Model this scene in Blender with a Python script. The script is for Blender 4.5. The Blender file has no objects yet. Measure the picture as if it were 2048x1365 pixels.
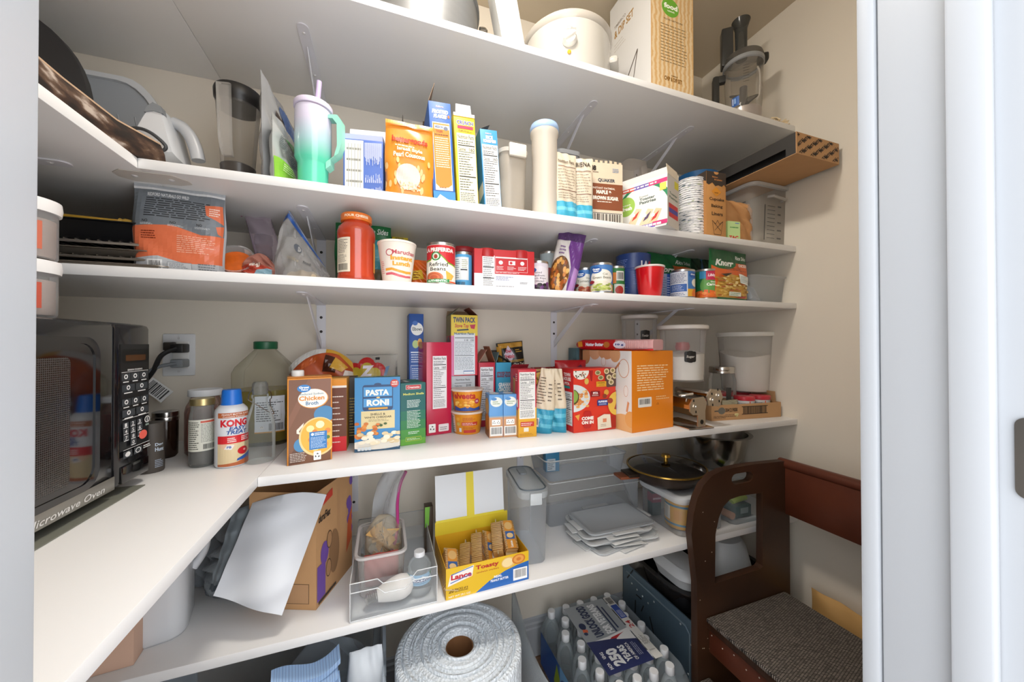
import bpy, bmesh, math, random
from mathutils import Vector, Matrix, Euler
SC = bpy.context.scene
COL = SC.collection
pi = math.pi
rnd = random.Random(7)

# ------------------------------------------------------------------ camera
CF, CYAW, CPITCH, CROLL, CZ = 716.66, .34534, .00762, -.00156, 1.14
cam_d = bpy.data.cameras.new('camera'); cam = bpy.data.objects.new('camera', cam_d); COL.objects.link(cam)
cam_d.sensor_width = 36; cam_d.lens = CF / 2048 * 36; cam_d.clip_start = .01
cam.rotation_mode = 'QUATERNION'
cam.rotation_quaternion = (Matrix.Rotation(-CYAW, 4, 'Z') @ Matrix.Rotation(pi/2 + CPITCH, 4, 'X') @ Matrix.Rotation(CROLL, 4, 'Z')).to_quaternion()
cam.location = (0, 0, CZ)
SC.camera = cam
# ------------------------------------------------------------------ world (the bright room outside the pantry door)
wd = bpy.data.worlds.new('world'); SC.world = wd; wd.use_nodes = True
wb = wd.node_tree.nodes['Background']; wb.inputs[0].default_value = (.96, .975, 1, 1); wb.inputs[1].default_value = 3.5
LAMP_W = 88.0
SC.view_settings.view_transform = 'Standard'; SC.view_settings.look = 'None'
SC.view_settings.exposure = 0.2; SC.view_settings.gamma = 1; SC.view_settings.use_curve_mapping = False

# ------------------------------------------------------------------ survey helpers (photo pixel -> place in the room)
def ray(u, v):
    x = (u-1024)/CF; y = -(v-682.5)/CF
    c, s = math.cos(CROLL), math.sin(CROLL); x, y = c*x-s*y, s*x+c*y
    cp, sp = math.cos(CPITCH), math.sin(CPITCH); fw = cp-y*sp; up = sp+y*cp
    cy, sy = math.cos(CYAW), math.sin(CYAW)
    return (fw*sy+x*cy, fw*cy-x*sy, up)
def on(u, v, z):
    d = ray(u, v); k = (z-CZ)/d[2]; return (d[0]*k, d[1]*k)
def ay(u, v, y):
    d = ray(u, v); k = y/d[1]; return (d[0]*k, CZ+d[2]*k)
def ux(u, y, v=600): return (ay(u, v, y)[0], y)
def zt(p, v):
    """height above the floor that shows at photo row v over the ground point p"""
    lo, hi = 0., 2.6
    cy, sy = math.cos(CYAW), math.sin(CYAW)
    fw = p[0]*sy+p[1]*cy; x = p[0]*cy-p[1]*sy
    cp, sp = math.cos(CPITCH), math.sin(CPITCH)
    for _ in range(40):
        m = (lo+hi)/2; Z = m-CZ
        f = fw*cp+Z*sp; y = (-fw*sp+Z*cp)/f; xx = x/f
        vv = 682.5-CF*(-math.sin(CROLL)*xx+math.cos(CROLL)*y)
        if vv > v: lo = m
        else: hi = m
    return (lo+hi)/2

# ------------------------------------------------------------------ materials
def lin(h):
    h = h.lstrip('#'); c = [int(h[i:i+2], 16)/255 for i in (0, 2, 4)]
    return tuple(x/12.92 if x <= .04045 else ((x+.055)/1.055)**2.4 for x in c) + (1,)
_m = {}
def new_mat(name):
    m = bpy.data.materials.new(name); m.use_nodes = True
    return m, m.node_tree.nodes, m.node_tree.links, m.node_tree.nodes['Principled BSDF']
def mat(h, rough=.5, metal=0., noise=.0, scale=40., bump=0., coat=0., stretch=None):
    key = (h, rough, metal, noise, scale, bump, coat, stretch)
    if key in _m: return _m[key]
    m, n, l, b = new_mat('paint_'+h.strip('#'))
    c = lin(h)
    b.inputs['Base Color'].default_value = c; b.inputs['Roughness'].default_value = rough; b.inputs['Metallic'].default_value = metal
    if coat: b.inputs['Coat Weight'].default_value = coat; b.inputs['Coat Roughness'].default_value = .1
    if noise or bump:
        tc = n.new('ShaderNodeTexCoord'); t = n.new('ShaderNodeTexNoise'); t.inputs['Scale'].default_value = scale; t.inputs['Detail'].default_value = 4
        if stretch:
            mp = n.new('ShaderNodeMapping'); mp.inputs['Scale'].default_value = stretch
            l.new(tc.outputs['Object'], mp.inputs[0]); l.new(mp.outputs[0], t.inputs['Vector'])
        else: l.new(tc.outputs['Object'], t.inputs['Vector'])
        if noise:
            mx = n.new('ShaderNodeMix'); mx.data_type = 'RGBA'
            mx.inputs[6].default_value = tuple(x*(1-noise) for x in c[:3])+(1,); mx.inputs[7].default_value = tuple(min(1, x*(1+noise)) for x in c[:3])+(1,)
            l.new(t.outputs[0], mx.inputs[0]); l.new(mx.outputs[2], b.inputs['Base Color'])
        if bump:
            bp = n.new('ShaderNodeBump'); bp.inputs['Strength'].default_value = bump; bp.inputs['Distance'].default_value = .003
            l.new(t.outputs[0], bp.inputs['Height']); l.new(bp.outputs[0], b.inputs['Normal'])
    _m[key] = m; return m
def clear(h='#f4f6f8', body=.10, rough=.08, frost=0., name='clear_plastic'):
    key = ('clear', h, body, rough, frost)
    if key in _m: return _m[key]
    m, n, l, b = new_mat(name)
    b.inputs['Base Color'].default_value = lin(h); b.inputs['Roughness'].default_value = rough
    tr = n.new('ShaderNodeBsdfTransparent'); tr.inputs[0].default_value = tuple(.35+.65*x**.5 for x in lin(h)[:3])+(1,)
    lw = n.new('ShaderNodeLayerWeight'); lw.inputs[0].default_value = .22
    ma = n.new('ShaderNodeMath'); ma.operation = 'MULTIPLY_ADD'; ma.inputs[1].default_value = .5; ma.inputs[2].default_value = body; ma.use_clamp = True
    l.new(lw.outputs['Fresnel'], ma.inputs[0])
    if frost:
        t = n.new('ShaderNodeTexNoise'); t.inputs['Scale'].default_value = 90
        bp = n.new('ShaderNodeBump'); bp.inputs['Strength'].default_value = frost; bp.inputs['Distance'].default_value = .002
        l.new(t.outputs[0], bp.inputs['Height']); l.new(bp.outputs[0], b.inputs['Normal'])
    mx = n.new('ShaderNodeMixShader'); l.new(ma.outputs[0], mx.inputs[0]); l.new(tr.outputs[0], mx.inputs[1]); l.new(b.outputs[0], mx.inputs[2])
    l.new(mx.outputs[0], n['Material Output'].inputs[0])
    _m[key] = m; return m
def ramp_mat(name, cols, scale, rough=.6, stretch=(1, 1, 1), bump=.2, kind='noise'):
    m, n, l, b = new_mat(name); b.inputs['Roughness'].default_value = rough
    tc = n.new('ShaderNodeTexCoord'); mp = n.new('ShaderNodeMapping'); mp.inputs['Scale'].default_value = stretch
    l.new(tc.outputs['Object'], mp.inputs[0])
    if kind == 'wave':
        t = n.new('ShaderNodeTexWave'); t.inputs['Scale'].default_value = scale; t.inputs['Distortion'].default_value = 4; t.inputs['Detail'].default_value = 3
    else:
        t = n.new('ShaderNodeTexNoise'); t.inputs['Scale'].default_value = scale; t.inputs['Detail'].default_value = 8
    l.new(mp.outputs[0], t.inputs['Vector'])
    cr = n.new('ShaderNodeValToRGB')
    while len(cr.color_ramp.elements) < len(cols): cr.color_ramp.elements.new(.5)
    for e, (p, h) in zip(cr.color_ramp.elements, cols): e.position = p; e.color = lin(h)
    l.new(t.outputs[0], cr.inputs[0]); l.new(cr.outputs[0], b.inputs['Base Color'])
    bp = n.new('ShaderNodeBump'); bp.inputs['Strength'].default_value = bump; bp.inputs['Distance'].default_value = .003
    l.new(t.outputs[0], bp.inputs['Height']); l.new(bp.outputs[0], b.inputs['Normal'])
    return m

# ------------------------------------------------------------------ mesh builder
class MB:
    def __init__(s): s.v = []; s.f = []; s.mi = []; s.mats = []
    def m(s, mt):
        if mt not in s.mats: s.mats.append(mt)
        return s.mats.index(mt)
    def add(s, vs, fs, mt=None):
        o = len(s.v); s.v += [tuple(x) for x in vs]; i = s.m(mt) if mt else 0
        for f in fs: s.f.append([o+k for k in f]); s.mi.append(i)
        return s
    def box(s, x0, x1, y0, y1, z0, z1, mt=None, b=0.):
        if b <= 0:
            vs = [(x, y, z) for z in (z0, z1) for y in (y0, y1) for x in (x0, x1)]
            return s.add(vs, [(0, 2, 3, 1), (4, 5, 7, 6), (0, 1, 5, 4), (1, 3, 7, 5), (3, 2, 6, 7), (2, 0, 4, 6)], mt)
        bm = bmesh.new(); bmesh.ops.create_cube(bm, size=1)
        for v in bm.verts: v.co = (x0+(v.co.x+.5)*(x1-x0), y0+(v.co.y+.5)*(y1-y0), z0+(v.co.z+.5)*(z1-z0))
        bmesh.ops.bevel(bm, geom=bm.edges[:], offset=b, segments=2, affect='EDGES', profile=.5)
        s.bm(bm, mt); return s
    def bm(s, bm, mt=None, M=None):
        bm.verts.index_update()
        vs = [(M @ v.co if M else v.co)[:] for v in bm.verts]
        s.add(vs, [[v.index for v in f.verts] for f in bm.faces], mt); bm.free(); return s
    def obox(s, c, sx, sy, sz, M, mt=None, b=0.):
        k = len(s.v); s.box(-sx/2, sx/2, -sy/2, sy/2, -sz/2, sz/2, mt, b)
        for i in range(k, len(s.v)): s.v[i] = tuple(M @ Vector(s.v[i]) + Vector(c))
        return s
    def lathe(s, prof, n=28, mt=None, cx=0, cy=0, cap=True, a0=0, sq=0.):
        vs = []; fs = []
        for r, z in prof:
            for k in range(n):
                a = a0+2*pi*k/n
                rr = r
                if sq: rr = r*(1/(abs(math.cos(a))**sq+abs(math.sin(a))**sq)**(1/sq))
                vs.append((cx+rr*math.cos(a), cy+rr*math.sin(a), z))
        for i in range(len(prof)-1):
            for k in range(n):
                k2 = (k+1) % n; fs.append((i*n+k, i*n+k2, (i+1)*n+k2, (i+1)*n+k))
        if cap:
            if prof[0][0] > 1e-5: fs.append(tuple(range(n-1, -1, -1)))
            if prof[-1][0] > 1e-5: fs.append(tuple((len(prof)-1)*n+k for k in range(n)))
        return s.add(vs, fs, mt)
    def loft(s, rings, mt=None, cap=(True, True), closed=True):
        n = len(rings[0]); vs = [p for r in rings for p in r]; fs = []
        for i in range(len(rings)-1):
            for k in range(n if closed else n-1):
                k2 = (k+1) % n; fs.append((i*n+k, i*n+k2, (i+1)*n+k2, (i+1)*n+k))
        if cap[0]: fs.append(tuple(range(n-1, -1, -1)))
        if cap[1]: fs.append(tuple((len(rings)-1)*n+k for k in range(n)))
        return s.add(vs, fs, mt)
    def tube(s, pts, r, n=8, mt=None, cap=True):
        pts = [Vector(p) for p in pts]; rings = []
        up = Vector((0, 0, 1)); prev = None
        for i, p in enumerate(pts):
            t = (pts[min(i+1, len(pts)-1)]-pts[max(i-1, 0)]).normalized()
            if prev is None:
                a = t.cross(up) if abs(t.dot(up)) < .95 else t.cross(Vector((1, 0, 0)))
            else: a = prev - t*prev.dot(t)
            a.normalize(); prev = a; b = t.cross(a)
            rr = r[i] if isinstance(r, (list, tuple)) else r
            rings.append([tuple(p+a*rr*math.cos(2*pi*k/n)+b*rr*math.sin(2*pi*k/n)) for k in range(n)])
        return s.loft(rings, mt, (cap, cap))
    def prism(s, poly, y0, y1, mt=None):
        """outline in xz, extruded along y"""
        a = [(x, y0, z) for x, z in poly]; b = [(x, y1, z) for x, z in poly]
        n = len(poly); fs = [tuple(range(n)), tuple(range(2*n-1, n-1, -1))]
        fs += [(k, (k+1) % n+n-n*0 if False else (k+1) % n, (k+1) % n+n, k+n) for k in range(n)]
        return s.add(a+b, [fs[0][::1], fs[1]]+[(f[0], f[3], f[2], f[1]) for f in fs[2:]], mt)
    def grid(s, fn, nx, ny, mt=None, closed=False):
        vs = [fn(i/nx, j/ny) for j in range(ny+1) for i in range(nx+1)]
        fs = [(j*(nx+1)+i, j*(nx+1)+i+1, (j+1)*(nx+1)+i+1, (j+1)*(nx+1)+i) for j in range(ny) for i in range(nx)]
        return s.add(vs, fs, mt)
    def build(s, name, mt=None, parent=None, loc=(0, 0, 0), rot=(0, 0, 0), smooth=40, fix=True):
        me = bpy.data.meshes.new(name); me.from_pydata(s.v, [], s.f)
        for mm in (s.mats or [mt]): me.materials.append(mm)
        if s.mats:
            for p, i in zip(me.polygons, s.mi): p.material_index = i
        if fix:
            b = bmesh.new(); b.from_mesh(me); bmesh.ops.recalc_face_normals(b, faces=b.faces[:]); b.to_mesh(me); b.free()
        if smooth:
            for p in me.polygons: p.use_smooth = True
            me.set_sharp_from_angle(angle=math.radians(smooth))
        o = bpy.data.objects.new(name, me); COL.objects.link(o)
        o.location = loc; o.rotation_euler = rot
        if parent: o.parent = parent
        return o
def tag(o, label, cat, group=None):
    o['label'] = label; o['category'] = cat
    if group: o['group'] = group
    return o
def thing(name, label, cat, loc=(0, 0, 0), rz=0, group=None, rot=None):
    o = bpy.data.objects.new(name, None); COL.objects.link(o); o.empty_display_size = .02
    o.location = loc; o.rotation_euler = rot or (0, 0, rz); return tag(o, label, cat, group)
def struct(o, label=None):
    o['kind'] = 'structure'
    if label: o['label'] = label
    return o
def rrect(w, d, r, n=5, cx=0, cy=0):
    r = min(r, w/2-1e-4, d/2-1e-4); pts = []
    for qx, qy, a in ((1, 1, 0), (-1, 1, 90), (-1, -1, 180), (1, -1, 270)):
        for k in range(n+1):
            t = math.radians(a+90*k/n); pts.append((cx+qx*(w/2-r)+r*math.cos(t), cy+qy*(d/2-r)+r*math.sin(t)))
    return pts
def ring(w, d, r, z, n=5, cx=0, cy=0): return [(x, y, z) for x, y in rrect(w, d, r, n, cx, cy)]

# ------------------------------------------------------------------ flat print
_txt = {}
def text_mesh(body, bold=0., shear=0.):
    key = (body, bold, shear)
    if key not in _txt:
        cu = bpy.data.curves.new('t', 'FONT'); cu.body = body; cu.resolution_u = 2; cu.offset = bold; cu.shear = shear; cu.align_x = 'LEFT'
        o = bpy.data.objects.new('t', cu); me = o.to_mesh()
        vs = [tuple(v.co[:2]) for v in me.vertices]; fs = [tuple(p.vertices) for p in me.polygons]
        o.to_mesh_clear(); bpy.data.objects.remove(o); bpy.data.curves.remove(cu)
        xs = [v[0] for v in vs] or [0, 1]; ys = [v[1] for v in vs] or [0, 1]
        x0, x1, y0, y1 = min(xs), max(xs), min(ys), max(ys)
        _txt[key] = ([((x-x0)/max(x1-x0, 1e-6), (y-y0)/max(y1-y0, 1e-6)) for x, y in vs], fs, (x1-x0)/max(y1-y0, 1e-6))
    return _txt[key]
class Ink:
    """flat print on a face; coordinates are fractions of the face"""
    def __init__(s, rough=.45, clip=True): s.v = []; s.f = []; s.mi = []; s.mats = []; s.k = 0; s.rough = rough; s.clip = clip
    def col(s, c):
        m = mat(c, s.rough) if isinstance(c, str) else c
        if m not in s.mats: s.mats.append(m)
        return s.mats.index(m)
    def poly(s, pts, c):
        if s.clip:
            for ax, lim, sg in ((0, 0., 1), (0, 1., -1), (1, 0., 1), (1, 1., -1)):
                out = []
                for a, b in zip(pts, pts[1:]+pts[:1]):
                    da, db = (a[ax]-lim)*sg, (b[ax]-lim)*sg
                    if da >= 0: out.append(a)
                    if da*db < 0: t = da/(da-db); out.append((a[0]+(b[0]-a[0])*t, a[1]+(b[1]-a[1])*t))
                pts = out
                if len(pts) < 3: return s
        s.k += 1; o = len(s.v); s.v += [(x, y, s.k) for x, y in pts]; s.f.append(list(range(o, o+len(pts)))); s.mi.append(s.col(c)); return s
    def rect(s, x0, y0, x1, y1, c): return s.poly([(x0, y0), (x1, y0), (x1, y1), (x0, y1)], c)
    def rrect(s, x0, y0, x1, y1, r, c, asp=1.):
        rx, ry = r, r*asp; p = []
        for cx, cy, a in ((x1-rx, y1-ry, 0), (x0+rx, y1-ry, 90), (x0+rx, y0+ry, 180), (x1-rx, y0+ry, 270)):
            for k in range(5):
                t = math.radians(a+22.5*k); p.append((cx+rx*math.cos(t), cy+ry*math.sin(t)))
        return s.poly(p, c)
    def ell(s, cx, cy, rx, ry, c, n=22, a0=0, a1=360):
        p = [(cx+rx*math.cos(math.radians(a0+(a1-a0)*k/n)), cy+ry*math.sin(math.radians(a0+(a1-a0)*k/n))) for k in range(n+(a1-a0 < 360))]
        return s.poly(p, c)
    def text(s, t, x0, y0, x1, y1, c, bold=.01, shear=0., rot=None):
        vs, fs, _ = text_mesh(t, bold, shear); s.k += 1; o = len(s.v)
        for x, y in vs:
            if rot == 90: X, Y = x0+(x1-x0)*(1-y), y0+(y1-y0)*x
            elif rot == -90: X, Y = x0+(x1-x0)*y, y0+(y1-y0)*(1-x)
            elif rot == 'up': X, Y = x0+(x1-x0)*x, y0+(y1-y0)*y+(x1-x0)*x*shear
            else: X, Y = x0+(x1-x0)*x, y0+(y1-y0)*y
            s.v.append((X, Y, s.k))
        i = s.col(c)
        for f in fs: s.f.append([o+k for k in f]); s.mi.append(i)
        return s
    def curve_text(s, t, cx, cy, rx, ry, a0, a1, hgt, c, bold=.02):
        """letters along an arc from angle a0 to a1 (degrees)"""
        n = len(t); i = s.col(c); s.k += 1
        for j, ch in enumerate(t):
            if ch == ' ': continue
            vs, fs, asp = text_mesh(ch, bold); o = len(s.v)
            a = math.radians(a0+(a1-a0)*(j+.5)/n); da = abs(math.radians(a1-a0))/n*.8
            for x, y in vs:
                aa = a-(x-.5)*da; k = 1+(y-.5)*hgt
                s.v.append((cx+rx*k*math.cos(aa), cy+ry*k*math.sin(aa), s.k))
            for f in fs: s.f.append([o+q for q in f]); s.mi.append(i)
        return s
    def lines(s, x0, y0, x1, y1, n, c, fill=.45, rag=.35, words=True):
        """fine print too small to read"""
        s.k += 1; i = s.col(c); dy = (y1-y0)/n
        for k in range(n):
            yb = y1-(k+.75)*dy; xe = x1-(x1-x0)*rag*rnd.random(); x = x0
            while x < xe:
                w = (x1-x0)*(.06+.14*rnd.random()) if words else xe-x0
                x2 = min(x+w, xe); o = len(s.v)
                s.v += [(x, yb, s.k), (x2, yb, s.k), (x2, yb+dy*fill, s.k), (x, yb+dy*fill, s.k)]; s.f.append([o, o+1, o+2, o+3]); s.mi.append(i)
                x = x2+(x1-x0)*.025
        return s
    def bars(s, x0, y0, x1, y1, c='#1a1a1a', n=24, vert=True):
        s.k += 1; i = s.col(c); x = x0; st = (x1-x0)/n
        while x < x1-st*.4:
            w = st*rnd.choice((.35, .5, .8)); o = len(s.v)
            s.v += [(x, y0, s.k), (x+w, y0, s.k), (x+w, y1, s.k), (x, y1, s.k)]; s.f.append([o, o+1, o+2, o+3]); s.mi.append(i)
            x += w+st*rnd.choice((.3, .5, .7))
        return s
    def barcode(s, x0, y0, x1, y1, bg='#f2f2f0'):
        s.rect(x0, y0, x1, y1, bg); dx, dy = (x1-x0)*.08, (y1-y0)*.1
        return s.bars(x0+dx, y0+dy*2, x1-dx, y1-dy)
    def facts(s, x0, y0, x1, y1, bg='#f0efe9', fg='#2a2a2a', title='Nutrition Facts'):
        w, h = x1-x0, y1-y0; s.rect(x0, y0, x1, y1, bg)
        s.text(title, x0+w*.06, y1-h*.075, x1-w*.06, y1-h*.02, fg, .015)
        s.lines(x0+w*.06, y1-h*.15, x1-w*.06, y1-h*.09, 2, fg, .35)
        s.rect(x0+w*.05, y1-h*.175, x1-w*.05, y1-h*.16, fg)
        s.text('Calories', x0+w*.06, y1-h*.245, x0+w*.45, y1-h*.195, fg, .01); s.text('160', x0+w*.65, y1-h*.245, x1-w*.06, y1-h*.195, fg, .01)
        s.rect(x0+w*.05, y1-h*.262, x1-w*.05, y1-h*.255, fg)
        s.lines(x0+w*.06, y0+h*.42, x1-w*.06, y1-h*.27, 9, fg, .28, .5); s.rect(x0+w*.05, y0+h*.39, x1-w*.05, y0+h*.405, fg)
        s.lines(x0+w*.06, y0+h*.2, x1-w*.06, y0+h*.38, 5, fg, .28, .45); s.lines(x0+w*.06, y0+h*.03, x1-w*.06, y0+h*.18, 6, '#555', .35, .2) if False else s.lines(x0+w*.06, y0+h*.03, x1-w*.06, y0+h*.18, 6, '#555555', .35, .2)
        return s
    def recycle(s, cx, cy, r, asp=1., bg='#f2f2f0', fg='#222222'):
        s.rrect(cx-r*1.2, cy-r*1.5*asp, cx+r*1.2, cy+r*1.5*asp, r*.2, bg, asp)
        for k in range(3):
            a = math.radians(90+120*k)
            p = []
            for da, rr in ((-.75, .9), (-.1, 1), (-.1, 1.25), (.45, .78), (-.1, .4), (-.1, .6), (-.6, .55)):
                p.append((cx+r*.8*rr*math.cos(a+da), cy+r*.8*rr*asp*math.sin(a+da)))
            s.poly(p, fg)
        return s
    def put(s, name, parent, fn, div=None, eps=.00004, base=.0004, diag=False):
        """fn(x, y, off) -> local point"""
        if not s.f: return None
        me = bpy.data.meshes.new(name)
        if div:
            b = bmesh.new(); vs = [b.verts.new(v) for v in s.v]
            for f, i in zip(s.f, s.mi):
                try: bf = b.faces.new([vs[k] for k in f]); bf.material_index = i
                except ValueError: pass
            for ax, n in ((0, div[0]), (1, div[1])):
                for k in range(1, n):
                    co = [0, 0, 0]; no = [0, 0, 0]; co[ax] = k/n+1e-5; no[ax] = 1
                    bmesh.ops.bisect_plane(b, geom=b.verts[:]+b.edges[:]+b.faces[:], plane_co=co, plane_no=no, dist=1e-7)
            if diag:
                for k in range(-div[1]+1, div[0]):
                    bmesh.ops.bisect_plane(b, geom=b.verts[:]+b.edges[:]+b.faces[:], plane_co=(k/div[0]+1e-5, 1e-5, 0), plane_no=(div[0], -div[1], 0), dist=1e-7)
            for v in b.verts: v.co = fn(v.co.x, v.co.y, base+eps*v.co.z)
            b.to_mesh(me); b.free()
        else:
            me.from_pydata([fn(x, y, base+eps*k) for x, y, k in s.v], [], s.f)
            for p, i in zip(me.polygons, s.mi): p.material_index = i
        for m in s.mats: me.materials.append(m)
        o = bpy.data.objects.new(name, me); COL.objects.link(o)
        o.parent = parent
        return o

# ------------------------------------------------------------------ cartons
class Box:
    """carton standing on its base: FL, FR are the floor points of the front corners"""
    def __init__(s, name, label, cat, FL, FR, z, h, d, col='#c8c8c8', bevel=.0008, group=None, taper=0., open_top=False, roll=0.):
        ax, ay_ = FR[0]-FL[0], FR[1]-FL[1]; s.w = math.hypot(ax, ay_); s.h = h; s.d = d; a = math.atan2(ay_, ax)
        cx = (FL[0]+FR[0])/2 - math.sin(a)*d/2; cy = (FL[1]+FR[1])/2 + math.cos(a)*d/2
        m = mat(col, .5, noise=.03, scale=60) if isinstance(col, str) else col
        b = MB(); w = s.w
        if open_top:
            t = .0012
            b.box(-w/2, w/2, -d/2, d/2, 0, t, m)
            b.box(-w/2, w/2, -d/2, -d/2+t, t, h, m); b.box(-w/2, w/2, d/2-t, d/2, t, h, m)
            b.box(-w/2, -w/2+t, -d/2+t, d/2-t, t, h, m); b.box(w/2-t, w/2, -d/2+t, d/2-t, t, h, m)
        else: b.box(-w/2, w/2, -d/2, d/2, 0, h, m, bevel)
        s.o = b.build(name, m, loc=(cx, cy, z), rot=(0, roll, a)); tag(s.o, label, cat, group); s.mat = m
    def front(s, ink, name='front_print'): return ink.put(name, s.o, lambda x, y, e: (-s.w/2+x*s.w, -s.d/2-e, y*s.h))
    def left(s, ink, name='side_print'): return ink.put(name, s.o, lambda x, y, e: (-s.w/2-e, s.d/2-x*s.d, y*s.h))
    def right(s, ink, name='side_print'): return ink.put(name, s.o, lambda x, y, e: (s.w/2+e, -s.d/2+x*s.d, y*s.h))
    def top(s, ink, name='top_print'): return ink.put(name, s.o, lambda x, y, e: (-s.w/2+x*s.w, -s.d/2+y*s.d, s.h+e))
    def flap(s, side, ln, ang, col='#b99b78', name='flap', f0=0., f1=1.):
        """top flap hinged at an edge: ang from upright (0) outward"""
        b = MB(); t = .001; m = mat(col, .7, noise=.05); c, sn = math.cos(ang), math.sin(ang)
        w, d, h = s.w, s.d, s.h
        if side in 'fb':
            sg = -1 if side == 'f' else 1; x0, x1 = -w/2+w*f0, -w/2+w*f1; y = sg*d/2
            p = [(x0, y, h), (x1, y, h), (x1-ln*.06, y+sg*sn*ln, h+c*ln), (x0+ln*.06, y+sg*sn*ln, h+c*ln)]; nn = (0, t, 0)
        else:
            sg = -1 if side == 'l' else 1; y0, y1 = -d/2+d*f0, -d/2+d*f1; x = sg*w/2
            p = [(x, y0, h), (x, y1, h), (x+sg*sn*ln, y1-ln*.06, h+c*ln), (x+sg*sn*ln, y0+ln*.06, h+c*ln)]; nn = (t, 0, 0)
        q = [tuple(a+b_ for a, b_ in zip(v, nn)) for v in p]
        b.add(p+q, [(0, 1, 2, 3), (7, 6, 5, 4), (0, 4, 5, 1), (1, 5, 6, 2), (2, 6, 7, 3), (3, 7, 4, 0)])
        return b.build(name, m, s.o, smooth=0)

# ------------------------------------------------------------------ round things
def facing(x, y): return math.atan2(-y, -x)
class Round:
    """turned thing; prof = [(radius, height)]"""
    def __init__(s, name, label, cat, xy, z, prof, m, n=36, part=None, group=None, rz=0., cap=True, smooth=40, rot=None, sq=0.):
        s.prof = prof; s.sq = sq
        b = MB().lathe(prof, n, cap=cap, sq=sq)
        if part:
            s.o = thing(name, label, cat, (xy[0], xy[1], z), rz, group, rot); b.build(part, m, s.o, smooth=smooth)
        else:
            s.o = b.build(name, m, loc=(xy[0], xy[1], z), rot=rot or (0, 0, rz), smooth=smooth); tag(s.o, label, cat, group)
        s.phi = facing(*xy)-rz
    def r(s, z):
        p = s.prof
        for (r0, z0), (r1, z1) in zip(p, p[1:]):
            if z0 != z1 and min(z0, z1) <= z <= max(z0, z1): return r0+(r1-r0)*(z-z0)/(z1-z0)
        return max(q[0] for q in p)
    def wrap(s, ink, z0, z1, span=pi, name='label_print', turn=0., rad=None, parent=None):
        c = s.phi+turn
        def fn(x, y, e):
            z = z0+y*(z1-z0); a = c+(x-.5)*span; r = (rad or s.r(z))
            if s.sq: r = r*(1/(abs(math.cos(a))**s.sq+abs(math.sin(a))**s.sq)**(1/s.sq))
            r += e; return (r*math.cos(a), r*math.sin(a), z)
        return ink.put(name, parent or s.o, fn, div=(max(6, int(span/.16)), 6 if rad is None else 1))
    def part(s, name, prof, m, n=36, cap=True, parent=None, label=None):
        o = MB().lathe(prof, n, cap=cap, sq=s.sq).build(name, m, parent or s.o)
        if label: o['label'] = label
        return o
def can(name, label, xy, z, r, h, ink, body='#d8d8d8', group=None, lid=True, turn=0.):
    steel = mat('#c9c9c6', .28, 1.)
    c = Round(name, label, 'can', xy, z, [(r*.93, 0), (r, .002), (r, .005), (r*.985, .007), (r*.985, h-.007), (r, h-.005), (r, h-.001), (r*.95, h), (r*.94, h-.004), (0, h-.004)], steel, part='tin', group=group)
    sl = MB().lathe([(r*.992, .007), (r*.992, h-.007)], 40, cap=False).build('paper_label', mat(body, .45), c.o)
    c.wrap(ink, .008, h-.008, 2.6, 'label_print', turn, rad=r*.993, parent=sl)
    return c

# ------------------------------------------------------------------ bags
class Pouch:
    """stand-up or pillow bag: width w, height h, thickness t, standing at xy, turned rz, leaning back by lean"""
    def __init__(s, name, label, cat, xy, z, w, h, t, m, rz=0., lean=0., roll=0., belly=.35, wr=.004, seed=1, top=1., nx=20, ny=26, group=None, neck=0., arch=0., rot=None, bend=0.):
        s.w, s.h, s.t = w, h, t; s.belly = belly; s.wr = wr; s.bend = bend; s.arch = arch; s.nx = nx; s.ny = ny
        R = random.Random(seed); s.ph = [(R.uniform(2, 7), R.uniform(2, 7), R.uniform(0, 6.3), R.uniform(.3, 1)) for _ in range(5)]; s.neck = neck
        b = MB()
        N = nx
        f = [[s.pt(i/N, j/ny, 1) for i in range(N+1)] for j in range(ny+1)]
        k = [[s.pt(i/N, j/ny, -1) for i in range(N+1)] for j in range(ny+1)]
        rings = [f[j]+k[j][::-1][1:-1] for j in range(ny+1)]
        b.loft(rings, m)
        s.o = b.build(name, m, loc=(xy[0], xy[1], z), rot=rot or (-lean, roll, rz), smooth=70); tag(s.o, label, cat, group)
    def pt(s, x, y, side, e=0.):
        ax = max(0., 1-abs(2*x-1)**3.2)**.6
        yy = (min(1., y/.12)**.5*.55+.45) * (max(0., 1-((max(0, y-s.belly))/(1-s.belly))**1.6))**.8
        T = s.t/2*ax*yy
        w = sum(c*math.sin(a*x*3+b*y*4+p) for a, b, p, c in s.ph)*s.wr*.4*min(1, 4*y+.1)*(1-abs(2*x-1)**6)
        half = s.w/2*(1-s.neck*max(0, y-.45)*1.6-.02*math.sin(y*9))
        return ((x-.5)*2*half, -side*(T+.0007+e)+w-s.bend*max(0, y-.5)**2*s.h*2, y*s.h*(1-s.arch*y*abs(2*x-1)**2.2))
    def front(s, ink, name='front_print'):
        N, M = s.nx, s.ny; g = {}
        def P(i, j):
            if (i, j) not in g: g[i, j] = Vector(s.pt(min(1, i/N), min(1, j/M), 1))
            return g[i, j]
        def fn(x, y, e):
            x = min(max((x-1e-5)*N, 0), N-1e-6); y = min(max((y-1e-5)*M, 0), M-1e-6); i, j = int(x), int(y); fx, fy = x-i, y-j
            a, c = P(i, j), P(i+1, j+1)
            q = a+(P(i+1, j)-a)*(fx-fy)+(c-a)*fy if fx > fy else a+(P(i, j+1)-a)*(fy-fx)+(c-a)*fx
            return (q.x, q.y-e*1.2-.0014, q.z)
        return ink.put(name, s.o, fn, div=(N, M), diag=True)
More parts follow.
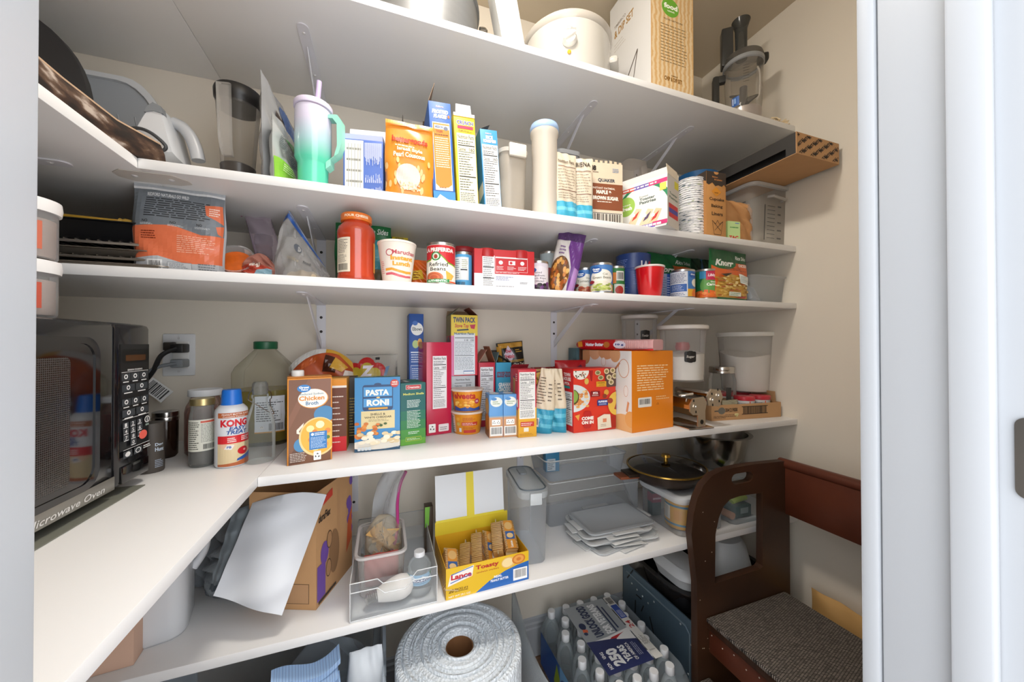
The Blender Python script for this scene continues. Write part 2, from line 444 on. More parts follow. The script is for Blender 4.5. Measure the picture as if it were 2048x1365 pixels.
def tub_mesh(w, d, h, tap=.9, r=.015, t=.0016, rim=.004, rimh=.006, z0=0., solid=False):
    """rounded rectangular open tub"""
    b = MB()
    R = [ring(w*tap-.004, d*tap-.004, r*.8, z0), ring(w*tap, d*tap, r, z0+.003), ring(w, d, r, z0+h-rimh), ring(w+2*rim, d+2*rim, r+rim, z0+h-rimh), ring(w+2*rim, d+2*rim, r+rim, z0+h), ring(w-2*t, d-2*t, r, z0+h), ring(w*tap-2*t, d*tap-2*t, r, z0+.003+t)]
    b.loft(R, None, (True, True)); return b

# ------------------------------------------------------------------ the room
XL, XR, YF, YB, ZC = -.843, 1.354, .837, 1.2225, 2.338
S1, S2, S3, S4, S5 = 1.899, 1.478, 1.2797, .8768, .5424     # shelf tops
TH = .019
wall_m = mat('#e0d8ca', .7, noise=.025, scale=3.5, bump=.06)
white_m = mat('#e6e6e6', .38, noise=.015, scale=6)
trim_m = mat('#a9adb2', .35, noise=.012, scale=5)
kraft = mat('#b98f63', .75, noise=.08, scale=30, bump=.05)
ceil_m = mat('#cfc2ac', .8, noise=.02, scale=4)
struct(MB().box(XL-.1, XR+.1, YB, YB+.1, 0, ZC+.1).build('wall_back', wall_m))
struct(MB().box(XL-.1, XL, .21, YB, 0, ZC+.1).build('wall_left', wall_m))
struct(MB().box(XR, XR+.1, .05, YB, 0, ZC+.1).build('wall_right', wall_m))
struct(MB().box(XL, XR, .05, YB, ZC, ZC+.1).build('ceiling', ceil_m))
wf = MB(); wf.box(XL-.1, -.155, .065, .208, 0, ZC); wf.box(.45, XR, .065, .208, 0, ZC); wf.box(-.155, .45, .065, .208, 2.02, ZC)
struct(wf.build('wall_front', wall_m))
fl = struct(MB().box(XL-.1, XR+.1, -.6, YB+.1, -.06, -.012).build('floor', mat('#6b5140', .6)))
plank = ramp_mat('plank_wood', [(.3, '#6a4c38'), (.6, '#8b6a50'), (.8, '#a08266')], 9, .4, (1, 14, 6), .1)
for k in range(13):
    y0 = -.45+k*.128
    o = MB().box(XL, XR, y0, y0+.1255, -.012, 0, b=.0015).build('plank', plank, fl)
def baseboard(name, pts):
    b = MB()
    b.loft([[(p[0], p[1], p[2]) for p in r] for r in pts], None, (True, True)); return struct(b.build(name, trim_m, smooth=0))
pr = [(0, 0), (-.014, 0), (-.014, .1), (-.011, .105), (-.011, .115), (-.006, .12), (-.005, .13), (0, .135)]
baseboard('baseboard_back', [[(x, YB+a, z) for a, z in pr] for x in (XL, XR)])
baseboard('baseboard_right', [[(XR+a, y, z) for a, z in pr] for y in (.21, YB-.014)])
baseboard('baseboard_left', [[(XL-a, y, z) for a, z in pr] for y in (.21, YB-.014)])
# door frame round the camera's doorway
j = MB(); j.box(-.155, -.136, .06, .209, 0, 2.02, b=.002); struct(j.build('trim_1', trim_m), 'white door jamb on the left of the doorway')
j = MB(); j.box(.43, .45, .06, .196, 0, 2.02, b=.002); j.box(.4285, .45, .197, .211, 0, 2.02, b=.003)
struct(j.build('trim_2', trim_m), 'white door jamb on the right of the doorway')
struct(MB().box(.420, .4295, .128, .1505, 0, 2.0, b=.002).build('trim_3', trim_m), 'narrow door stop strip on the right jamb')
struct(MB().box(-.136, .43, .06, .209, 2.0, 2.02, b=.002).build('trim_4', trim_m), 'door frame head')
sp = thing('strike_plate', 'satin metal strike plate on the right door jamb', 'strike plate', (.4297, .106, 1.058))
pl = [(y, z) for y, z in rrect(.030, .058, .006, 5)]
b = MB(); b.loft([[(0, y, z) for y, z in pl], [(-.0015, y, z) for y, z in pl]]); b.build('plate', mat('#8f8a84', .3, 1.), sp)
b = MB(); b.lathe([(0, 0), (.0045, 0), (.004, .0008), (0, .0012)], 16); o = b.build('screw', mat('#a8a39c', .25, 1.), sp, loc=(-.0015, .0, 0), rot=(0, -pi/2, 0))

# ceiling lamp of the pantry (above the frame)
lamp = thing('ceiling_lamp', 'round flush ceiling lamp above the pantry', 'lamp', (.16, .565, ZC))
MB().lathe([(.12, 0), (.12, -.018), (.112, -.022)], 32).build('lamp_base', mat('#e6e6e6', .4), lamp)
em, n_, l_, b_ = new_mat('lamp_glow'); b_.inputs['Emission Color'].default_value = (1, .93, .84, 1); b_.inputs['Emission Strength'].default_value = LAMP_W
MB().lathe([(.108, -.02), (.1, -.04), (.07, -.055), (.035, -.062), (0, -.064)], 32, cap=False).build('lamp_shade', em, lamp)

# ------------------------------------------------------------------ shelves with their brackets
brk_m = mat('#dcdce2', .4); dark_m = mat('#26211d', .6); scr_m = mat('#d8d8da', .35, .3)
def bracket(shelf, x, zb, wall=True, ln=.29, drop=.24, y1=YB):
    b = MB(); w = .0125
    p = [(x-w, y1-.001), (x+w, y1-.001), (x+w, y1-ln+.012)] + [(x+w*math.cos(t), y1-ln+.012-.012*math.sin(t)) for t in (0.4, .8, 1.2, 1.57, 1.9, 2.3, 2.7)] + [(x-w, y1-ln+.012)]
    b.loft([[(q[0], q[1], zb-.0004) for q in p], [(q[0], q[1], zb-.0032) for q in p]])
    b.box(x-w, x+w, y1-.0032, y1-.0004, zb-drop, zb-.003)
    o = b.build('bracket', brk_m, shelf)
    br = MB(); q = [(y1-.003, zb-.135), (y1-.003, zb-.112), (y1-.2, zb-.0032), (y1-.222, zb-.0032)]
    br.loft([[(x-.0012, a, c) for a, c in q], [(x+.0012, a, c) for a, c in q]]); br.build('brace', brk_m, o, smooth=0)
    for yy in (y1-.262, y1-.12):
        MB().lathe([(0, -.0022), (.003, -.0018), (.0045, 0)], 12, cap=False).build('screw', scr_m, o, loc=(x, yy, zb-.0032))
    for dz in (.04, .083, drop-.03):
        MB().lathe([(0, .0006), (.0038, .0005), (.0042, 0)], 12, cap=False).build('screw_hole', dark_m, o, loc=(x, y1-.0033, zb-dz), rot=(pi/2, 0, 0))
    return o
def shelf(name, label, top, arm=None, brk=(-.177, .607, .99), drop=.24):
    s = thing(name, label, 'shelf', (0, 0, 0)); s['group'] = 'white pantry shelves'
    x0 = XL+.0005 if arm is None else arm+.0004
    MB().box(x0, XR-.0005, YF, YB-.0004, top-TH, top, b=.0008).build('board', white_m, s)
    if arm is not None: MB().box(XL+.0005, arm-.0004, .211, YB-.0004, top-TH, top, b=.0008).build('side_board', white_m, s)
    for x in brk: bracket(s, x, top-TH, drop=drop)
    return s
s1 = shelf('pantry_shelf', 'topmost white shelf, carrying the slow cooker', S1, arm=-.427)
s2 = shelf('pantry_shelf', 'second white shelf from the top, carrying the cereal boxes', S2, arm=-.4186, drop=.175)
s3 = shelf('pantry_shelf', 'third white shelf from the top, carrying cans and pouches', S3)
s4 = shelf('pantry_shelf', 'wide white L-shaped counter shelf carrying the microwave', S4, arm=-.2328, brk=(-.085, .47, 1.0))
s5 = shelf('pantry_shelf', 'lowest white shelf, carrying the clear plastic bins', S5, brk=(-.3, .6, 1.1))
# mending plate and bracket tip under the second shelf
b = MB(); p = [(-.452, .850), (-.375, .848), (-.358, .868), (-.358, .885), (-.38, .897), (-.452, .9), (-.47, .885), (-.47, .868)]
b.loft([[(x, y, S2-TH-.0003) for x, y in p], [(x, y, S2-TH-.0018) for x, y in p]]); o = b.build('joint_plate', mat('#c9c4bd', .45), s2)
for x, y in ((-.44, .872), (-.385, .872)):
    MB().lathe([(0, -.002), (.003, -.0016), (.0048, 0)], 12, cap=False).build('screw', scr_m, o, loc=(x, y, S2-TH-.0018))
x, y = on(120, 325, S2-TH)
b = MB(); b.loft([[(q[0]+x-.05, q[1]+y, S2-TH-.0003) for q in rrect(.13, .025, .012)], [(q[0]+x-.05, q[1]+y, S2-TH-.0028) for q in rrect(.13, .025, .012)]]); o = b.build('side_bracket', brk_m, s2)
MB().lathe([(0, -.002), (.003, -.0016), (.0048, 0)], 12, cap=False).build('screw', scr_m, o, loc=(x-.012, y, S2-TH-.0028))

# ------------------------------------------------------------------ placing helpers
def ang(u): return math.atan((u-1024)/CF)
def disc(u0, u1, vb, z):
    """round footprint that shows between columns u0, u1 and meets the plane z at row vb"""
    a = (ang(u0)+ang(u1))/2; h = (ang(u1)-ang(u0))/2; um = 1024+CF*math.tan(a)
    p = on(um, vb, z); d0 = math.hypot(*p); k = math.sin(h); r = d0*k/(1-k); s = (d0+r)/d0
    return (p[0]*s, p[1]*s), r
def discy(u0, u1, y):
    a = (ang(u0)+ang(u1))/2; h = (ang(u1)-ang(u0))/2; um = 1024+CF*math.tan(a); x = ux(um, y)[0]
    return (x, y), math.hypot(x, y)*math.sin(h)
glass = clear('#eef3f2', .04, .03, name='clear_glass')
plastic = clear('#eef0f2', .16, .15)
frosty = clear('#e9e9ea', .42, .3)
steel = mat('#c4c2bf', .2, 1.); chrome = mat('#d9d6d2', .1, 1., noise=.02)
black_p = mat('#17171a', .35); white_p = mat('#e8e8e8', .35)
Z4 = S4+.0004

# ------------------------------------------------------------------ microwave on the counter
tag(MB().box(-.842, -.4165, .30, .862, S4+.0002, S4+.0022, b=.0008).build('counter_mat', mat('#74766c', .5, noise=.1, scale=20)), 'grey flat mat under the microwave', 'mat')
mw = thing('microwave', 'black microwave oven with keypad standing on the counter shelf', 'microwave', (-.635, .65, S4+.0022))
MX, MY0, MY1, MH = -.428+.635, .40-.65, .90-.65, .300
MB().box(-.20, MX-.022, MY0, MY1, .012, MH, b=.006).build('body', mat('#1b1b1d', .35, noise=.05), mw)
dsp = .802-.65
glossk = mat('#0b0b0d', .06, coat=.6)
dr = MB().box(MX-.021, MX, MY0, dsp-.0015, .014, MH-.002, b=.008).build('door', mat('#121214', .09, coat=.5), mw)
# door window: recessed dark frame and perforated screen
b = MB(); yz = [(y, z) for y, z in rrect(.345, .235, .03, 6, (MY0+dsp)/2-.01, .155)]
yi = [(y, z) for y, z in rrect(.325, .215, .026, 6, (MY0+dsp)/2-.01, .155)]
b.loft([[(MX+.0002, y, z) for y, z in yz], [(MX+.0022, y, z) for y, z in yz], [(MX+.0022, y, z) for y, z in yi], [(MX+.0006, y, z) for y, z in yi]], None, (False, True)); b.build('window_frame', glossk, dr)
m, n, l, bs = new_mat('perforated_screen'); bs.inputs['Roughness'].default_value = .25
vo = n.new('ShaderNodeTexVoronoi'); vo.inputs['Scale'].default_value = 330; vo.inputs['Randomness'].default_value = 0; tc = n.new('ShaderNodeTexCoord'); l.new(tc.outputs['Object'], vo.inputs['Vector'])
cr = n.new('ShaderNodeValToRGB'); cr.color_ramp.elements[0].position = .3; cr.color_ramp.elements[0].color = lin('#0a0a0b'); cr.color_ramp.elements[1].position = .5; cr.color_ramp.elements[1].color = lin('#454240')
l.new(vo.outputs['Distance'], cr.inputs[0]); l.new(cr.outputs[0], bs.inputs['Base Color'])
b = MB(); yi = rrect(.25, .185, .008, 4, (MY0+dsp)/2-.02, .150)
b.loft([[(MX+.0007, y, z) for y, z in yi], [(MX+.0014, y, z) for y, z in yi]]); b.build('window_screen', m, dr)
MB().box(MX+.0002, MX+.0022, MY0+.004, dsp-.004, .016, .038, b=.0009).build('sill_strip', mat('#8d8b84', .3, .4), dr)
I = Ink(); I.text('Sensor  Microwave Oven', .42, .1, .93, .8, '#d8d8d6', .01, .25)
I.put('door_lettering', dr, lambda x, y, e: (MX+.0022+e, MY0+x*(dsp-MY0), .019+y*.014))
cp = MB().box(MX-.021, MX, dsp, MY1, .014, MH-.002, b=.009).build('control_panel', mat('#151518', .12, coat=.4), mw)
I = Ink(.35); K = '#3a3f44'; W = '#e9eaea'
I.rect(.1, .10, .93, .88, '#191b1e'); I.rrect(.13, .74, .93, .845, .1, '#06090c', .3); I.rect(.25, .755, .82, .80, '#4a2b10')  # brown band on the dark display: an orange reflection painted in
I.text('SENSOR COOKING', .3, .682, .72, .695, W); I.rect(.14, .672, .9, .675, W)
for r, (y, cells) in enumerate(((.612, 3), (.53, 2), (.425, 3), (.345, 2))):
    for c in range(cells):
        w = .76/cells; x = .14+c*w; I.rect(x, y, x+w*.93, y+.052, K)
        I.ell(x+w*.46, y+.028, w*(.2 if cells == 3 else .13), .017, W); I.ell(x+w*.46, y+.028, w*(.11 if cells == 3 else .07), .009, K)
        I.rect(x+w*.15, y-.014, x+w*.75, y-.007, W)
I.rect(.14, .328, .9, .331, W)
for k, t in enumerate('1234567890'):
    r, c = divmod(k, 3); x = .15+c*.19+(.19 if k == 9 else 0); y = .275-r*.047
    I.rect(x, y-.014, x+.16, y+.03, K); I.text(t, x+.05, y-.002, x+.11, y+.024, W); I.rect(x+.02, y-.011, x+.14, y-.006, W)
I.ell(.82, .285, .08, .026, W); I.ell(.82, .285, .06, .02, K); I.rect(.81, .27, .83, .3, W); I.rect(.77, .236, .87, .25, '#8fa39a')
I.rect(.14, .105, .9, .108, W)
for x in (.14, .43): I.rect(x, .045, x+.24, .095, K)
I.ell(.26, .07, .07, .018, W); I.ell(.55, .07, .08, .02, W); I.ell(.55, .07, .06, .015, K); I.lines(.7, .06, .92, .09, 2, W, .5)
I.ell(.69, .175, .12, .034, '#f0685a', 26)
I.put('keypad', cp, lambda x, y, e: (MX+e, dsp+x*(MY1-dsp), .05+y*(MH-.06)))
MB().box(MX-.002, MX+.003, dsp+.012, MY1-.010, .018, .047, b=.002).build('door_button', glossk, cp)
for yy in (MY0+.03, MY1-.03):
    for xx in (-.17, MX-.06): MB().lathe([(.012, 0), (.012, .012)], 14).build('foot', black_p, mw, loc=(xx, yy, 0))
# stacked storage jars on top of the microwave (cut by the door frame)
for k, (z0, h, lab, col) in enumerate(((S4+.3025, .083, 'lower of two stacked clear jars on the microwave, with red stripe label', '#b9533f'), (S4+.3860, .087, 'upper of two stacked clear jars on the microwave, white flip lid', '#c46a52'))):
    q = Round('storage_jar', lab, 'jar', (-.49, .715), z0, [(.036, 0), (.038, .004), (.038, h-.02), (.034, h-.018)], plastic, part='jar_body', group='stacked jars on the microwave', cap=False)
    q.part('lid', [(.041, h-.02), (.042, h-.012), (.041, h-.002), (.034, h-.0005), (0, h-.0005)], white_p)
    q.part('filling', [(.034, .003), (.0355, .006), (.0355, h-.03), (0, h-.028)], mat('#a9958a', .7, noise=.25, scale=120))
    I = Ink(); I.rect(.55, .05, .75, .9, col); I.lines(.3, .1, .5, .8, 6, '#4a4a4a'); q.wrap(I, .01, h-.03, 2.4)

# ------------------------------------------------------------------ wall outlet with plugs and cords
x0, zt_ = ay(327, 668, YB); x1, zb_ = ay(392, 751, YB); ox, oz = (x0+x1)/2, (zt_+zb_)/2; ow, oh = x1-x0, zt_-zb_
ol = thing('wall_outlet', 'white double-width wall outlet plate above the counter', 'outlet', (ox, YB, oz))
MB().box(-ow/2, ow/2, -.006, -.0006, -oh/2, oh/2, b=.003).build('cover_plate', mat('#dfe1e3', .35), ol)
MB().box(-.012, .022, -.0085, -.006, -.036, .036, b=.001).build('receptacle', mat('#e6e6e4', .35), ol)
for zz in (-.05, .05): MB().lathe([(0, .001), (.003, .0008), (.0034, 0)], 12, cap=False).build('screw', scr_m, ol, loc=(.0, -.006, zz*.9), rot=(pi/2, 0, 0))
MB().box(-.024, -.004, -.030, -.006, .012, .034, b=.003).build('switch_adapter', mat('#35302b', .5), ol)
def cord_thing(name, label, pts, r, col, cat='cord'):
    m = mat(col, .5); o = thing(name, label, cat, pts[0]); p0 = Vector(pts[0])
    MB().tube([Vector(p)-p0 for p in smooth_path(pts)], r, 8).build('cord', m, o); return o
def smooth_path(p, k=8):
    p = [Vector(q) for q in p]; out = []
    for i in range(len(p)-1):
        a, b, c, d = p[max(i-1, 0)], p[i], p[i+1], p[min(i+2, len(p)-1)]
        for j in range(k):
            t = j/k; out.append(.5*((2*b)+(c-a)*t+(2*a-5*b+4*c-d)*t*t+(3*b-a-3*c+d)*t**3))
    return out+[p[-1]]
bk = cord_thing('power_cord', 'black power cord with plug in the upper outlet socket', [(ox+.012, YB-.045, oz+.018), (ox-.012, YB-.06, oz+.0), (ox-.028, YB-.062, oz-.04), (ox-.055, YB-.06, oz-.075), (ox-.1, YB-.07, oz-.1), (ox-.15, YB-.09, oz-.14)], .0055, '#121213')
MB().box(-.014, .014, -.002, .036, -.012, .012, b=.004).build('plug', mat('#1b1b1c', .45), bk)
gy = cord_thing('power_cord', 'grey power cord with plug in the lower outlet socket', [(ox+.012, YB-.045, oz-.022), (ox-.02, YB-.06, oz-.03), (ox-.06, YB-.066, oz-.06), (ox-.09, YB-.07, oz-.08), (ox-.14, YB-.08, oz-.1)], .0045, '#6c7176')
MB().box(-.014, .014, -.002, .036, -.011, .011, b=.004).build('plug', mat('#7e8488', .45), gy)
tg = MB().box(-.028, .028, -.0006, .0006, -.018, .018).build('cord_tag', mat('#d8d8d6', .5), gy, loc=(-.03, -.02, -.065), rot=(0, .75, 0))
I = Ink(); I.bars(.1, .1, .9, .9, '#3a3a3a', 10); I.put('tag_print', tg, lambda x, y, e: (-.028+x*.056, -.0006-e, -.018+y*.036))

# ------------------------------------------------------------------ jars and bottles at the left end of the counter
(p, r) = disc(274, 330, 948, Z4); h = zt(p, 846)-S4
q = Round('protein_tumbler', 'matte black cylinder with pale lettering beside the microwave', 'tumbler', p, Z4, [(r*.95, 0), (r, .003), (r, h*.82), (r*1.0, h*.825), (r, h-.003), (r*.97, h), (0, h)], mat('#4a443f', .55, noise=.05))
I = Ink(); I.text('Dog', .58, .52, .8, .60, '#c9d6e6', .03); I.text('Hunt', .58, .43, .82, .51, '#c9d6e6', .03); I.lines(.58, .1, .82, .27, 5, '#aab9cc', .4); q.wrap(I, 0, h, pi)
(p, r) = disc(288, 352, 925, Z4); h = zt((p[0], p[1]+.02), 824)-S4
q = Round('canning_jar', 'dark jar with ribbed silver screw lid behind the black cylinder', 'jar', (p[0], p[1]+.02), Z4, [(r*.7, 0), (r*.86, .006), (r*.88, h*.8), (r*.8, h*.9), (r*.8, h)], clear('#2a1a12', .75, .05), part='jar_body', cap=True)
q.part('lid', [(r*.9, h-.02), (r*.93, h-.018), (r*.93, h-.012), (r*.9, h-.011), (r*.92, h-.009), (r*.92, h), (r*.85, h+.001), (0, h-.001)], steel, 60)
(p, r) = disc(352, 442, 922, Z4); h = zt((p[0], p[1]), 782)-S4
q = Round('juice_jar', 'large jar of dark red juice with a white lid', 'jar', (p[0], p[1]+.03), Z4, [(r*.8, 0), (r*.95, .008), (r*.97, .03), (r*.97, h*.66), (r*.9, h*.75), (r*.7, h*.86), (r*.66, h*.9), (r*.66, h*.94)], clear('#d9b8ae', .2, .04), part='jar_body', n=40)
q.part('juice', [(0, .006), (r*.9, .008), (r*.93, .03), (r*.93, h*.64), (r*.86, h*.72), (0, h*.72)], mat('#7a1a10', .25, noise=.2, scale=30, coat=.5))
q.part('lid', [(r*.8, h*.9), (r*.83, h*.905), (r*.83, h*.985), (r*.8, h), (r*.7, h*.995), (0, h*.985)], mat('#dfe2e6', .4))
(p, r) = disc(376, 432, 936, Z4); h = zt(p, 797)-S4
q = Round('sauce_jar', 'glass jar with a gold lid and a paper nutrition label', 'jar', p, Z4, [(r*.86, 0), (r*.97, .006), (r, .02), (r, h*.68), (r*.93, h*.77), (r*.86, h*.82), (r*.86, h*.92)], clear('#c9ccca', .18, .04), part='jar_body')
q.part('sauce', [(0, .004), (r*.93, .006), (r*.95, .02), (r*.95, h*.25), (0, h*.25)], mat('#3a3432', .2))
q.part('lid', [(r*.9, h*.9), (r*.94, h*.905), (r*.94, h*.985), (r*.9, h), (0, h*.995)], mat('#b9a878', .3, .8))
I = Ink(); I.rect(0, 0, 1, 1, '#d5d6cb'); I.lines(.04, .05, .42, .95, 14, '#3a4034', .4, .3); I.rect(.45, .9, .95, .96, '#c9543f'); I.lines(.46, .28, .95, .88, 13, '#8a8c86', .4, .1); I.bars(.52, .06, .95, .22); q.wrap(I, h*.24, h*.70, 2.7)
(p, r) = disc(428, 496, 936, Z4); h = zt(p, 778)-S4
q = Round('dog_treat_bottle', 'white squeeze bottle with blue cap and red KONG lettering', 'bottle', p, Z4, [(r*.93, 0), (r, .004), (r, h*.70), (r*.96, h*.74), (r*.75, h*.785), (r*.6, h*.80), (r*.6, h*.82)], mat('#dcdfe4', .35), part='bottle_body')
q.part('cap', [(r*.66, h*.79), (r*.66, h*.80), (r*.58, h*.97), (r*.54, h*.99), (0, h*.995)], mat('#1f6fd0', .35), 40)
I = Ink(); I.rect(.2, .86, 1, .95, '#b8653a'); I.text('PEANUT BUTTER FLAVOR', .3, .905, .95, .935, '#f0ece6'); I.text('Contains Peanuts', .32, .87, .8, .893, '#f0ece6')
I.text('KONG', .27, .70, .86, .83, '#d0202c', .05); I.text('EASY', .45, .635, .82, .70, '#1d4f9a', .03, .2); I.text('TREAT', .4, .565, .85, .63, '#1d4f9a', .03, .2)
I.rect(.2, .40, 1, .54, '#d2232a'); I.lines(.42, .42, .62, .51, 3, '#f3e9e6', .5); I.lines(.7, .43, .92, .52, 3, '#f3e9e6', .5)
I.rect(.2, .04, 1, .40, '#dcc9a0'); I.poly([(.22, .37), (.36, .3), (.52, .31), (.6, .37), (.5, .39), (.3, .4)], '#e7c0a2'); I.poly([(.35, .31), (.5, .29), (.56, .37), (.42, .39)], '#e9e6e2'); I.text('PB', .41, .32, .5, .36, '#2b5cae', .03)
I.ell(.75, .25, .13, .07, '#c81d28'); I.ell(.78, .26, .03, .02, '#f2a0a0'); I.poly([(.62, .12), (1, .22), (1, .1), (.6, .08)], '#2b5cae'); I.poly([(.2, .04), (.6, .06), (1, .14), (1, .0), (.2, .0)], '#b8653a'); q.wrap(I, h*.02, h*.74, 2.9)
(p, r) = disc(487, 551, 929, Z4); h = zt(p, 764)-S4
q = Round('swing_top_bottle', 'empty clear swing-top bottle with wire bail', 'bottle', p, Z4, [(r*.9, 0), (r, .004), (r, h*.42), (r*.94, h*.5), (r*.72, h*.62), (r*.52, h*.72), (r*.48, h*.78), (r*.56, h*.80), (r*.56, h*.83), (r*.48, h*.86)], glass, part='bottle_glass', cap=True)
q.part('stopper', [(r*.5, h*.84), (r*.54, h*.9), (r*.5, h*.97), (r*.4, h), (0, h)], clear('#9b9c98', .35, .1), 20)
w = MB(); ph = q.phi
def bail(sg):
    c = ph+sg*pi/2; ca, sa = math.cos(c), math.sin(c); cb, sb = math.cos(ph), math.sin(ph)
    return [(ca*r*.45, sa*r*.45, h*.9), (ca*r*.66, sa*r*.66, h*.86), (ca*r*.72+cb*r*.1, sa*r*.72+sb*r*.1, h*.79), (ca*r*.62, sa*r*.62, h*.765)]
for sg in (-1, 1): w.tube(smooth_path(bail(sg)), .0011, 6)
w.tube(smooth_path([bail(1)[-1], (math.cos(ph+2.4)*r*1.0, math.sin(ph+2.4)*r*1.0, h*.66), (math.cos(ph+2.2)*r*1.02, math.sin(ph+2.2)*r*1.02, h*.56), bail(-1)[-1]]), .0011, 6); w.build('wire_bail', steel, q.o)
(p, r) = disc(450, 578, 905, Z4); p = (p[0]+.002, 1.225-r*.99-.012); h = zt(p, 685)-S4
r = math.hypot(*p)*math.sin((ang(576)-ang(450))/2)*.98; p = (p[0], YB-r-.008)
q = Round('oil_jug', 'large clear square oil jug with a green cap', 'jug', p, Z4, [(r*.9, 0), (r*.98, .008), (r, .02), (r*.97, h*.2), (r, h*.3), (r*.97, h*.45), (r, h*.55), (r, h*.7), (r*.9, h*.76), (r*.36, h*.92), (r*.33, h*.94), (r*.33, h*.96)], clear('#dcdacd', .06, .05), part='jug_body', sq=4.)
q.part('oil', [(0, .006), (r*.94, .01), (r*.96, .02), (r*.93, h*.2), (r*.96, h*.3), (r*.93, h*.45), (r*.96, h*.53), (0, h*.53)], clear('#a08c18', .55, .1))
MB().lathe([(r*.40, h*.93), (r*.41, h*.935), (r*.41, h), (r*.37, h+.002), (0, h+.002)], 40).build('cap', mat('#1c5c3c', .4), q.o)
I = Ink(); I.rect(0, 0, 1, 1, '#dfe4ea'); I.lines(.06, .3, .94, .92, 10, '#4d5258', .4); I.recycle(.25, .16, .06, .5); I.bars(.5, .06, .95, .25); I.rect(0, 0, 1, .03, '#d89a3a'); q.wrap(I, h*.13, h*.48, .9, turn=.1)

# ------------------------------------------------------------------ cartons in the middle of the counter shelf
FL, FR = on(574, 933, Z4), on(664, 919, Z4); h = zt(FL, 759)-S4
B = Box('broth_carton', 'brown chicken broth carton with white cap, front of the pair', 'carton', FL, FR, Z4, h, .052, '#d98a2b')
I = Ink(); I.rect(.03, 0, .97, .985, '#74492f'); I.poly([(.03, .55), (.45, .985), (.6, .985), (.03, .4)], '#7f523a'); I.poly([(.5, .985), (.97, .985), (.97, .75), (.6, .6)], '#835741'); I.poly([(.03, .1), (.3, .28), (.3, .02), (.03, 0)], '#5f3a26')
I.ell(.57, .755, .34, .115, '#e0922d', 30); I.ell(.56, .76, .33, .11, '#f1ede4', 30); I.ell(.36, .88, .15, .045, '#2a7abf'); I.text('Great', .25, .88, .47, .905, '#ffffff', .04); I.text('Value', .29, .855, .45, .876, '#ffffff', .03)
I.text('Reduced Sodium', .27, .80, .80, .825, '#5b7d8c', .01); I.text('Chicken', .25, .735, .82, .79, '#d98a24', .03); I.text('Broth', .40, .68, .68, .725, '#2f6f9b', .02)
I.ell(.82, .56, .24, .1, '#3f7fae', 30); I.ell(.3, .22, .16, .08, '#3f7fae', 26); I.poly([(.2, .4), (.36, .48), (.34, .44), (.25, .38), (.3, .34), (.2, .36)], '#e9dfd0')
I.ell(.68, .30, .43, .23, '#e8c98a', 40); I.ell(.69, .305, .40, .21, '#e0ab35', 40)
for x, y, a, c in ((.5, .4, .09, '#f1dd9a'), (.72, .44, .1, '#f4e6b6'), (.9, .36, .07, '#d9822b'), (.52, .27, .07, '#d9822b'), (.62, .18, .1, '#f1dd9a'), (.86, .2, .06, '#d98f33'), (.9, .28, .05, '#47702a'), (.6, .36, .06, '#dd7f26')): I.ell(x, y, a, a*.45, c, 12)
I.rect(.48, .15, .88, .36, '#2371b5'); I.lines(.6, .31, .85, .35, 2, '#dfe9f2', .5); I.ell(.55, .33, .035, .018, '#dfe9f2', 8); I.lines(.51, .165, .85, .30, 9, '#a9c6e2', .45, .25); I.recycle(.66, .075, .07, .5); I.lines(.06, .03, .44, .14, 6, '#d9cfc6', .35)
B.front(I)
MB().box(-B.w/2, B.w/2, -B.d/2+.006, B.d/2-.006, h, h+.0035, b=.001).build('top_seal', mat('#c07a2a', .5), B.o)
MB().lathe([(.0125, 0), (.0125, .012), (.011, .0135), (0, .0135)], 24).build('cap', mat('#e4e4e2', .4), B.o, loc=(-B.w/2+.02, 0, h+.003))
I = Ink(); I.rect(.1, 0, .9, .25, '#c9323c'); I.rect(.1, .25, .9, .96, '#7a4a33'); B.left(I)
B = Box('broth_carton', 'second broth carton standing right behind the first, side panel showing', 'carton', (-.196, .975), (-.0845, .972), Z4, zt((-.196, .975), 760)-S4, .055, '#c78a2e')
I = Ink(); I.rect(0, 0, 1, .2, '#d0262f'); I.rect(0, .2, 1, .9, '#6b3d2a'); I.rect(0, .9, 1, .98, '#e0922d'); I.rect(0, .87, 1, .9, '#e9e2da'); I.lines(.72, .1, .95, .8, 9, '#e2d6cc', .18, .5); B.front(I)
B = Box('cracker_carton', 'dark narrow carton behind the broth cartons', 'carton', (-.16, 1.04), (-.066, 1.04), Z4, .175, .05, '#33291f')
I = Ink(); I.lines(.7, .1, .98, .7, 14, '#b99d4a', .3); B.front(I)
foil = mat('#d9d2cc', .25, .3)
px, pz = ay(642, 730, 1.10)
P = Pouch('chip_bag', 'crumpled open chip bag, red and yellow with white inside, behind the broth', 'bag', (px, 1.14), Z4, .17, zt((px, 1.12), 699)-S4, .07, mat('#b9532a', .35, noise=.3, scale=25), seed=4, wr=.012, belly=.6, bend=.02, arch=.2)
I = Ink(.3); I.poly([(.0, .87), (.25, .93), (.55, .96), (.55, 1), (0, 1)], '#dcdad6'); I.poly([(.55, .96), (.75, .97), (.97, .9), (1, 1), (.55, 1)], '#d9a63a'); I.poly([(.15, .8), (.4, .86), (.45, .93), (.2, .9)], '#c8602c'); I.poly([(.5, .75), (.7, .75), (.75, .92), (.55, .94)], '#4a2416'); I.poly([(.62, .8), (.8, .78), (.9, .88), (.7, .93)], '#d9a63a'); I.poly([(.82, .74), (.98, .78), (.97, .86), (.85, .82)], '#e8ddd2'); P.front(I)
px, pz = ay(742, 760, 1.12)
P = Pouch('tortilla_bag', 'clear tortilla bag with a red and yellow cloud label', 'bag', (px, 1.15), Z4, .15, zt((px, 1.15), 709)-S4, .06, clear('#d8d5cf', .28, .12, .4), seed=9, wr=.008, belly=.6)
I = Ink(.3)
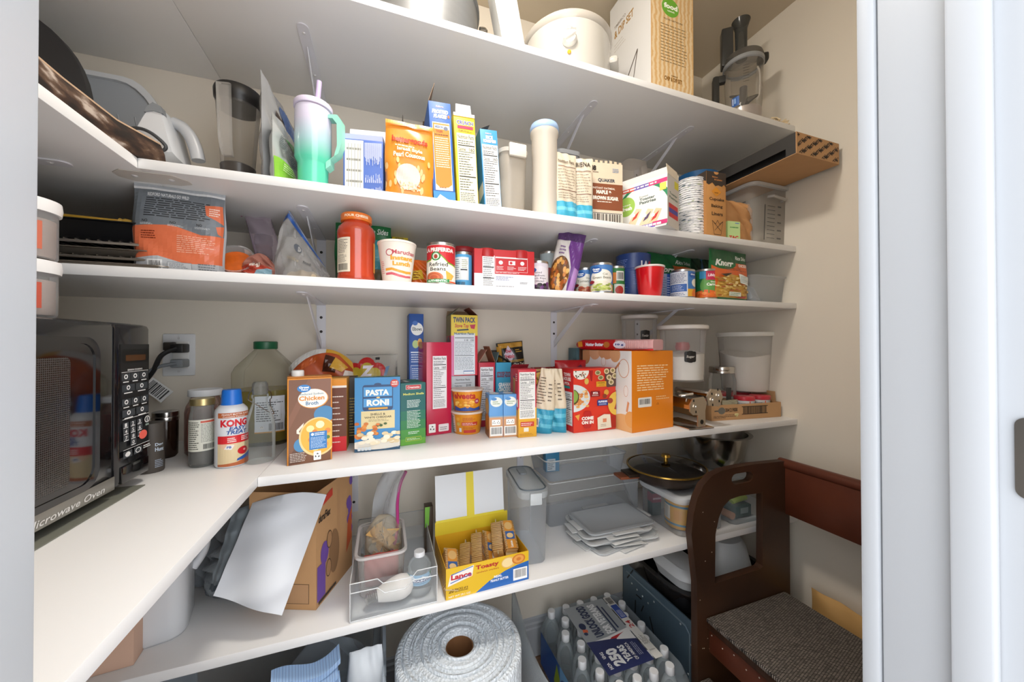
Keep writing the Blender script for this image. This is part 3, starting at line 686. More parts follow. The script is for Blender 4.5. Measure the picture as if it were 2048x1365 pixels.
for x, y, a in ((.2, .78, .16), (.42, .84, .17), (.62, .78, .16), (.2, .6, .17), (.16, .42, .16), (.2, .25, .16)): I.ell(x, y, a, a*.72, '#b5201f', 16)
for x, y, a in ((.22, .76, .11), (.42, .81, .12), (.58, .76, .1), (.2, .58, .12), (.18, .42, .11), (.2, .26, .11)): I.ell(x, y, a, a*.72, '#b9a02c', 16)
I.text('Z', .3, .72, .55, .86, '#e6dfe8', .06, .15); I.rect(.58, .93, .66, .96, '#2a2a2a'); I.poly([(.72, .7), (.78, .72), (.85, .85), (.78, .84)], '#6f93b5'); I.lines(.12, .15, .3, .5, 8, '#8a1f18', .3); P.front(I)

FL, FR = on(709, 906, Z4), on(800, 898, Z4); h = zt(FL, 757)-S4
B = Box('pasta_box', 'blue pasta box with a shells and white cheddar picture', 'box', FL, FR, Z4, h, .042, '#3a83b8')
I = Ink(); I.rect(0, 0, 1, 1, '#3b86bd'); I.rect(0, 0, 1, .1, '#28506e'); I.ell(.5, .09, .62, .07, '#e2ddd2', 30)
I.rrect(.17, .55, .84, .90, .05, '#27436b', .7); I.ell(.5, .905, .08, .02, '#27436b'); I.rect(.19, .74, .82, .87, '#4d97cf'); I.rect(.19, .60, .82, .715, '#4d97cf')
I.text('PASTA', .24, .755, .75, .835, '#f0efe6', .05); I.text('RONI', .26, .615, .75, .70, '#f0efe6', .05); I.ell(.51, .725, .04, .012, '#e6c07a'); I.rect(.3, .565, .72, .59, '#d39a35')
I.rect(.14, .30, .88, .545, '#d9c896'); I.text('SHELLS &', .34, .485, .67, .515, '#3a2a1c', .02); I.text('WHITE CHEDDAR', .21, .445, .81, .472, '#3a2a1c', .02); I.lines(.3, .4, .75, .435, 2, '#6b5c46', .3)
for k in range(26):
    a = rnd.random(); I.ell(.03+.45*rnd.random(), .18+.2*a, .055, .022, rnd.choice(('#c8712a', '#d98a35', '#b9601f')), 8)
for k in range(30): I.ell(.12+.85*rnd.random(), .10+.2*rnd.random()*(.4+.6*rnd.random()), .075, .026, rnd.choice(('#e9dcbe', '#dcc9a0', '#efe6d0', '#d6bd8e')), 10)
for k in range(8): I.ell(.45+.3*rnd.random(), .33+.05*rnd.random(), .04, .016, rnd.choice(('#3f5a28', '#d9712b')), 7)
I.ell(.875, .915, .095, .055, '#c23c33'); I.text('NICE', .82, .92, .94, .945, '#f2e5da', .04); I.text('NOW!', .81, .89, .94, .912, '#f2e5da', .04)
for k in range(4): I.rrect(.07+k*.075, .02, .135+k*.075, .065, .01, '#d3dbe0')
I.text('NET WT 6.2 OZ (176 g)', .65, .035, .97, .055, '#d9e2e8'); B.front(I)
I = Ink(); I.rect(0, .1, 1, .9, '#356b57'); I.lines(.05, .2, .95, .8, 4, '#cfd9c9', .3); B.top(I)

FL, FR = on(801, 893, Z4), on(851, 886, Z4); h = zt(FL, 768)-S4
B = Box('shells_box', 'green box of medium shells, side panel forward', 'box', FL, FR, Z4, h, .10, '#1c6b5a')
I = Ink(); I.rect(0, .55, 1, 1, '#175c5a'); I.rect(0, .4, 1, .55, '#1d6b52'); I.rect(0, .25, 1, .4, '#2c7a45'); I.rect(0, .1, 1, .25, '#46903a'); I.rect(0, 0, 1, .1, '#62a436')
I.rect(.2, .895, .82, .97, '#c9b7ae'); I.rect(.22, .9, .8, .965, '#b7343a'); I.text('Creamette', .27, .915, .75, .95, '#f2e6e0', .02); I.text('Medium Shells', .1, .805, .93, .84, '#d9d66a', .02)
I.lines(.25, .60, .8, .73, 6, '#d9e6de', .4, .2); I.lines(.25, .27, .8, .56, 12, '#d9e6de', .35, .25); I.lines(.3, .17, .75, .22, 2, '#d9e6de', .4); I.rect(.2, .06, .82, .125, '#c8c84a'); I.rect(.21, .065, .81, .12, '#5a9c38'); I.lines(.25, .075, .78, .11, 2, '#e2e8c8', .4); B.front(I)
I = Ink(); I.rect(.1, .1, .5, .9, '#46525a'); I.rect(.3, .3, .45, .7, '#c9c9c0'); B.top(I)
FL, FR = ux(818, 1.12), ux(847, 1.12); h = zt(FL, 628)-S4
B = Box('elbows_box', 'tall thin blue box of elbow pasta against the wall', 'box', FL, FR, Z4, h, .09, '#21509c')
I = Ink(); I.ell(.55, .87, .42, .055, '#e6e6e2', 24); I.text('Elbows', .24, .855, .88, .885, '#3a4a52', .02); I.ell(.42, .92, .18, .02, '#2a62b5'); I.ell(.45, .74, .22, .035, '#a9c07a', 14); I.ell(.75, .75, .17, .04, '#dfa53a', 16); I.ell(.75, .74, .1, .02, '#21509c', 12)
I.rect(.12, .665, .95, .675, '#d5dfec'); I.lines(.15, .58, .92, .66, 4, '#c9d6ea', .4); I.rect(.12, .39, .95, .56, '#c9d6ea'); I.rect(.14, .395, .93, .555, '#2457a6'); I.lines(.2, .40, .88, .54, 8, '#c9d6ea', .4); I.recycle(.53, .33, .1, .35); I.barcode(.13, .19, .97, .285); B.front(I)
I = Ink(); I.rect(.85, .3, 1, .95, '#163a78'); B.left(I)
FL, FR = on(853, 873, Z4), on(903, 866, Z4); h = zt(FL, 685)-S4
B = Box('snack_bar_box', 'tall glossy crimson box with white nutrition panel', 'box', FL, FR, Z4, h, .10, mat('#c01f45', .22, coat=.3), bevel=.001)
I = Ink(); I.facts(.24, .28, .80, .85, '#e6e4e6'); I.recycle(.22, .075, .11, .28); I.rrect(.47, .03, .88, .11, .03, '#e8dfe2', .4); I.lines(.53, .045, .82, .085, 2, '#6b6b6b', .4); B.front(I)
FL, FR = ux(902, 1.09), ux(950, 1.09); hb = zt(FL, 753)-S4
B = Box('rice_mix_box', 'pale grey box under the twin pack box', 'box', FL, FR, Z4, hb, .085, '#b9c0c6')
I = Ink(); I.text('Nutrition Facts', .2, .91, .78, .945, '#3a3a3a'); I.rect(.15, .86, .85, .868, '#333333'); I.text('Calories', .15, .80, .45, .83, '#333333'); I.text('210', .62, .80, .82, .84, '#333333', .03); I.lines(.15, .3, .85, .78, 10, '#666666', .3); B.front(I)
FL, FR = ux(902, 1.085), ux(955, 1.085); zb = S4+hb+.0012
B = Box('stuffing_box', 'yellow and red twin pack stuffing box standing on the grey box', 'box', FL, FR, zb, zt(FL, 630)-zb, .085, '#c8313f')
I = Ink(); I.rect(0, .66, 1, 1, '#dcc23c'); I.rect(0, 0, .1, .66, '#d77aa8'); I.text('TWIN PACK', .08, .875, .92, .965, '#27396b', .04); I.text('Stove Top', .14, .775, .66, .855, '#c23c3a', .03, .15); I.poly([(.7, .84), (.92, .85), (.88, .77), (.75, .78)], '#b9284a'); I.poly([(.22, .735), (.66, .75), (.65, .775), (.22, .76)], '#39434a')
I.rect(.11, .015, .9, .70, '#d5dbe2'); I.text('Nutrition Facts', .12, .675, .86, .715, '#36586b', .03); I.rect(.14, .618, .86, .628, '#2f3a40'); I.text('110  150', .5, .57, .86, .60, '#39434a', .02); I.rect(.14, .555, .86, .559, '#2f3a40'); I.lines(.14, .34, .86, .55, 9, '#7c858c', .3, .2); I.rect(.14, .325, .86, .333, '#2f3a40'); I.lines(.14, .10, .86, .31, 9, '#8d959b', .4, .1); I.rect(.46, .03, .86, .08, '#3a5f9c'); I.rect(.47, .032, .85, .066, '#e2e6ea'); B.front(I)
I = Ink(); I.rect(.0, .66, 1, 1, '#8a7a34'); I.ell(.5, .45, .36, .2, '#6a4a58', 24); B.left(I)
zz = .026
B.flap('l', .036, -.85, '#8b8d72'); B.flap('r', .036, -.85, '#7a4a3a'); B.flap('b', .02, -.5, '#a08466')

cup_y = mat('#dd8f1f', .4)
for k, (u0, u1, vb, vt, lab) in enumerate(((902, 967, 872, 827, 'lower of two stacked orange macaroni cups, ingredient side out'), (905, 970, 823, 779, 'upper of two stacked orange macaroni cups, cheese picture out'))):
    if k == 0: (p, r) = disc(u0, u1, vb, Z4); z0 = Z4; h0 = zt((p[0], p[1]-r), vt)-S4; pc, rc = p, r
    else: z0 = Z4+h0+.0012
    r = rc
    q = Round('macaroni_cup', lab, 'cup', pc, z0, [(r*.78, 0), (r*.8, .002), (r*.95, h0*.93), (r, h0*.94), (r, h0*.985), (r*.96, h0), (0, h0-.0005)], cup_y, part='cup_body', group='stacked macaroni cups')
    q.part('film_lid', [(r*1.01, h0*.93), (r*1.015, h0*.97), (r*.99, h0+.0006), (0, h0+.0006)], mat('#d9c9bc', .3), cap=False)
    I = Ink()
    if k:
        I.rect(0, .55, 1, 1, '#dc8a1c'); I.poly([(.05, .0), (.95, 0), (.9, .2), (.7, .13), (.5, .24), (.3, .14), (.1, .25)], '#2c4a94'); I.text('Velveeta', -.02, .62, .72, .95, '#b3261e', .04)
        for j in range(26): I.ell(.12+.65*rnd.random(), .22+.28*rnd.random(), .05, .06, rnd.choice(('#e7a63c', '#f0bf5c', '#d9872a')), 8)
        I.ell(.76, .5, .07, .13, '#a3224f'); I.text('2½', .72, .45, .8, .55, '#f0e0e4', .03); I.rect(.97, .1, 1.1, .9, '#e6e6e2')
    else:
        I.rect(-.02, .05, .12, .95, '#e6e2da'); I.lines(-.01, .1, .11, .9, 8, '#555555'); I.rect(.13, .05, .15, .95, '#e8c9a0')
        I.ell(.25, .75, .05, .09, '#e3a23a'); I.ell(.25, .5, .05, .09, '#c9b05a'); I.rect(.35, .42, .78, .6, '#c0392f'); I.lines(.37, .44, .76, .58, 2, '#f2d9c8', .4); I.lines(.38, .65, .75, .85, 3, '#b7501f', .4); I.rect(.4, .05, .75, .2, '#c0392f'); I.rect(.27, .1, .34, .3, '#d9dfe6'); I.lines(.38, .24, .75, .36, 2, '#b7501f', .4)
    q.wrap(I, h0*.04, h0*.93, 2.6)

def open_box(name, label, FL, FR, vt, d, col, ink, fl, z=None):
    z = z or Z4; B = Box(name, label, 'box', FL, FR, z, zt(FL, vt)-z, d, col); B.front(ink)
    for a in fl: B.flap(*a)
    return B
I = Ink(); I.facts(.1, .1, .9, .93, '#e0e2e6'); 
open_box('graham_cracker_box', 'red cracker box with torn open flaps behind the blue boxes', ux(957, 1.10), ux(990, 1.10), 726, .08, '#b8243c', I, [('l', .05, -.6, '#b98f78'), ('r', .055, -.35, '#a06a48'), ('b', .03, .1, '#c9b39a')])
I = Ink(); I.rect(0, 0, 1, 1, '#3c9cc2'); I.text('SCOOBY-DOO!', .06, .76, .98, .86, '#7a2030', .05); I.text('GRAHAM', .16, .61, .95, .68, '#eef2f2', .05); I.text('CRACKERS', .16, .54, .95, .61, '#eef2f2', .05); I.text('STICKS', .5, .48, .9, .53, '#eef2f2', .02); I.poly([(.15, .42), (.4, .47), (.95, .43), (.95, .38), (.5, .4), (.2, .36)], '#7d3a2a'); I.rect(.22, .41, .9, .425, '#d6b48c')
open_box('graham_stick_box', 'turquoise cracker stick box with dark open flaps', ux(992, 1.10), ux(1022, 1.10), 726, .08, '#3a93b8', I, [('l', .035, -.3, '#6c8a90'), ('r', .045, -1.0, '#5a4a3e'), ('b', .04, -.2, '#3c332c')])
px, pz = ay(1036, 710, 1.15)
P = Pouch('pretzel_bag', 'small black and gold pretzel bag standing behind the red boxes', 'bag', (px, 1.165), Z4, .098, zt((px, 1.15), 684)-S4, .05, mat('#1d1a17', .3), seed=3, belly=.75, roll=-.10)
I = Ink(.3); I.rect(.05, .93, .95, .99, '#b98a35'); I.poly([(0, .72), (.1, .72), (.14, .93), (0, .96)], '#c08f3a'); I.poly([(.2, .85), (.4, .96), (.55, .84), (.42, .74)], '#cdbfd0'); I.text('Deli', .28, .87, .48, .91, '#b3213a', .04); I.text('Pretzels', .22, .80, .55, .85, '#b3213a', .04); I.rect(.1, .765, .98, .772, '#c9a03c'); I.rect(.1, .75, .98, .757, '#c9a03c'); I.text('Our Twist', .5, .70, .97, .735, '#d9d2c2', .02); I.lines(.62, .86, .9, .91, 2, '#c9a03c', .4); P.front(I)
A, Bm, C = on(978, 877, Z4), on(1006.5, 875, Z4), on(1034.5, 873, Z4); h = zt(A, 791)-S4
for k, (a, c, lab) in enumerate(((A, Bm, 'left of two small blue snack boxes in front'), (Bm, C, 'right of two small blue snack boxes in front'))):
    B = Box('snack_box', lab, 'box', (a[0]+.0006, a[1]), (c[0]-.0006, c[1]), Z4, h, .058, '#5d97cf', group='small blue snack boxes')
    I = Ink(); I.rect(0, 0, 1, .47, '#c9956a'); I.rect(0, .47, 1, .5, '#8fa0b0'); I.ell(.52, .83, .43, .115, '#dfe3dc', 24); I.ell(.35, .9, .2, .035, '#4a86c0'); I.lines(.25, .77, .85, .86, 2, '#6a8a4a', .35); I.recycle(.35, .355, .13, .33); I.recycle(.65, .355, .13, .33); I.barcode(.06, .04, .96, .26); B.front(I)
    I = Ink(); I.ell(.5, .5, .35, .35, '#d6dde0', 20); I.rect(.3, .8, .7, .95, '#e0e0e0'); B.top(I)
    if k == 0:
        I = Ink(); I.rect(0, 0, 1, .5, '#8a5a30'); I.ell(.5, .7, .45, .2, '#c9a86a'); I.ell(.6, .35, .4, .2, '#c9803a'); B.left(I)
FL, FR = on(1036.5, 876, Z4), on(1073, 873, Z4); h = zt(FL, 740)-S4
B = Box('cheese_cracker_box', 'red and yellow box with nutrition panel beside the blue snack boxes', 'box', FL, FR, Z4, h, .075, '#c02a3a')
I = Ink(); I.rect(0, 0, 1, .43, '#dca32a'); I.facts(.06, .27, .93, .96, '#e6e4e0'); I.rect(.12, .155, .86, .225, '#c0392f'); I.lines(.16, .165, .82, .215, 2, '#f0dcd0', .4); I.rect(.3, .08, .56, .14, '#e2ded2'); I.lines(.05, .02, .95, .06, 2, '#a8741a', .3); B.front(I)
I = Ink(); I.rect(0, 0, 1, .4, '#d99a22'); I.poly([(.35, .55), (.6, .58), (.65, .85), (.4, .87)], '#c9a24a'); I.poly([(.35, .55), (.6, .58), (.48, .5)], '#27315c'); I.poly([(.4, .87), (.65, .85), (.52, .91)], '#27315c')
for k in range(4): I.rect(.38+k*.06, .58, .41+k*.06, .84, '#5a4a24')
I.lines(.72, .82, .95, .94, 4, '#f0d9d4', .5); I.ell(.95, .5, .12, .06, '#e8ded0', 12); B.left(I)
B.flap('b', .02, -1.0, '#a83240')
px, pz = ay(1096, 760, 1.06)
P = Pouch('taco_shell_bag', 'dark red tortilla bowl bag with yellow oval behind the snack pouches', 'bag', (px, 1.09), Z4, .1, zt((px, 1.08), 735)-S4, .05, mat('#7a1c14', .35), seed=5)
I = Ink(.3); I.rect(0, .0, 1, .62, '#2a4a8a'); I.poly([(.0, .6), (.2, .7), (.4, .6), (.6, .7), (.8, .62), (1, .68), (1, .5), (0, .5)], '#3a64b0'); I.ell(.5, .8, .5, .13, '#d9b23a', 26); I.text('OLD EL PASO', .05, .775, .95, .835, '#4a1c10', .04); I.rect(.05, .93, .95, .97, '#c9a66a'); P.front(I)
for k, (u, v, vt, rz, roll, lab) in enumerate(((1091, 868, 737, -.55, .12, 'cream and turquoise snack pouch leaning to the right'), (1117, 866, 738, -.75, .0, 'cream and turquoise snack pouch standing by the red cracker box'))):
    p = on(u, v, Z4); p = (p[0]-(.008 if k == 0 else 0), p[1]+.018)
    P = Pouch('snack_pouch', lab, 'pouch', p, Z4, .066, zt(p, vt)-S4, .03, mat('#d9c9ae', .4), rz=rz, roll=roll, seed=11+k, wr=.004, belly=.3, neck=.45)
    I = Ink(.35); I.rect(0, 0, 1, .38, '#2f95b5'); I.rect(0, .1, 1, .16, '#5ab4cc'); I.rect(0, .24, 1, .3, '#5ab4cc'); I.lines(.15, .45, .6, .88, 10, '#5a4a3c', .3); I.lines(.68, .5, .9, .8, 5, '#5a4a3c', .3); I.barcode(.15, .1, .4, .24); P.front(I)
FL, FR = on(1147, 867, Z4), on(1231, 858, Z4); h = zt(FL, 739)-S4
B = Box('pita_cracker_box', 'bright red pita cracker box with food bowls on the front', 'box', FL, FR, Z4, h, .074, '#c81f22')
I = Ink(); I.rect(0, 0, 1, 1, '#d93a26'); I.ell(.17, .97, .19, .14, '#e9e6dc', 24, 180, 360)
for k in range(14): I.ell(.05+.25*rnd.random(), .86+.1*rnd.random(), .018, .012, rnd.choice(('#6a4a34', '#3a4a2a', '#a8603a')), 6)
I.poly([(.35, .97), (.45, .97), (.43, .8), (.4, .8)], '#a81c1c'); I.ell(.3, .8, .05, .05, '#d9b65a'); I.ell(-.02, .54, .40, .215, '#d9dedd', 36, -90, 90)
for k in range(34): x = .02+.3*rnd.random(); I.ell(x, .40+.26*rnd.random(), .045, .022, rnd.choice(('#e0a35a', '#eec384', '#d88a4a', '#f0d2a0')), 5)
I.ell(-.02, .56, .14, .12, '#5a4a2a', 24, -90, 90); I.ell(-.02, .57, .115, .1, '#8aa84a', 24, -90, 90)
for x, y in ((.56, .93), (.63, .85)): I.ell(x, y, .07, .04, '#c9b48a'); I.ell(x, y, .045, .025, '#7a7a4a')
I.poly([(.72, .995), (1, .995), (1, .7), (.78, .69), (.74, .75)], '#5c4238')
for x, y in ((.77, .95), (.92, .96), (.83, .85), (.97, .87), (.88, .77)): I.ell(x, y, .065, .045, '#d8c49a'); I.ell(x, y, .035, .025, '#8a7a4a')
I.rect(.52, .705, .76, .79, '#dfa22a'); I.text('ORIGINAL', .55, .755, .73, .78, '#7a5a1a', .02); I.lines(.58, .72, .72, .745, 2, '#7a5a1a', .3)
I.rrect(.38, .55, .61, .64, .02, '#8a1a1e'); I.text('PITA', .44, .59, .56, .625, '#f2e6e0', .05); I.lines(.42, .56, .58, .585, 2, '#e6c9c0', .4); I.rrect(.54, .40, .80, .495, .02, '#233a86'); I.text('FLIPSIDES', .57, .45, .78, .48, '#e8ecf4', .05); I.lines(.58, .41, .76, .44, 2, '#c9d2e6', .4)
I.ell(.76, .61, .06, .045, '#d9a03a'); I.ell(.72, .55, .05, .035, '#8a3a24'); I.ell(1.0, .42, .2, .19, '#dfb64a', 26, 90, 270); I.ell(.85, .47, .07, .045, '#a0402c'); I.poly([(.95, .33), (1, .32), (1, .43)], '#a0402c')
I.poly([(.02, .27), (.13, .29), (.1, .19)], '#e0a04a'); I.rrect(.22, .06, .40, .33, .05, '#b82420'); I.text('COME', .17, .19, .45, .245, '#f2ece4', .06); I.text('ON IN', .17, .125, .45, .18, '#f2ece4', .06); I.poly([(.55, .02), (.88, .035), (.85, .25), (.7, .26), (.54, .21)], '#e6ddc8'); I.rect(.67, .13, .76, .19, '#d98a64'); I.lines(.62, .06, .8, .11, 2, '#9a8a74', .35); I.rect(.88, .03, .99, .22, '#a8281f'); B.front(I)
I = Ink(); I.rect(.08, .1, .92, .63, '#dfe3e4'); I.lines(.14, .13, .86, .6, 16, '#3a3a3a', .35, .2); I.rect(.1, .5, .9, .51, '#222222'); I.rect(.1, .35, .9, .357, '#222222'); I.text('TOWN', .25, .87, .78, .93, '#f0e4e0', .05); I.text('HOUSE', .22, .80, .82, .86, '#f0e4e0', .05); I.text('PITA', .32, .735, .72, .78, '#f0e4e0', .04); I.rect(.25, .68, .75, .72, '#2a8a8a'); B.left(I)
px, pz = ay(1148, 740, 1.05)
P = Pouch('snack_bag', 'red snack bag slumped behind the pita cracker box', 'bag', (px, 1.075), Z4, .11, zt((px, 1.07), 721)-S4, .045, mat('#b01a22', .3), seed=8, wr=.008, belly=.8, rz=-.2)
I = Ink(.3); I.poly([(.6, .88), (.8, .93), (.9, .86), (.7, .8)], '#5a1a3a'); I.poly([(.68, .86), (.8, .89), (.78, .84)], '#d9cfd4'); P.front(I)
FL, FR = on(1264, 867, Z4), on(1346, 854, Z4); h = zt(FL, 703)-S4
OB = Box('kitchen_tool_box', 'large orange carton with white illustrated side and barcode', 'box', FL, FR, Z4, h, .226, '#e07f10')
I = Ink()
I.rect(0, 0, 1, 1, '#e0800f'); I.lines(.12, .50, .88, .83, 11, '#f4d3a2', .42, .25); I.rrect(.14, .30, .46, .42, .02, '#e6e2da', .6); I.bars(.17, .335, .43, .40); I.lines(.57, .375, .92, .43, 2, '#efc48a', .4); I.recycle(.61, .325, .035, .5, '#e0800f', '#4a2408'); OB.front(I)
I = Ink(); I.rect(0, 0, 1, 1, '#dcd9d6'); 
for x, y, a, b_, c in ((.08, .93, .1, .13, '#c98a5a'), (.28, .97, .12, .1, '#d6a07a'), (.52, .97, .16, .09, '#c98f64'), (.7, .95, .1, .1, '#cf9a6e'), (.2, .12, .2, .1, '#e2b98a'), (.85, .08, .22, .13, '#dba66e'), (.98, .16, .1, .1, '#d99a56')): I.ell(x, y, a, b_, c, 18)
for x, y, a, b_ in ((.47, .85, .05, .06), (.86, .78, .1, .12), (.9, .5, .04, .07)): I.ell(x, y, a, b_, '#c9967a', 18); I.ell(x, y, a*.88, b_*.92, '#e2ddd8', 18)
I.poly([(.62, .70), (.78, .86), (.8, .84), (.64, .68)], '#b87a54'); I.poly([(.9, .25), (.93, .38), (.96, .36), (.93, .24)], '#cf8a5e'); I.poly([(.55, .3), (.58, .42), (.61, .3)], '#d9a27c'); I.lines(.62, .42, .74, .5, 3, '#d08a5a', .5); OB.left(I)
# cookie pack on top of the orange carton
ozt = S4+h+.0012; a = on(1172, 700, ozt); c = on(1338, 702, ozt)
p = ((a[0]+c[0])/2, (a[1]+c[1])/2+.012); rz = math.atan2(c[1]-a[1], c[0]-a[0]); L = math.hypot(c[0]-a[0], c[1]-a[1])
ck = thing('cookie_pack', 'red cookie pack with open pink tray lying on the orange carton', 'cookie pack', (p[0], p[1]+.03, ozt), rz)
b = MB(); hh = zt((p[0], p[1]), 679)-ozt
def ckr(t, k=1.):
    e = min(1., (t)/.12)**.6 if t < .12 else 1.; w = .085*(.55+.45*e)*k; hz = hh*(.12+.88*e)*k
    pts = rrect(w, hz, hz*.3, 4); return [(-L/2+t*L, y, hz/2/k*1.0+z if False else hh/2+z) for y, z in pts]
b.loft([ckr(t) for t in (0, .02, .05, .09, .13, .3, .5, .56)]); b.build('wrapper', mat('#b8141c', .22, coat=.3), ck)
b = MB(); b.loft([[(x*1.0, y, z) for x, y, z in ckr(t, .93)] for t in (.55, .6, .7, .8, .9, .97, .995)]); b.build('tray', clear('#e9b3b4', .8, .25), ck)
for k in range(16): MB().box(-L/2+(.6+k*.022)*L, -L/2+(.606+k*.022)*L, -.0425, -.0395, hh*.2, hh*.85).build('tray_rib', mat('#efc9c6', .4), ck)
b = MB(); b.loft([[(-L/2+t*L, -.043-.002*math.sin(t*30), hh*(.05+.13*abs(math.sin(t*4)))), (-L/2+t*L, -.041, hh*.04), (-L/2+t*L, -.036, 0)] for t in [.55+.45*k/14 for k in range(15)]], None, (False, False), False); b.build('torn_film', mat('#d42a30', .3), ck)
I = Ink(.25); I.text('Nutter Butter', .18, .35, .42, .7, '#e6e4ea', .06, .1); I.poly([(.08, .25), (.14, .3), (.13, .85), (.07, .8)], '#d98a2c'); I.ell(.46, .5, .04, .3, '#b56a2c'); I.ell(.62, .5, .075, .36, '#e2dcea', 20); I.text('10 g', .57, .38, .67, .62, '#34478a', .05)
I.put('wrapper_print', ck, lambda x, y, e: (-L/2+x*L, -.0427-e, hh*.04+y*hh*.92))
FL, FR = ux(1153, 1.125), ux(1168, 1.125)
B = Box('tea_box', 'thin teal and brown box peeking out behind the orange carton', 'box', FL, FR, Z4, zt(FL, 697)-S4, .06, '#4a6a72')
I = Ink(); I.rect(.35, 0, .75, 1, '#6b3f2a'); B.front(I)

# ------------------------------------------------------------------ round tubs, pasta machine and frosting at the right end
def round_tub(name, label, xy, z, r0, r1, h, lid=True, fill=None, fillc='#e6e2da', tagtxt=None, tagy=.5, lidr=1.06, lidm=None, body=None):
    body = body or clear('#ececec', .13, .18)
    q = Round(name, label, 'tub', xy, z, [(r0*.9, 0), (r0, .004), (r1, h-.008), (r1*1.04, h-.008), (r1*1.04, h-.001)], body, part='tub_body', n=44, cap=False)
    if fill:
        n = 40; b = MB(); f0, f1 = fill
        rr = lambda z_: (r0+(r1-r0)*z_/h)*.965
        def top(a): return h*(f0+(f1-f0)*(.5+.5*math.cos(a-.6)))+.003*math.sin(3*a)
        rings = [[(rr(.007)*math.cos(2*pi*k/n), rr(.007)*math.sin(2*pi*k/n), .007) for k in range(n)]]
        for s_ in (1, .7, .35): rings.append([(rr(top(2*pi*k/n))*s_*math.cos(2*pi*k/n), rr(top(2*pi*k/n))*s_*math.sin(2*pi*k/n), h*(f0+f1)/2+(top(2*pi*k/n)-h*(f0+f1)/2)*s_) for k in range(n)])
        b.loft(rings); b.build('contents', mat(fillc, .85, noise=.04, scale=50), q.o, smooth=60)
    if lid: q.part('lid', [(r1*lidr*.97, h-.012), (r1*lidr, h-.010), (r1*lidr, h-.001), (r1*lidr*.96, h+.002), (r1*.8, h+.002), (r1*.78, h-.001), (0, h-.001)], lidm or mat('#d8d2cb', .4), 44)
    if tagtxt:
        I = Ink(); I.rrect(.2, .05, .8, .95, .1, '#1f1d1c', 1.2); I.ell(.5, .95, .12, .07, '#1f1d1c'); I.ell(.5, .05, .12, .07, '#1f1d1c'); I.text(tagtxt, .3, .36, .72, .62, '#e6e2da', .0, .2)
        zc = h*tagy; q.wrap(I, zc-.019, zc+.019, .9, 'name_tag', turn=.35)
    return q
(p, r) = discy(1241, 1316, 1.10); h = zt(p, 633)-S4
round_tub('powder_tub', 'small clear tub with a black name tag behind the cookie pack', p, Z4, r*.86, r*.95, h, fill=(.72, .76), tagtxt='Powder', tagy=.80)
# chrome pasta machine
fx, fy = on(1420, 856, Z4); a = on(1362, 856, Z4); pm_rz = -.06
pm = thing('pasta_machine', 'chrome hand-crank pasta machine under the sugar tub', 'pasta machine', (fx-.03, fy+.07, Z4), pm_rz); pm.scale = (1, 1, 1.22)
L2 = .075
MB().box(-.055, .04, -L2-.004, L2, 0, .004, b=.0015).build('base_plate', chrome, pm)
def side_plate(y, t=.004):
    o1 = [(-.048, .045), (-.048, .062), (-.036, .078), (.004, .081), (.016, .066), (.010, .045), (.010, .006), (-.018, .006), (-.018, .036), (-.036, .036)]
    b = MB(); b.prism(o1, y, y+t); o = b.build('side_plate', mat('#c7b9a4', .28, .85), pm, smooth=0)
    for x, z in ((-.03, .058),):
        MB().lathe([(.006, 0), (.006, .002), (.003, .002), (.003, .0006), (0, .0006)], 18).build('bolt', chrome, o, loc=(x, y, z), rot=(pi/2, 0, 0))
    MB().lathe([(.0058, 0), (.0058, .0012), (.0042, .0012), (.0042, .0002), (0, .0002)], 18).build('clamp_hole', mat('#241f1a', .4), o, loc=(-.004, y, .018), rot=(pi/2, 0, 0))
    b = MB()
    for dx, dz in ((-.004, .014), (.004, -.014)): b.box(-.03+dx-.002, -.03+dx+.002, y-.0008, y, .058+dz-.003, .058+dz+.003)
    b.build('slot', mat('#15120f', .5), o)
side_plate(-L2); side_plate(L2-.006)
# cutter head, tilted
ch = MB(); poly = [(-.022, -.018), (.018, -.026), (.036, -.004), (.028, .016), (-.006, .022), (-.024, .004)]
ch.prism(poly, -L2-.002, -L2+.004); o = ch.build('cutter_plate', mat('#c7b9a4', .28, .85), pm, loc=(.04, 0, .078), rot=(0, -.1, 0), smooth=0)
for x, z in ((-.008, -.004), (.016, .004)): MB().lathe([(.006, 0), (.006, .002), (.003, .002), (.003, .0005), (0, .0005)], 18).build('bolt', chrome, o, loc=(x, -L2-.002, z), rot=(pi/2, 0, 0))
b = MB()
for x, z in ((-.006, .01), (-.006, -.018), (.018, .018), (.02, -.012)): b.box(x-.002, x+.002, -L2-.0028, -L2-.002, z-.003, z+.003)
b.build('slot', mat('#15120f', .5), o)
b = MB(); b.prism([(-.045, .05), (-.045, .06), (-.034, .074), (.002, .077), (.012, .064), (.0, .048)], -L2+.004, L2-.006); b.build('roller_cover', chrome, pm, smooth=0)
for x, z in ((.03, .082), (.055, .08)):
    b = MB(); b.tube([(x, -L2+.004, z), (x, L2-.006, z)], .011, 16); b.build('cutter_roller', chrome, pm)
b = MB(); b.tube([(-.05, -.03, .08), (-.012, -.05, .086)], .003, 8); b.build('crank_rest', chrome, pm)
(p, r) = disc(1316, 1413, 762, S4+.0905); zs = S4+.0905
p = (fx-.075, fy+.105); r = math.hypot(*p)*math.sin((ang(1413)-ang(1318))/2)
u_mid = (ang(1413)+ang(1318))/2; um = 1024+CF*math.tan(u_mid); p = (ux(um, p[1])[0], p[1]); zs = zt((p[0], p[1]-r*.6), 764); h = zt(p, 653)-zs
zs = max(zs, S4+.0895*1.22)
SUG = round_tub('sugar_tub', 'clear sugar tub with a black name tag standing on the pasta machine', p, zs, r*.92, r*1.02, h, fill=(.46, .54), tagtxt='Sugar', tagy=.45, lidr=1.12)
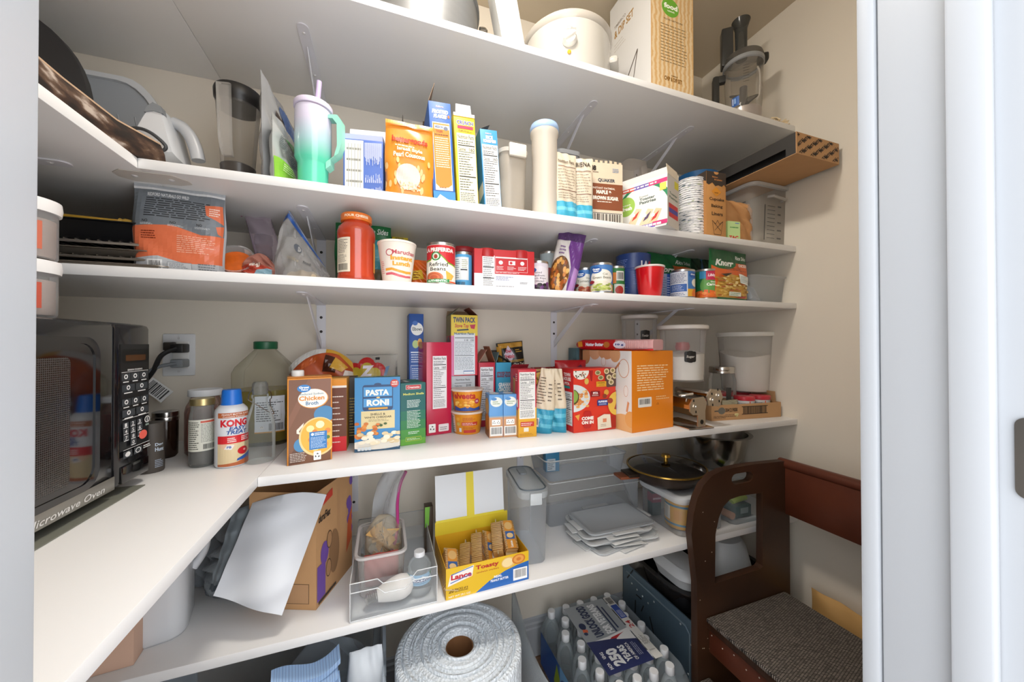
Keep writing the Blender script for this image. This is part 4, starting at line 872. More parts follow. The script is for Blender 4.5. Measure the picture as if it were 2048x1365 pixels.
SUG.part('scoop', [(0, h*.55), (.02, h*.56), (.024, h*.62), (.02, h*.7), (0, h*.72)], clear('#c95a5a', .55, .3), 16)
# frosting tray
FL, FR = on(1423, 843, Z4), on(1562, 834, Z4); FR = (min(FR[0], XR-.004), FR[1])
h = zt(FL, 812)-S4; TR = Box('frosting_tray', 'open kraft cardboard tray holding the frosting tubs', 'tray', FL, FR, Z4, h, .20, kraft, open_top=True)
I = Ink(.7); I.rect(.04, .58, .1, .66, '#5c5850'); I.ell(.14, .62, .05, .22, '#6a675f', 18); I.text('3041219000', .19, .52, .36, .78, '#3d2e20', .03); I.text('FROSTING', .03, .12, .19, .3, '#6d5138', .01); I.lines(.19, .2, .37, .4, 2, '#6d5138', .35); I.bars(.44, .35, .78, .8, '#3a2c20', 34); I.rect(.42, .8, .8, .84, '#2d2118'); I.rect(.42, .31, .8, .35, '#2d2118'); TR.front(I)
TR.flap('r', .035, .0, '#b08a62', f0=.1, f1=.9)
ca, sa = math.cos(TR.o.rotation_euler.z), math.sin(TR.o.rotation_euler.z)
def tray_pt(x, y): return (TR.o.location.x+ca*x-sa*y, TR.o.location.y+sa*x+ca*y)
rt = .033
spots = [(-.115, -.058), (-.02+.05, -.06), (.105, -.055), (-.115, .04), (-.035, .045), (.05, .045), (.12, .04)]
for k, (x, y) in enumerate(spots):
    hh_ = .072
    q = Round('frosting_tub', ['white frosting tub with red lid at the left front of the tray', 'white frosting tub with red lid at the middle front of the tray', 'white frosting tub with red lid at the right front of the tray'][k] if k < 3 else 'red-lidded frosting tub %s in the back row of the tray' % ('leftmost', 'second from the left', 'second from the right', 'rightmost')[k-3], 'tub', tray_pt(x, y), Z4+.0016, [(rt*.9, 0), (rt*.93, .002), (rt*.98, hh_-.012), (0, hh_-.012)], mat('#d9dadb', .4), part='tub_body', group='frosting tubs in the kraft tray')
    q.part('lid', [(rt*1.0, hh_-.014), (rt*1.02, hh_-.012), (rt*1.02, hh_-.001), (rt*.98, hh_), (0, hh_)], mat('#c23440', .35))
    I = Ink(); I.lines(.1, .1, .62, .9, 8, '#7d8894', .35, .1); I.rect(.7, .0, .74, 1, '#d95a4a'); I.lines(.78, .1, .98, .9, 6, '#6a7a90', .4); I.rect(.62, .1, .7, .6, '#e0b08a'); q.wrap(I, .006, hh_-.016, 2.6)
px, py = tray_pt(-.045, -.072)
P = Pouch('popcorn_bag', 'small clear bag of pale yellow kernels in the frosting tray', 'bag', (px, py), Z4+.0016, .075, .062, .035, clear('#e3dfc4', .35, .15, .3), seed=21, wr=.006)
MB().lathe([(.0, .004), (.028, .006), (.03, .018), (.018, .032), (0, .036)], 20).build('kernels', mat('#cfc48a', .7, noise=.25, scale=150), P.o)
(p, r) = discy(1415, 1473, tray_pt(-.06, .0)[1]-.005); zj = Z4+.0016; h = zt(p, 733)-zj
p = (p[0], p[1]); q = Round('mason_jar', 'clear mason jar with silver ring lid beside the flour tub', 'jar', p, zj, [(r*.85, 0), (r*.95, .005), (r*.97, .02), (r*.97, h*.72), (r*.88, h*.8), (r*.86, h*.95)], glass, part='jar_glass')
q.part('ring_lid', [(r*.9, h*.86), (r*.94, h*.865), (r*.94, h*.9), (r*.92, h*.91), (r*.94, h*.92), (r*.94, h*.985), (r*.9, h), (0, h-.002)], steel)
q.part('spices', [(0, .004), (r*.9, .006), (r*.9, h*.3), (0, h*.32)], mat('#9a7a5a', .8, noise=.3, scale=90))
I = Ink(); I.rect(.62, .1, .8, .95, '#3a3a38'); I.lines(.3, .2, .55, .8, 5, '#8a8a88', .2); q.wrap(I, h*.1, h*.6, 2.2)
zf = Z4+.0016+.072+.0012; p = tray_pt(.055, .03)
(p2, r) = discy(1434, 1558, p[1]); zf = Z4+.0016+.0732; h = zt(p2, 666)-zf
FLT = round_tub('flour_tub', 'large clear tub of flour standing on the frosting tubs', p2, zf, r*.86, r*1.0, h, lid=False, fill=(.60, .74), fillc='#efe7dc', body=clear('#e6e6e6', .14, .2))
FLT.part('rim', [(r*1.0, h-.016), (r*1.04, h-.015), (r*1.06, h-.008), (r*1.05, h), (r*1.0, h), (r*.985, h-.010)], mat('#e2dfd8', .4), 48, cap=False)

# ------------------------------------------------------------------ third shelf: pans, pouches and cans
Z3 = S3+.0004
# baking pans and racks, a stack that runs behind the door frame
dk = mat('#2b2a2c', .35, .6, noise=.1); rk = mat('#a39c93', .28, .8)
def pan(name, label, z, y0, y1, x0, x1, h, m, lip=.008, cat='pan', rim=True):
    w, d = x1-x0, y1-y0; b = MB()
    R = [ring(w-.02, d-.02, .02, 0), ring(w, d, .025, h), ring(w+2*lip, d+2*lip, .03, h), ring(w+2*lip, d+2*lip, .03, h-.002), ring(w+.002, d+.002, .025, h-.002)]
    b.loft([ring(w-.02, d-.02, .02, 0), ring(w, d, .025, h-.002), ring(w+2*lip, d+2*lip, .03, h-.002), ring(w+2*lip, d+2*lip, .03, h), ring(w-.003, d-.003, .025, h), ring(w-.023, d-.023, .02, .0015)], None, (True, True))
    return tag(b.build(name, m, loc=((x0+x1)/2, (y0+y1)/2, z)), label, cat, 'baking pans at the left end')
xr = ux(255, .9)[0]
pan('baking_sheet', 'lowest dark baking sheet of the pan stack at the left end', Z3, .895, 1.17, -.80, -.40, .014, mat('#8f877d', .3, .7))
def rack(name, label, z, x0, x1):
    t = thing(name, label, 'rack', ((x0+x1)/2, 1.03, z), group='cooling racks at the left end'); w = x1-x0
    b = MB()
    b.tube([(x, y, .004) for x, y in rrect(w, .26, .02)]+[(w/2, .11, .004)], .0028, 6); b.build('rim_wire', rk, t)
    for k in range(24): MB().tube([(-w/2+w*(k+.5)/24, -.13, .008), (-w/2+w*(k+.5)/24, .13, .008)], .0012, 5).build('wire', rk, t)
    for x in (-w/2+.03, w/2-.03):
        MB().tube([(x, -.12, .004), (x+.005, -.125, -.004), (x, -.12, .004)], .002, 5).build('foot', rk, t)
    return t
rack('cooling_rack', 'lower wire cooling rack of the pan stack', Z3+.0205, -.80, -.40)
pan('baking_sheet', 'middle dark baking sheet of the pan stack at the left end', Z3+.0302, .90, 1.17, -.80, -.42, .012, mat('#7d766d', .32, .7))
rack('cooling_rack', 'upper wire cooling rack of the pan stack', Z3+.0490, -.80, -.42)
pan('roasting_pan', 'deep glossy black roasting pan on top of the pan stack', Z3+.0590, .91, 1.16, -.80, -.44, .038, mat('#16171a', .15, .2))
# yellow-handled utensil along the stack
a = ay(100, 433, .93); c = ay(262, 467, .93)
yt = thing('yellow_whisk', 'yellow plastic handled utensil lying on the black roasting pan', 'utensil', (a[0], .93, Z3+.106))
d = Vector((c[0]-a[0], 0, -.004)); 
b = MB(); b.tube([Vector((0, 0, 0))+d*t for t in (-.3, 0, .5, .86)], [.004, .004, .0045, .005], 8); b.build('handle', mat('#d0a43a', .4), yt)
b = MB(); b.tube([d*.86, d*.9, d*.93, d*.98, d*1.02], [.008, .006, .008, .007, .006], 10); b.build('collar', mat('#c9a040', .4), yt)
b = MB(); b.tube([d*-.3, d*-.8], .006, 8); b.build('head', mat('#202124', .4), yt)

def pouch_at(name, label, cat, u0, u1, vt, y, z, t, m, top_u=None, **kw):
    a, c = ux(u0, y), ux(u1, y); x = (a[0]+c[0])/2
    return Pouch(name, label, cat, (x, y+t/2), z, c[0]-a[0], zt((x, y+t/2), vt)-z, t, m, **kw)
P = pouch_at('dog_food_pouch', 'grey and orange pet treat pouch with black text', 'pouch', 256, 440, 378, .90, Z3, .045, mat('#9aa0a6', .3, .2), seed=2, wr=.0035, rz=.10)
I = Ink(.32); I.rect(0, 0, 1, 1, '#aeb3b9'); I.poly([(.03, .16), (.3, .19), (.6, .12), (.98, .14), (.98, .47), (.75, .46), (.45, .54), (.0, .51)], '#d9704a'); I.poly([(.0, .51), (.45, .54), (.75, .46), (.98, .47), (1, .93), (.0, .93)], '#6f767d')
I.text('REDFORD NATURALS GO WILD', .15, .86, .6, .9, '#d9dde0', .02); I.lines(.14, .62, .86, .85, 9, '#2c2f33', .45, .12); I.poly([(.78, .82), (.98, .84), (.98, .62), (.9, .66), (.8, .7)], '#d9704a'); I.lines(.83, .7, .96, .8, 4, '#f0d9cc', .45); I.poly([(.9, .58), (.98, .6), (.97, .47), (.92, .5)], '#d9704a')
for x in (.13, .42, .7): I.text('NO', x, .555, x+.06, .585, '#26282b', .02); I.lines(x-.02, .525, x+.16, .55, 2, '#c9cdd0', .4)
I.lines(.12, .37, .32, .47, 4, '#7a2a14', .4); I.lines(.5, .24, .92, .44, 9, '#eab39a', .35); I.rect(.18, .03, .35, .15, '#dfe2e4'); I.bars(.2, .045, .33, .135); I.rect(.4, .05, .66, .13, '#7a8086'); I.rect(.405, .055, .655, .125, '#b9bec3'); I.lines(.42, .065, .64, .12, 4, '#6a7076', .4); I.lines(.73, .03, .93, .14, 4, '#6a7076', .4); I.rect(0, .93, 1, .955, '#d9dbdd'); P.front(I)
(p, r) = discy(440, 462, 1.12)
q = Round('brown_jar', 'small dark brown jar behind the pet treat pouch', 'jar', p, Z3, [(r*1.2, 0), (r*1.3, .004), (r*1.3, .06), (r*1.1, .068), (r*1.1, .075)], mat('#3d2a1e', .25, coat=.4), part='jar_body'); q.part('lid', [(r*1.2, .07), (r*1.25, .072), (r*1.25, .086), (0, .087)], mat('#4a4138', .4, .5))
(p, r) = discy(508, 545, 1.12); h = zt(p, 472)-Z3
q = Round('spice_jar', 'amber jar with dark metal lid behind the freezer bag', 'jar', p, Z3, [(r*.95, 0), (r, .004), (r, h*.75), (r*.9, h*.8), (r*.9, h*.85)], clear('#8a5a20', .6, .08), part='jar_body'); q.part('lid', [(r*1.0, h*.82), (r*1.03, h*.83), (r*1.03, h*.98), (r*.95, h), (0, h)], mat('#5d544c', .35, .7))
# orange fruit cup on its side
(p, r) = discy(440, 500, .95)
fc = thing('fruit_cup', 'clear plastic cup of orange fruit pieces lying tilted', 'cup', (p[0], p[1]+.01, Z3+.036), rot=(0, 0, .3))
MB().lathe([(.024, -.024), (.027, -.022), (.034, .022), (.037, .022), (.037, .025)], 30, cap=False).build('cup_body', plastic, fc, rot=(1.0, -.35, 0))
MB().lathe([(0, -.02), (.025, -.02), (.03, .012), (0, .014)], 24).build('fruit', mat('#d9661f', .35, noise=.35, scale=60), fc, rot=(1.0, -.35, 0))
P = pouch_at('snack_sack', 'red printed snack sack slumped by the freezer bag', 'bag', 478, 545, 507, .93, Z3, .035, clear('#c98a7a', .75, .2, .3), seed=6, wr=.01, arch=.4)
I = Ink(.3); I.rect(.05, .1, .95, .55, '#b84a38'); I.poly([(.4, 0), (.95, .1), (.95, .5), (.5, .35)], '#8fb4c4'); I.text('BAJ', .32, .45, .62, .62, '#f0e6dc', .05, .3); I.ell(.2, .15, .12, .1, '#e0dad2'); I.ell(.8, .12, .1, .08, '#b03428'); P.front(I)
# freezer bags
P = pouch_at('freezer_bag', 'purple-topped freezer bag tucked behind', 'bag', 528, 580, 418, 1.05, Z3, .03, clear('#e0d2de', .22, .12, .3), seed=14, wr=.006, roll=-.25)
MB().box(-.035, .035, -.002, .002, P.h*.93, P.h*.96).build('zip_strip', mat('#a03a7a', .4), P.o)
a = ay(535, 545, .93); c = ay(668, 548, .93)
fb = thing('zip_bag', 'large crumpled clear zip bag with blue zip strip and flour inside', 'bag', ((a[0]+c[0])/2, .955, Z3)); W_ = c[0]-a[0]
zt1 = zt((ux(593, .95)[0], .95), 415)-Z3
def zb(x, y, side):
    # outline: broad base, top edge slanting from upper left to lower right
    xl = -.5+.06*y+.10*y*y; xr2 = .5-.20*y; px = (xl+(xr2-xl)*x)*W_
    hh2 = zt1*(1-.80*max(0, x-.12)**.95*1.0) if x > .12 else zt1*(.93+.07*x/.12)
    bul = .035*(1-y)**.8*max(0, 1-abs(2*x-1)**3)+.003
    wv = .006*math.sin(13*x+7*y)*math.sin(9*y+4*x)+.004*math.sin(23*x-11*y)
    return (px, -side*bul+wv+.03*y, y*hh2)
b = MB(); N = 26
b.loft([[zb(i/N, j/22, 1) for i in range(N+1)]+[zb(i/N, j/22, -1) for i in range(N-1, 0, -1)] for j in range(23)], None, (True, False)); b.build('bag_film', clear('#dad8d6', .3, .12, .6), fb, smooth=60)
b = MB(); b.loft([[zb(i/N, .90, 1), zb(i/N, .965, 1)] for i in range(N+1)], None, (False, False), False); b2 = b.build('zip_strip', mat('#2b5aa6', .35), fb); b2.location = (0, -.0022, 0)
b = MB(); b.loft([[zb(i/N, .985, 1), zb(i/N, .995, 1)] for i in range(N+1)], None, (False, False), False); b2 = b.build('zip_edge', mat('#6a8fc4', .35), fb); b2.location = (0, -.0022, 0)
b = MB()
def fl_(x, y): return ((x-.5)*W_*.86, -.03*math.sin(pi*x)*(1-y)+.028*y, .002+.030*math.sin(pi*x)**.7*math.sin(pi*min(1, .12+y*.8))+.002*math.sin(30*x))
b.grid(fl_, 22, 8); b.build('flour', mat('#d9c7a8', .85, noise=.1), fb, smooth=60)
I = Ink(.4, False); I.ell(.42, .62, .09, .07, '#6a6f78', 18); I.ell(.42, .62, .075, .055, '#c9c7c4', 18); I.text('EASY', .37, .595, .47, .64, '#565b64', .02); I.text('noodl', .52, .40, .68, .48, '#3a3a3c', .0, .3); I.text('cornlce', .25, .36, .46, .43, '#b9ad92', .0, .3)
I.put('bag_print', fb, lambda x, y, e: (lambda q: (q[0], q[1]-.0022-e, q[2]))(zb(x, y, 1)))
# red sauce jar
(p, r) = discy(672, 752, .905); h = zt((p[0], p[1]-r*.5), 436)-Z3; h = zt(p, 433)-Z3
q = Round('pasta_sauce_jar', 'tall jar of red pasta sauce with an orange lid', 'jar', p, Z3, [(r*.88, 0), (r*.97, .006), (r*.96, .014), (r*.93, .02), (r*.93, h*.6), (r*.97, h*.66), (r*.97, h*.74), (r*.9, h*.81), (r*.72, h*.86), (r*.70, h*.9)], mat('#b23a1c', .12, noise=.15, scale=40, coat=.7), part='jar_body', n=44)
q.part('lid', [(r*.75, h*.89), (r*.79, h*.895), (r*.79, h*.985), (r*.75, h), (0, h)], mat('#d96f1e', .35), 44)
I = Ink(); I.rrect(0, 0, .38, 1, .03, '#ddd2bd', .3); I.lines(.06, .55, .33, .95, 9, '#5a5048', .4); I.lines(.06, .27, .33, .52, 8, '#6a6058', .4); I.bars(.08, .05, .33, .24); I.rrect(.9, .05, 1.0, .95, .02, '#e09a4a'); q.wrap(I, h*.13, h*.62, 2.7, rad=r*.945)
I = Ink(); I.text('FOUR CHEESE', .1, .2, .9, .8, '#f2dcc0', .04); q.wrap(I, h*.915, h*.975, 2.0, 'lid_print', rad=r*.79)

# green side-dish pouches standing at the back
kg = mat('#1d6a3a', .3)
P = pouch_at('pasta_side_pouch', 'dark green side dish pouch behind the sauce jar', 'pouch', 668, 783, 441, 1.02, Z3, .04, kg, seed=31)
I = Ink(.3); I.text('Pasta Sides', .5, .80, .95, .88, '#e6ebe4', .01, .25); I.rect(.3, .3, 1, .72, '#2a93a0'); I.text('DELI', .75, .62, .97, .7, '#d6ecec', .03); I.rect(.3, 0, 1, .3, '#7a6a4a'); I.rect(.35, .02, .9, .1, '#b02a2a'); P.front(I)
FL, FR = ux(784, 1.12), ux(816, 1.12)
B = Box('yellow_mix_box', 'yellow box standing at the back wall behind the noodle cup', 'box', FL, FR, Z3, zt(FL, 468)-Z3, .03, '#d9c22a')
I = Ink(); I.lines(.2, .85, .9, .97, 2, '#8a7a14', .4); B.front(I)
# noodle cup
(p, r) = discy(754, 833, .895); h = zt((p[0], p[1]-r), 478)-Z3
q = Round('noodle_cup', 'white instant noodle cup with yellow and red lettering', 'cup', p, Z3, [(r*.70, 0), (r*.72, .003), (r*.97, h-.006), (r, h-.005), (r, h-.001), (r*.96, h), (0, h-.0008)], mat('#e6ded2', .5, noise=.02), part='cup_body', n=44)
I = Ink(); I.ell(.34, .72, .08, .1, '#b8505a'); I.ell(.34, .72, .06, .075, '#e6ded2'); I.text('Maruchan', .4, .68, .93, .8, '#b5424e', .02); I.text('Instant', .36, .51, .88, .64, '#e0a02c', .05); I.text('Lunch', .4, .35, .82, .48, '#e0a02c', .05)
I.poly([(.22, .27), (.38, .29), (.55, .23), (.72, .2), (.88, .22), (.88, .15), (.72, .13), (.55, .16), (.38, .22), (.22, .2)], '#dd9a34'); I.poly([(.22, .14), (.38, .16), (.55, .1), (.72, .07), (.88, .09), (.88, .03), (.72, .01), (.55, .03), (.38, .09), (.22, .08)], '#c65a66'); I.lines(.08, .12, .2, .5, 7, '#d98a84', .35); q.wrap(I, h*.12, h*.92, 2.7)
P = pouch_at('orange_pouch', 'orange cheese sauce pouch between the noodle cup and the bean can', 'pouch', 820, 866, 521, .95, Z3, .03, mat('#d25f16', .3), seed=33)
I = Ink(.3); I.poly([(.1, .3), (.6, .35), (.5, .65), (.1, .6)], '#d9b23a'); I.lines(.15, .35, .45, .6, 3, '#7a3a10', .4); I.ell(.85, .6, .15, .12, '#2a2320'); P.front(I)
# cans
def can_at(name, label, u0, u1, vt, y, ink, **kw):
    (p, r) = discy(u0, u1, y); h = zt((p[0], p[1]-r*.3), vt)-Z3
    return can(name, label, p, Z3, r, h, ink, **kw)
I = Ink(); I.rect(0, .5, 1, 1, '#c4232b'); I.poly([(0, .6), (.2, .62), (.35, .78), (.5, .74), (.7, .55), (1, .48), (1, 0), (0, 0)], '#3a8a3e'); I.poly([(0, .57), (.2, .59), (.34, .75), (.5, .71), (.7, .52), (1, .45), (1, 0), (0, 0)], '#d9bf3a'); I.poly([(0, .55), (.2, .57), (.33, .73), (.5, .69), (.7, .5), (1, .43), (1, 0), (0, 0)], '#ebe6da')
I.text('LA PREFERIDA', .02, .82, .86, .93, '#f2e9e2', .05); I.ell(.36, .7, .13, .12, '#2a7a3a', 20); I.ell(.36, .7, .09, .09, '#c9d6c4', 16); I.ell(.36, .69, .05, .06, '#a03a2a', 12); I.text('Refried', .16, .43, .68, .54, '#2d2a28', .01); I.text('Beans', .2, .31, .62, .41, '#2d2a28', .01)
for k in range(4): I.ell(.3, .13, .26-.05*k, .15-.03*k, '#c9714a' if k % 2 == 0 else '#b5583a', 22)
I.poly([(.62, .32), (.88, .2), (.78, .06), (.64, .08)], '#e0a84a'); I.rect(.05, -.0, .72, .09, '#2a8a4a'); I.text('AUTHENTIC', .1, .015, .66, .07, '#e6efe6', .04); I.rect(.72, 0, 1, .04, '#d9562a')
can_at('bean_can', 'refried beans can with red top and white label', 853, 911, 489, .90, I, body='#e6ded6')
I = Ink(); I.rect(0, 0, 1, 1, '#4f9fd0'); I.rect(.05, .2, .75, .92, '#dfe3e4'); I.lines(.1, .25, .4, .88, 10, '#5a646c', .35); I.rect(.4, .5, .68, .54, '#2a2e33'); I.lines(.45, .56, .72, .86, 5, '#8a8f54', .35); I.bars(.1, .03, .6, .14)
can_at('milk_can', 'light blue can with white nutrition panel beside the bean can', 908, 944, 506, .93, I, body='#4f9fd0')
(p, r) = discy(900, 952, 1.06); h = zt(p, 499)-Z3
q = Round('red_canister', 'dark red canister with yellow label behind the blue can', 'canister', p, Z3, [(r*.95, 0), (r, .004), (r, h-.012), (0, h-.012)], mat('#8a1f22', .35), part='canister_body'); q.part('lid', [(r*1.02, h-.014), (r*1.04, h-.012), (r*1.04, h-.002), (r, h), (0, h)], mat('#a8242a', .35))
I = Ink(); I.ell(.8, .6, .2, .3, '#d9b02a'); I.text('S', .76, .5, .86, .7, '#3a2a10', .05); q.wrap(I, h*.1, h*.85, 2.4)
# red and white twin-cup sleeve
FL, FR = ux(948.5, .90), ux(1069, .885); h = zt(FL, 496)-Z3
B = Box('soup_cup_sleeve', 'red and white cardboard sleeve around two cups', 'sleeve', FL, FR, Z3, h, .085, '#c4282e', bevel=.0015)
I = Ink(); I.rect(0, 0, 1, .40, '#dfe0e4'); I.rect(.13, .08, .33, .84, '#e6e6e6'); I.lines(.145, .1, .315, .8, 15, '#4a4a4c', .3, .3); I.rect(.14, .55, .32, .57, '#1f1f22'); I.rect(.14, .28, .32, .3, '#1f1f22'); I.rect(.34, .785, .88, .82, '#e6dede'); I.rect(.34, .46, .345, .785, '#e6c9c9'); I.rect(.875, .46, .88, .785, '#e6c9c9'); I.rect(.34, .455, .88, .463, '#e6c9c9')
for x in (.43, .61, .79): I.ell(x, .68, .035, .05, '#ece6e6', 14); I.lines(x-.07, .5, x+.08, .6, 3, '#efd9d9', .4)
I.rect(.56, .63, .67, .73, '#ece6e6'); I.ell(.6, .68, .025, .035, '#c4282e', 10); I.lines(.34, .42, .8, .45, 1, '#efd9d9', .4); I.lines(.35, .24, .65, .35, 3, '#8f96b8', .4); I.lines(.75, .17, .9, .22, 2, '#6a6a70', .4); I.lines(.35, .05, .72, .12, 2, '#9a9aa0', .4); B.front(I)
for x, lab in ((-.28, 'l'), (.28, 'r')):
    b = MB().lathe([(B.w*.17, -.022), (B.w*.165, -.006), (B.w*.15, 0), (0, 0)], 30).build('cup_rim', mat('#b01c22', .3), B.o, loc=(x*B.w, -B.d/2+B.w*.16-.004, h+.002))
I = Ink(); I.rect(0, 0, 1, 1, '#d9d2dc'); I.poly([(0, .0), (1, 0), (1, .3), (.7, .38), (.3, .22), (0, .3)], '#6f3f7e'); I.ell(.5, .55, .5, .35, '#e3dde2', 20); I.ell(.2, .75, .22, .1, '#2f62a8'); I.text('Pitted', .3, .62, .62, .69, '#4a4450'); I.text('Medium', .22, .51, .75, .58, '#4a4450'); I.text('Black Ripe', .2, .4, .8, .47, '#4a4450'); I.text('Olives', .32, .3, .68, .37, '#4a4450')
for k in range(12): I.ell(.2+.6*rnd.random(), .03+.18*rnd.random(), .09, .06, rnd.choice(('#2a2428', '#4a4248', '#1c181c')), 9)
can_at('olive_can', 'lilac can of black olives beside the red and white sleeve', 1058, 1097, 524, .93, I, body='#cfc4d4')
I = Ink(); I.rect(0, .5, 1, 1, '#c9d9dc'); I.rect(0, 0, 1, .5, '#8a2426'); I.poly([(.2, .5), (.4, .75), (.55, .55), (.75, .7), (.8, .4)], '#2a5a34'); I.ell(.5, .55, .2, .12, '#a82a26')
can_at('tomato_can', 'tomato can with pale top behind the olive can', 1080, 1116, 505, 1.05, I, body='#c2d2d6')
# trail mix bag
P = pouch_at('trail_mix_bag', 'purple trail mix bag with a nut picture, top leaning right', 'bag', 1100, 1150, 466, .905, Z3, .045, mat('#d8d2cc', .3), seed=41, rz=-.55, roll=.22, wr=.004, belly=.5)
I = Ink(.3); I.poly([(.55, 1), (1, 1), (1, 0), (.75, 0), (.72, .45), (.5, .75)], '#6b3a86'); I.poly([(.78, 0), (1, 0), (1, .42), (.85, .45)], '#b488c4'); I.rect(0, .86, 1, 1, '#4a2a5e'); I.ell(.36, .30, .36, .30, '#6b4420', 24)
for k in range(40):
    a = rnd.random()*6.28; rr = rnd.random()**.5; I.ell(.36+.3*rr*math.cos(a), .30+.25*rr*math.sin(a), .06, .04, rnd.choice(('#c87a2c', '#8a4a1c', '#d99a4a', '#a85a24', '#e0b46a')), 8)
I.lines(.2, .62, .45, .78, 3, '#7a5a8a', .4); P.front(I)
gv = '#3f73b0'
def gv_can(label, u0, u1, vt, y, food, t, cl, turn=0.):
    I = Ink(); I.rect(0, 0, 1, 1, gv); I.ell(.52, .52, .42, .32, '#e2ded2', 26); I.ell(.32, .82, .2, .13, '#2457a0'); I.text('Great', .19, .82, .45, .89, '#ffffff', .04); I.text('Value', .22, .75, .42, .81, '#ffffff', .03); I.text(t[0], .55, .62, .72, .7, '#6a6a5a'); I.text(t[1], .2, .48, .85, .58, '#5a5a44', .01)
    I.rect(0, 0, 1, .26, '#b98f5c'); I.ell(.5, .12, .4, .28, '#d9d2c0', 24)
    for k in range(34): I.ell(.2+.62*rnd.random(), .02+.26*rnd.random(), .08, .035, rnd.choice(food), 7)
    I.ell(.16, .36, .12, .07, '#8a2430')
    return can_at('vegetable_can', label, u0, u1, vt, y, I, body=gv, turn=turn)
gv_can('blue vegetable can half hidden left of the green beans can', 1150, 1190, 538, .945, ('#b8563a', '#c97a4a', '#9a3a28'), ('Diced', 'Tomatoes'), 0)
gv_can('blue green beans can standing at the shelf edge', 1179.5, 1226, 528, .89, ('#9aa84a', '#b8c06a', '#7a8a34', '#c4c88a'), ('Cut', 'Green Beans'), 0)
(p, r) = discy(1146, 1158, 1.0)
B = Box('red_packet', 'narrow red packet beside the trail mix bag', 'packet', ux(1146, 1.0), ux(1160, 1.0), Z3, zt((p[0], 1.0), 553)-Z3, .03, '#a81f24')
I = Ink(); I.lines(.1, .2, .9, .9, 5, '#c94a4a', .3); B.front(I)
I = Ink(); I.rect(0, 0, 1, 1, '#2f7a3c'); I.rect(.1, .45, .5, .85, '#d9823a'); I.rect(.5, .55, .9, .9, '#dcdcd4'); I.bars(.55, .6, .85, .85); I.rect(.4, .02, .95, .42, '#d6dccf'); I.ell(.65, .2, .2, .16, '#b3342c')
can_at('sweetcorn_can', 'green can with a tomato picture right of the green beans can', 1216, 1250, 534, .95, I, body='#2f7a3c')
(p, r) = discy(1232, 1302, .975); h = zt(p, 513)-Z3
q = Round('coffee_tin', 'large dark blue coffee tin with white lettering', 'tin', p, Z3, [(r*.97, 0), (r, .003), (r, h*.62), (r*.975, h*.63), (r*.975, h*.66), (r, h*.67), (r, h-.008), (r*1.01, h-.007), (r*1.01, h-.001), (r*.96, h), (0, h-.002)], mat('#28407a', .35), part='tin_body')
I = Ink(); I.text('LA', .66, .72, .84, .86, '#e6e8f0', .05); I.ell(.9, .79, .05, .08, '#c42a3a'); I.lines(.1, .72, .4, .92, 5, '#7a8cc0', .35); I.lines(.5, .3, .9, .55, 6, '#5a70b0', .3); I.ell(.62, .45, .06, .07, '#c9d2e6'); I.lines(.15, .1, .4, .4, 5, '#5a70b0', .3); q.wrap(I, .006, h*.95, 2.8, rad=r*1.001)
(p, r) = discy(1269, 1331, .895); h = zt((p[0], p[1]-r), 529)-Z3
rp = [(r*.70, 0), (r*.72, .002), (r*.80, h*.28), (r*.82, h*.29), (r*.87, h*.6), (r*.885, h*.61), (r*.95, h-.004), (r*.95, h-.001), (r*.92, h-.001), (r*.69, .003), (0, .003)]
q = Round('party_cup', 'red plastic party cup with a white rim', 'cup', p, Z3, rp, mat('#d0121c', .18, coat=.4), part='cup_body', cap=True)
q.part('rim', [(r*.94, h-.005), (r*.985, h-.004), (r*1.0, h-.0015), (r*.985, h+.0008), (r*.93, h)], mat('#e6dad6', .35), cap=False)
# knorr-style green pouches at right
for nm, lab, u0, u1, vt, y, sd, rz in (('rice_side_pouch', 'green rice side pouch standing behind the blue can', 1296, 1396, 511, 1.00, 51, .12),):
    P = pouch_at(nm, lab, 'pouch', u0, u1, vt, y, Z3, .035, kg, seed=sd, rz=rz)
    I = Ink(.3); I.text('Knorr', .08, .62, .52, .74, '#e9eee8', .04, .25); I.text('Rice Sides', .58, .82, .95, .9, '#e6ebe4', .02, .25); I.rect(.5, .5, 1, .78, '#d96a2c'); I.text('CHICKEN', .68, .68, .95, .73, '#f0e0d4', .04); I.rect(0, .0, 1, .5, '#c9a44a'); P.front(I)
B = Box('broth_cube_box', 'narrow blue and grey box between the red cup and the blue can', 'box', ux(1324, .94), ux(1346, .94), Z3, zt(ux(1324, .94), 547)-Z3, .05, '#8f9bb5')
I = Ink(); I.rect(.45, 0, .9, 1, '#2f55a0'); I.lines(.48, .1, .86, .9, 9, '#c9d2e6', .4); I.lines(.05, .1, .4, .9, 9, '#5a6480', .3); B.front(I)
I = Ink(); I.rect(0, 0, 1, 1, gv); I.rect(.0, .0, .66, 1, '#dbe0ea'); I.lines(.05, .55, .62, .95, 7, '#4a5a86', .4, .15); I.rect(.03, .2, .63, .5, '#2f62b0'); I.lines(.12, .24, .6, .47, 5, '#c9d6ee', .4); I.lines(.05, .04, .6, .16, 2, '#6a78a0', .4); I.ell(.86, .85, .16, .12, '#2457a0'); I.text('Great', .76, .85, .97, .91, '#ffffff', .04); I.ell(.95, .55, .15, .16, '#e6e0d0'); I.rect(.66, 0, 1, .3, '#d9a02c'); I.ell(1, .1, .2, .22, '#d9722c')
can_at('mixed_vegetable_can', 'blue can showing its nutrition panel beside the carrot can', 1340, 1391, 541, .905, I, body=gv)
P = pouch_at('dark_green_pouch', 'very dark green pouch behind the carrot can', 'pouch', 1385, 1425, 514, 1.02, Z3, .03, mat('#123a24', .25), seed=55)
I = Ink(.2); I.poly([(.45, .4), (.55, .4), (.6, .95), (.5, .95)], '#3a6a8a'); P.front(I)
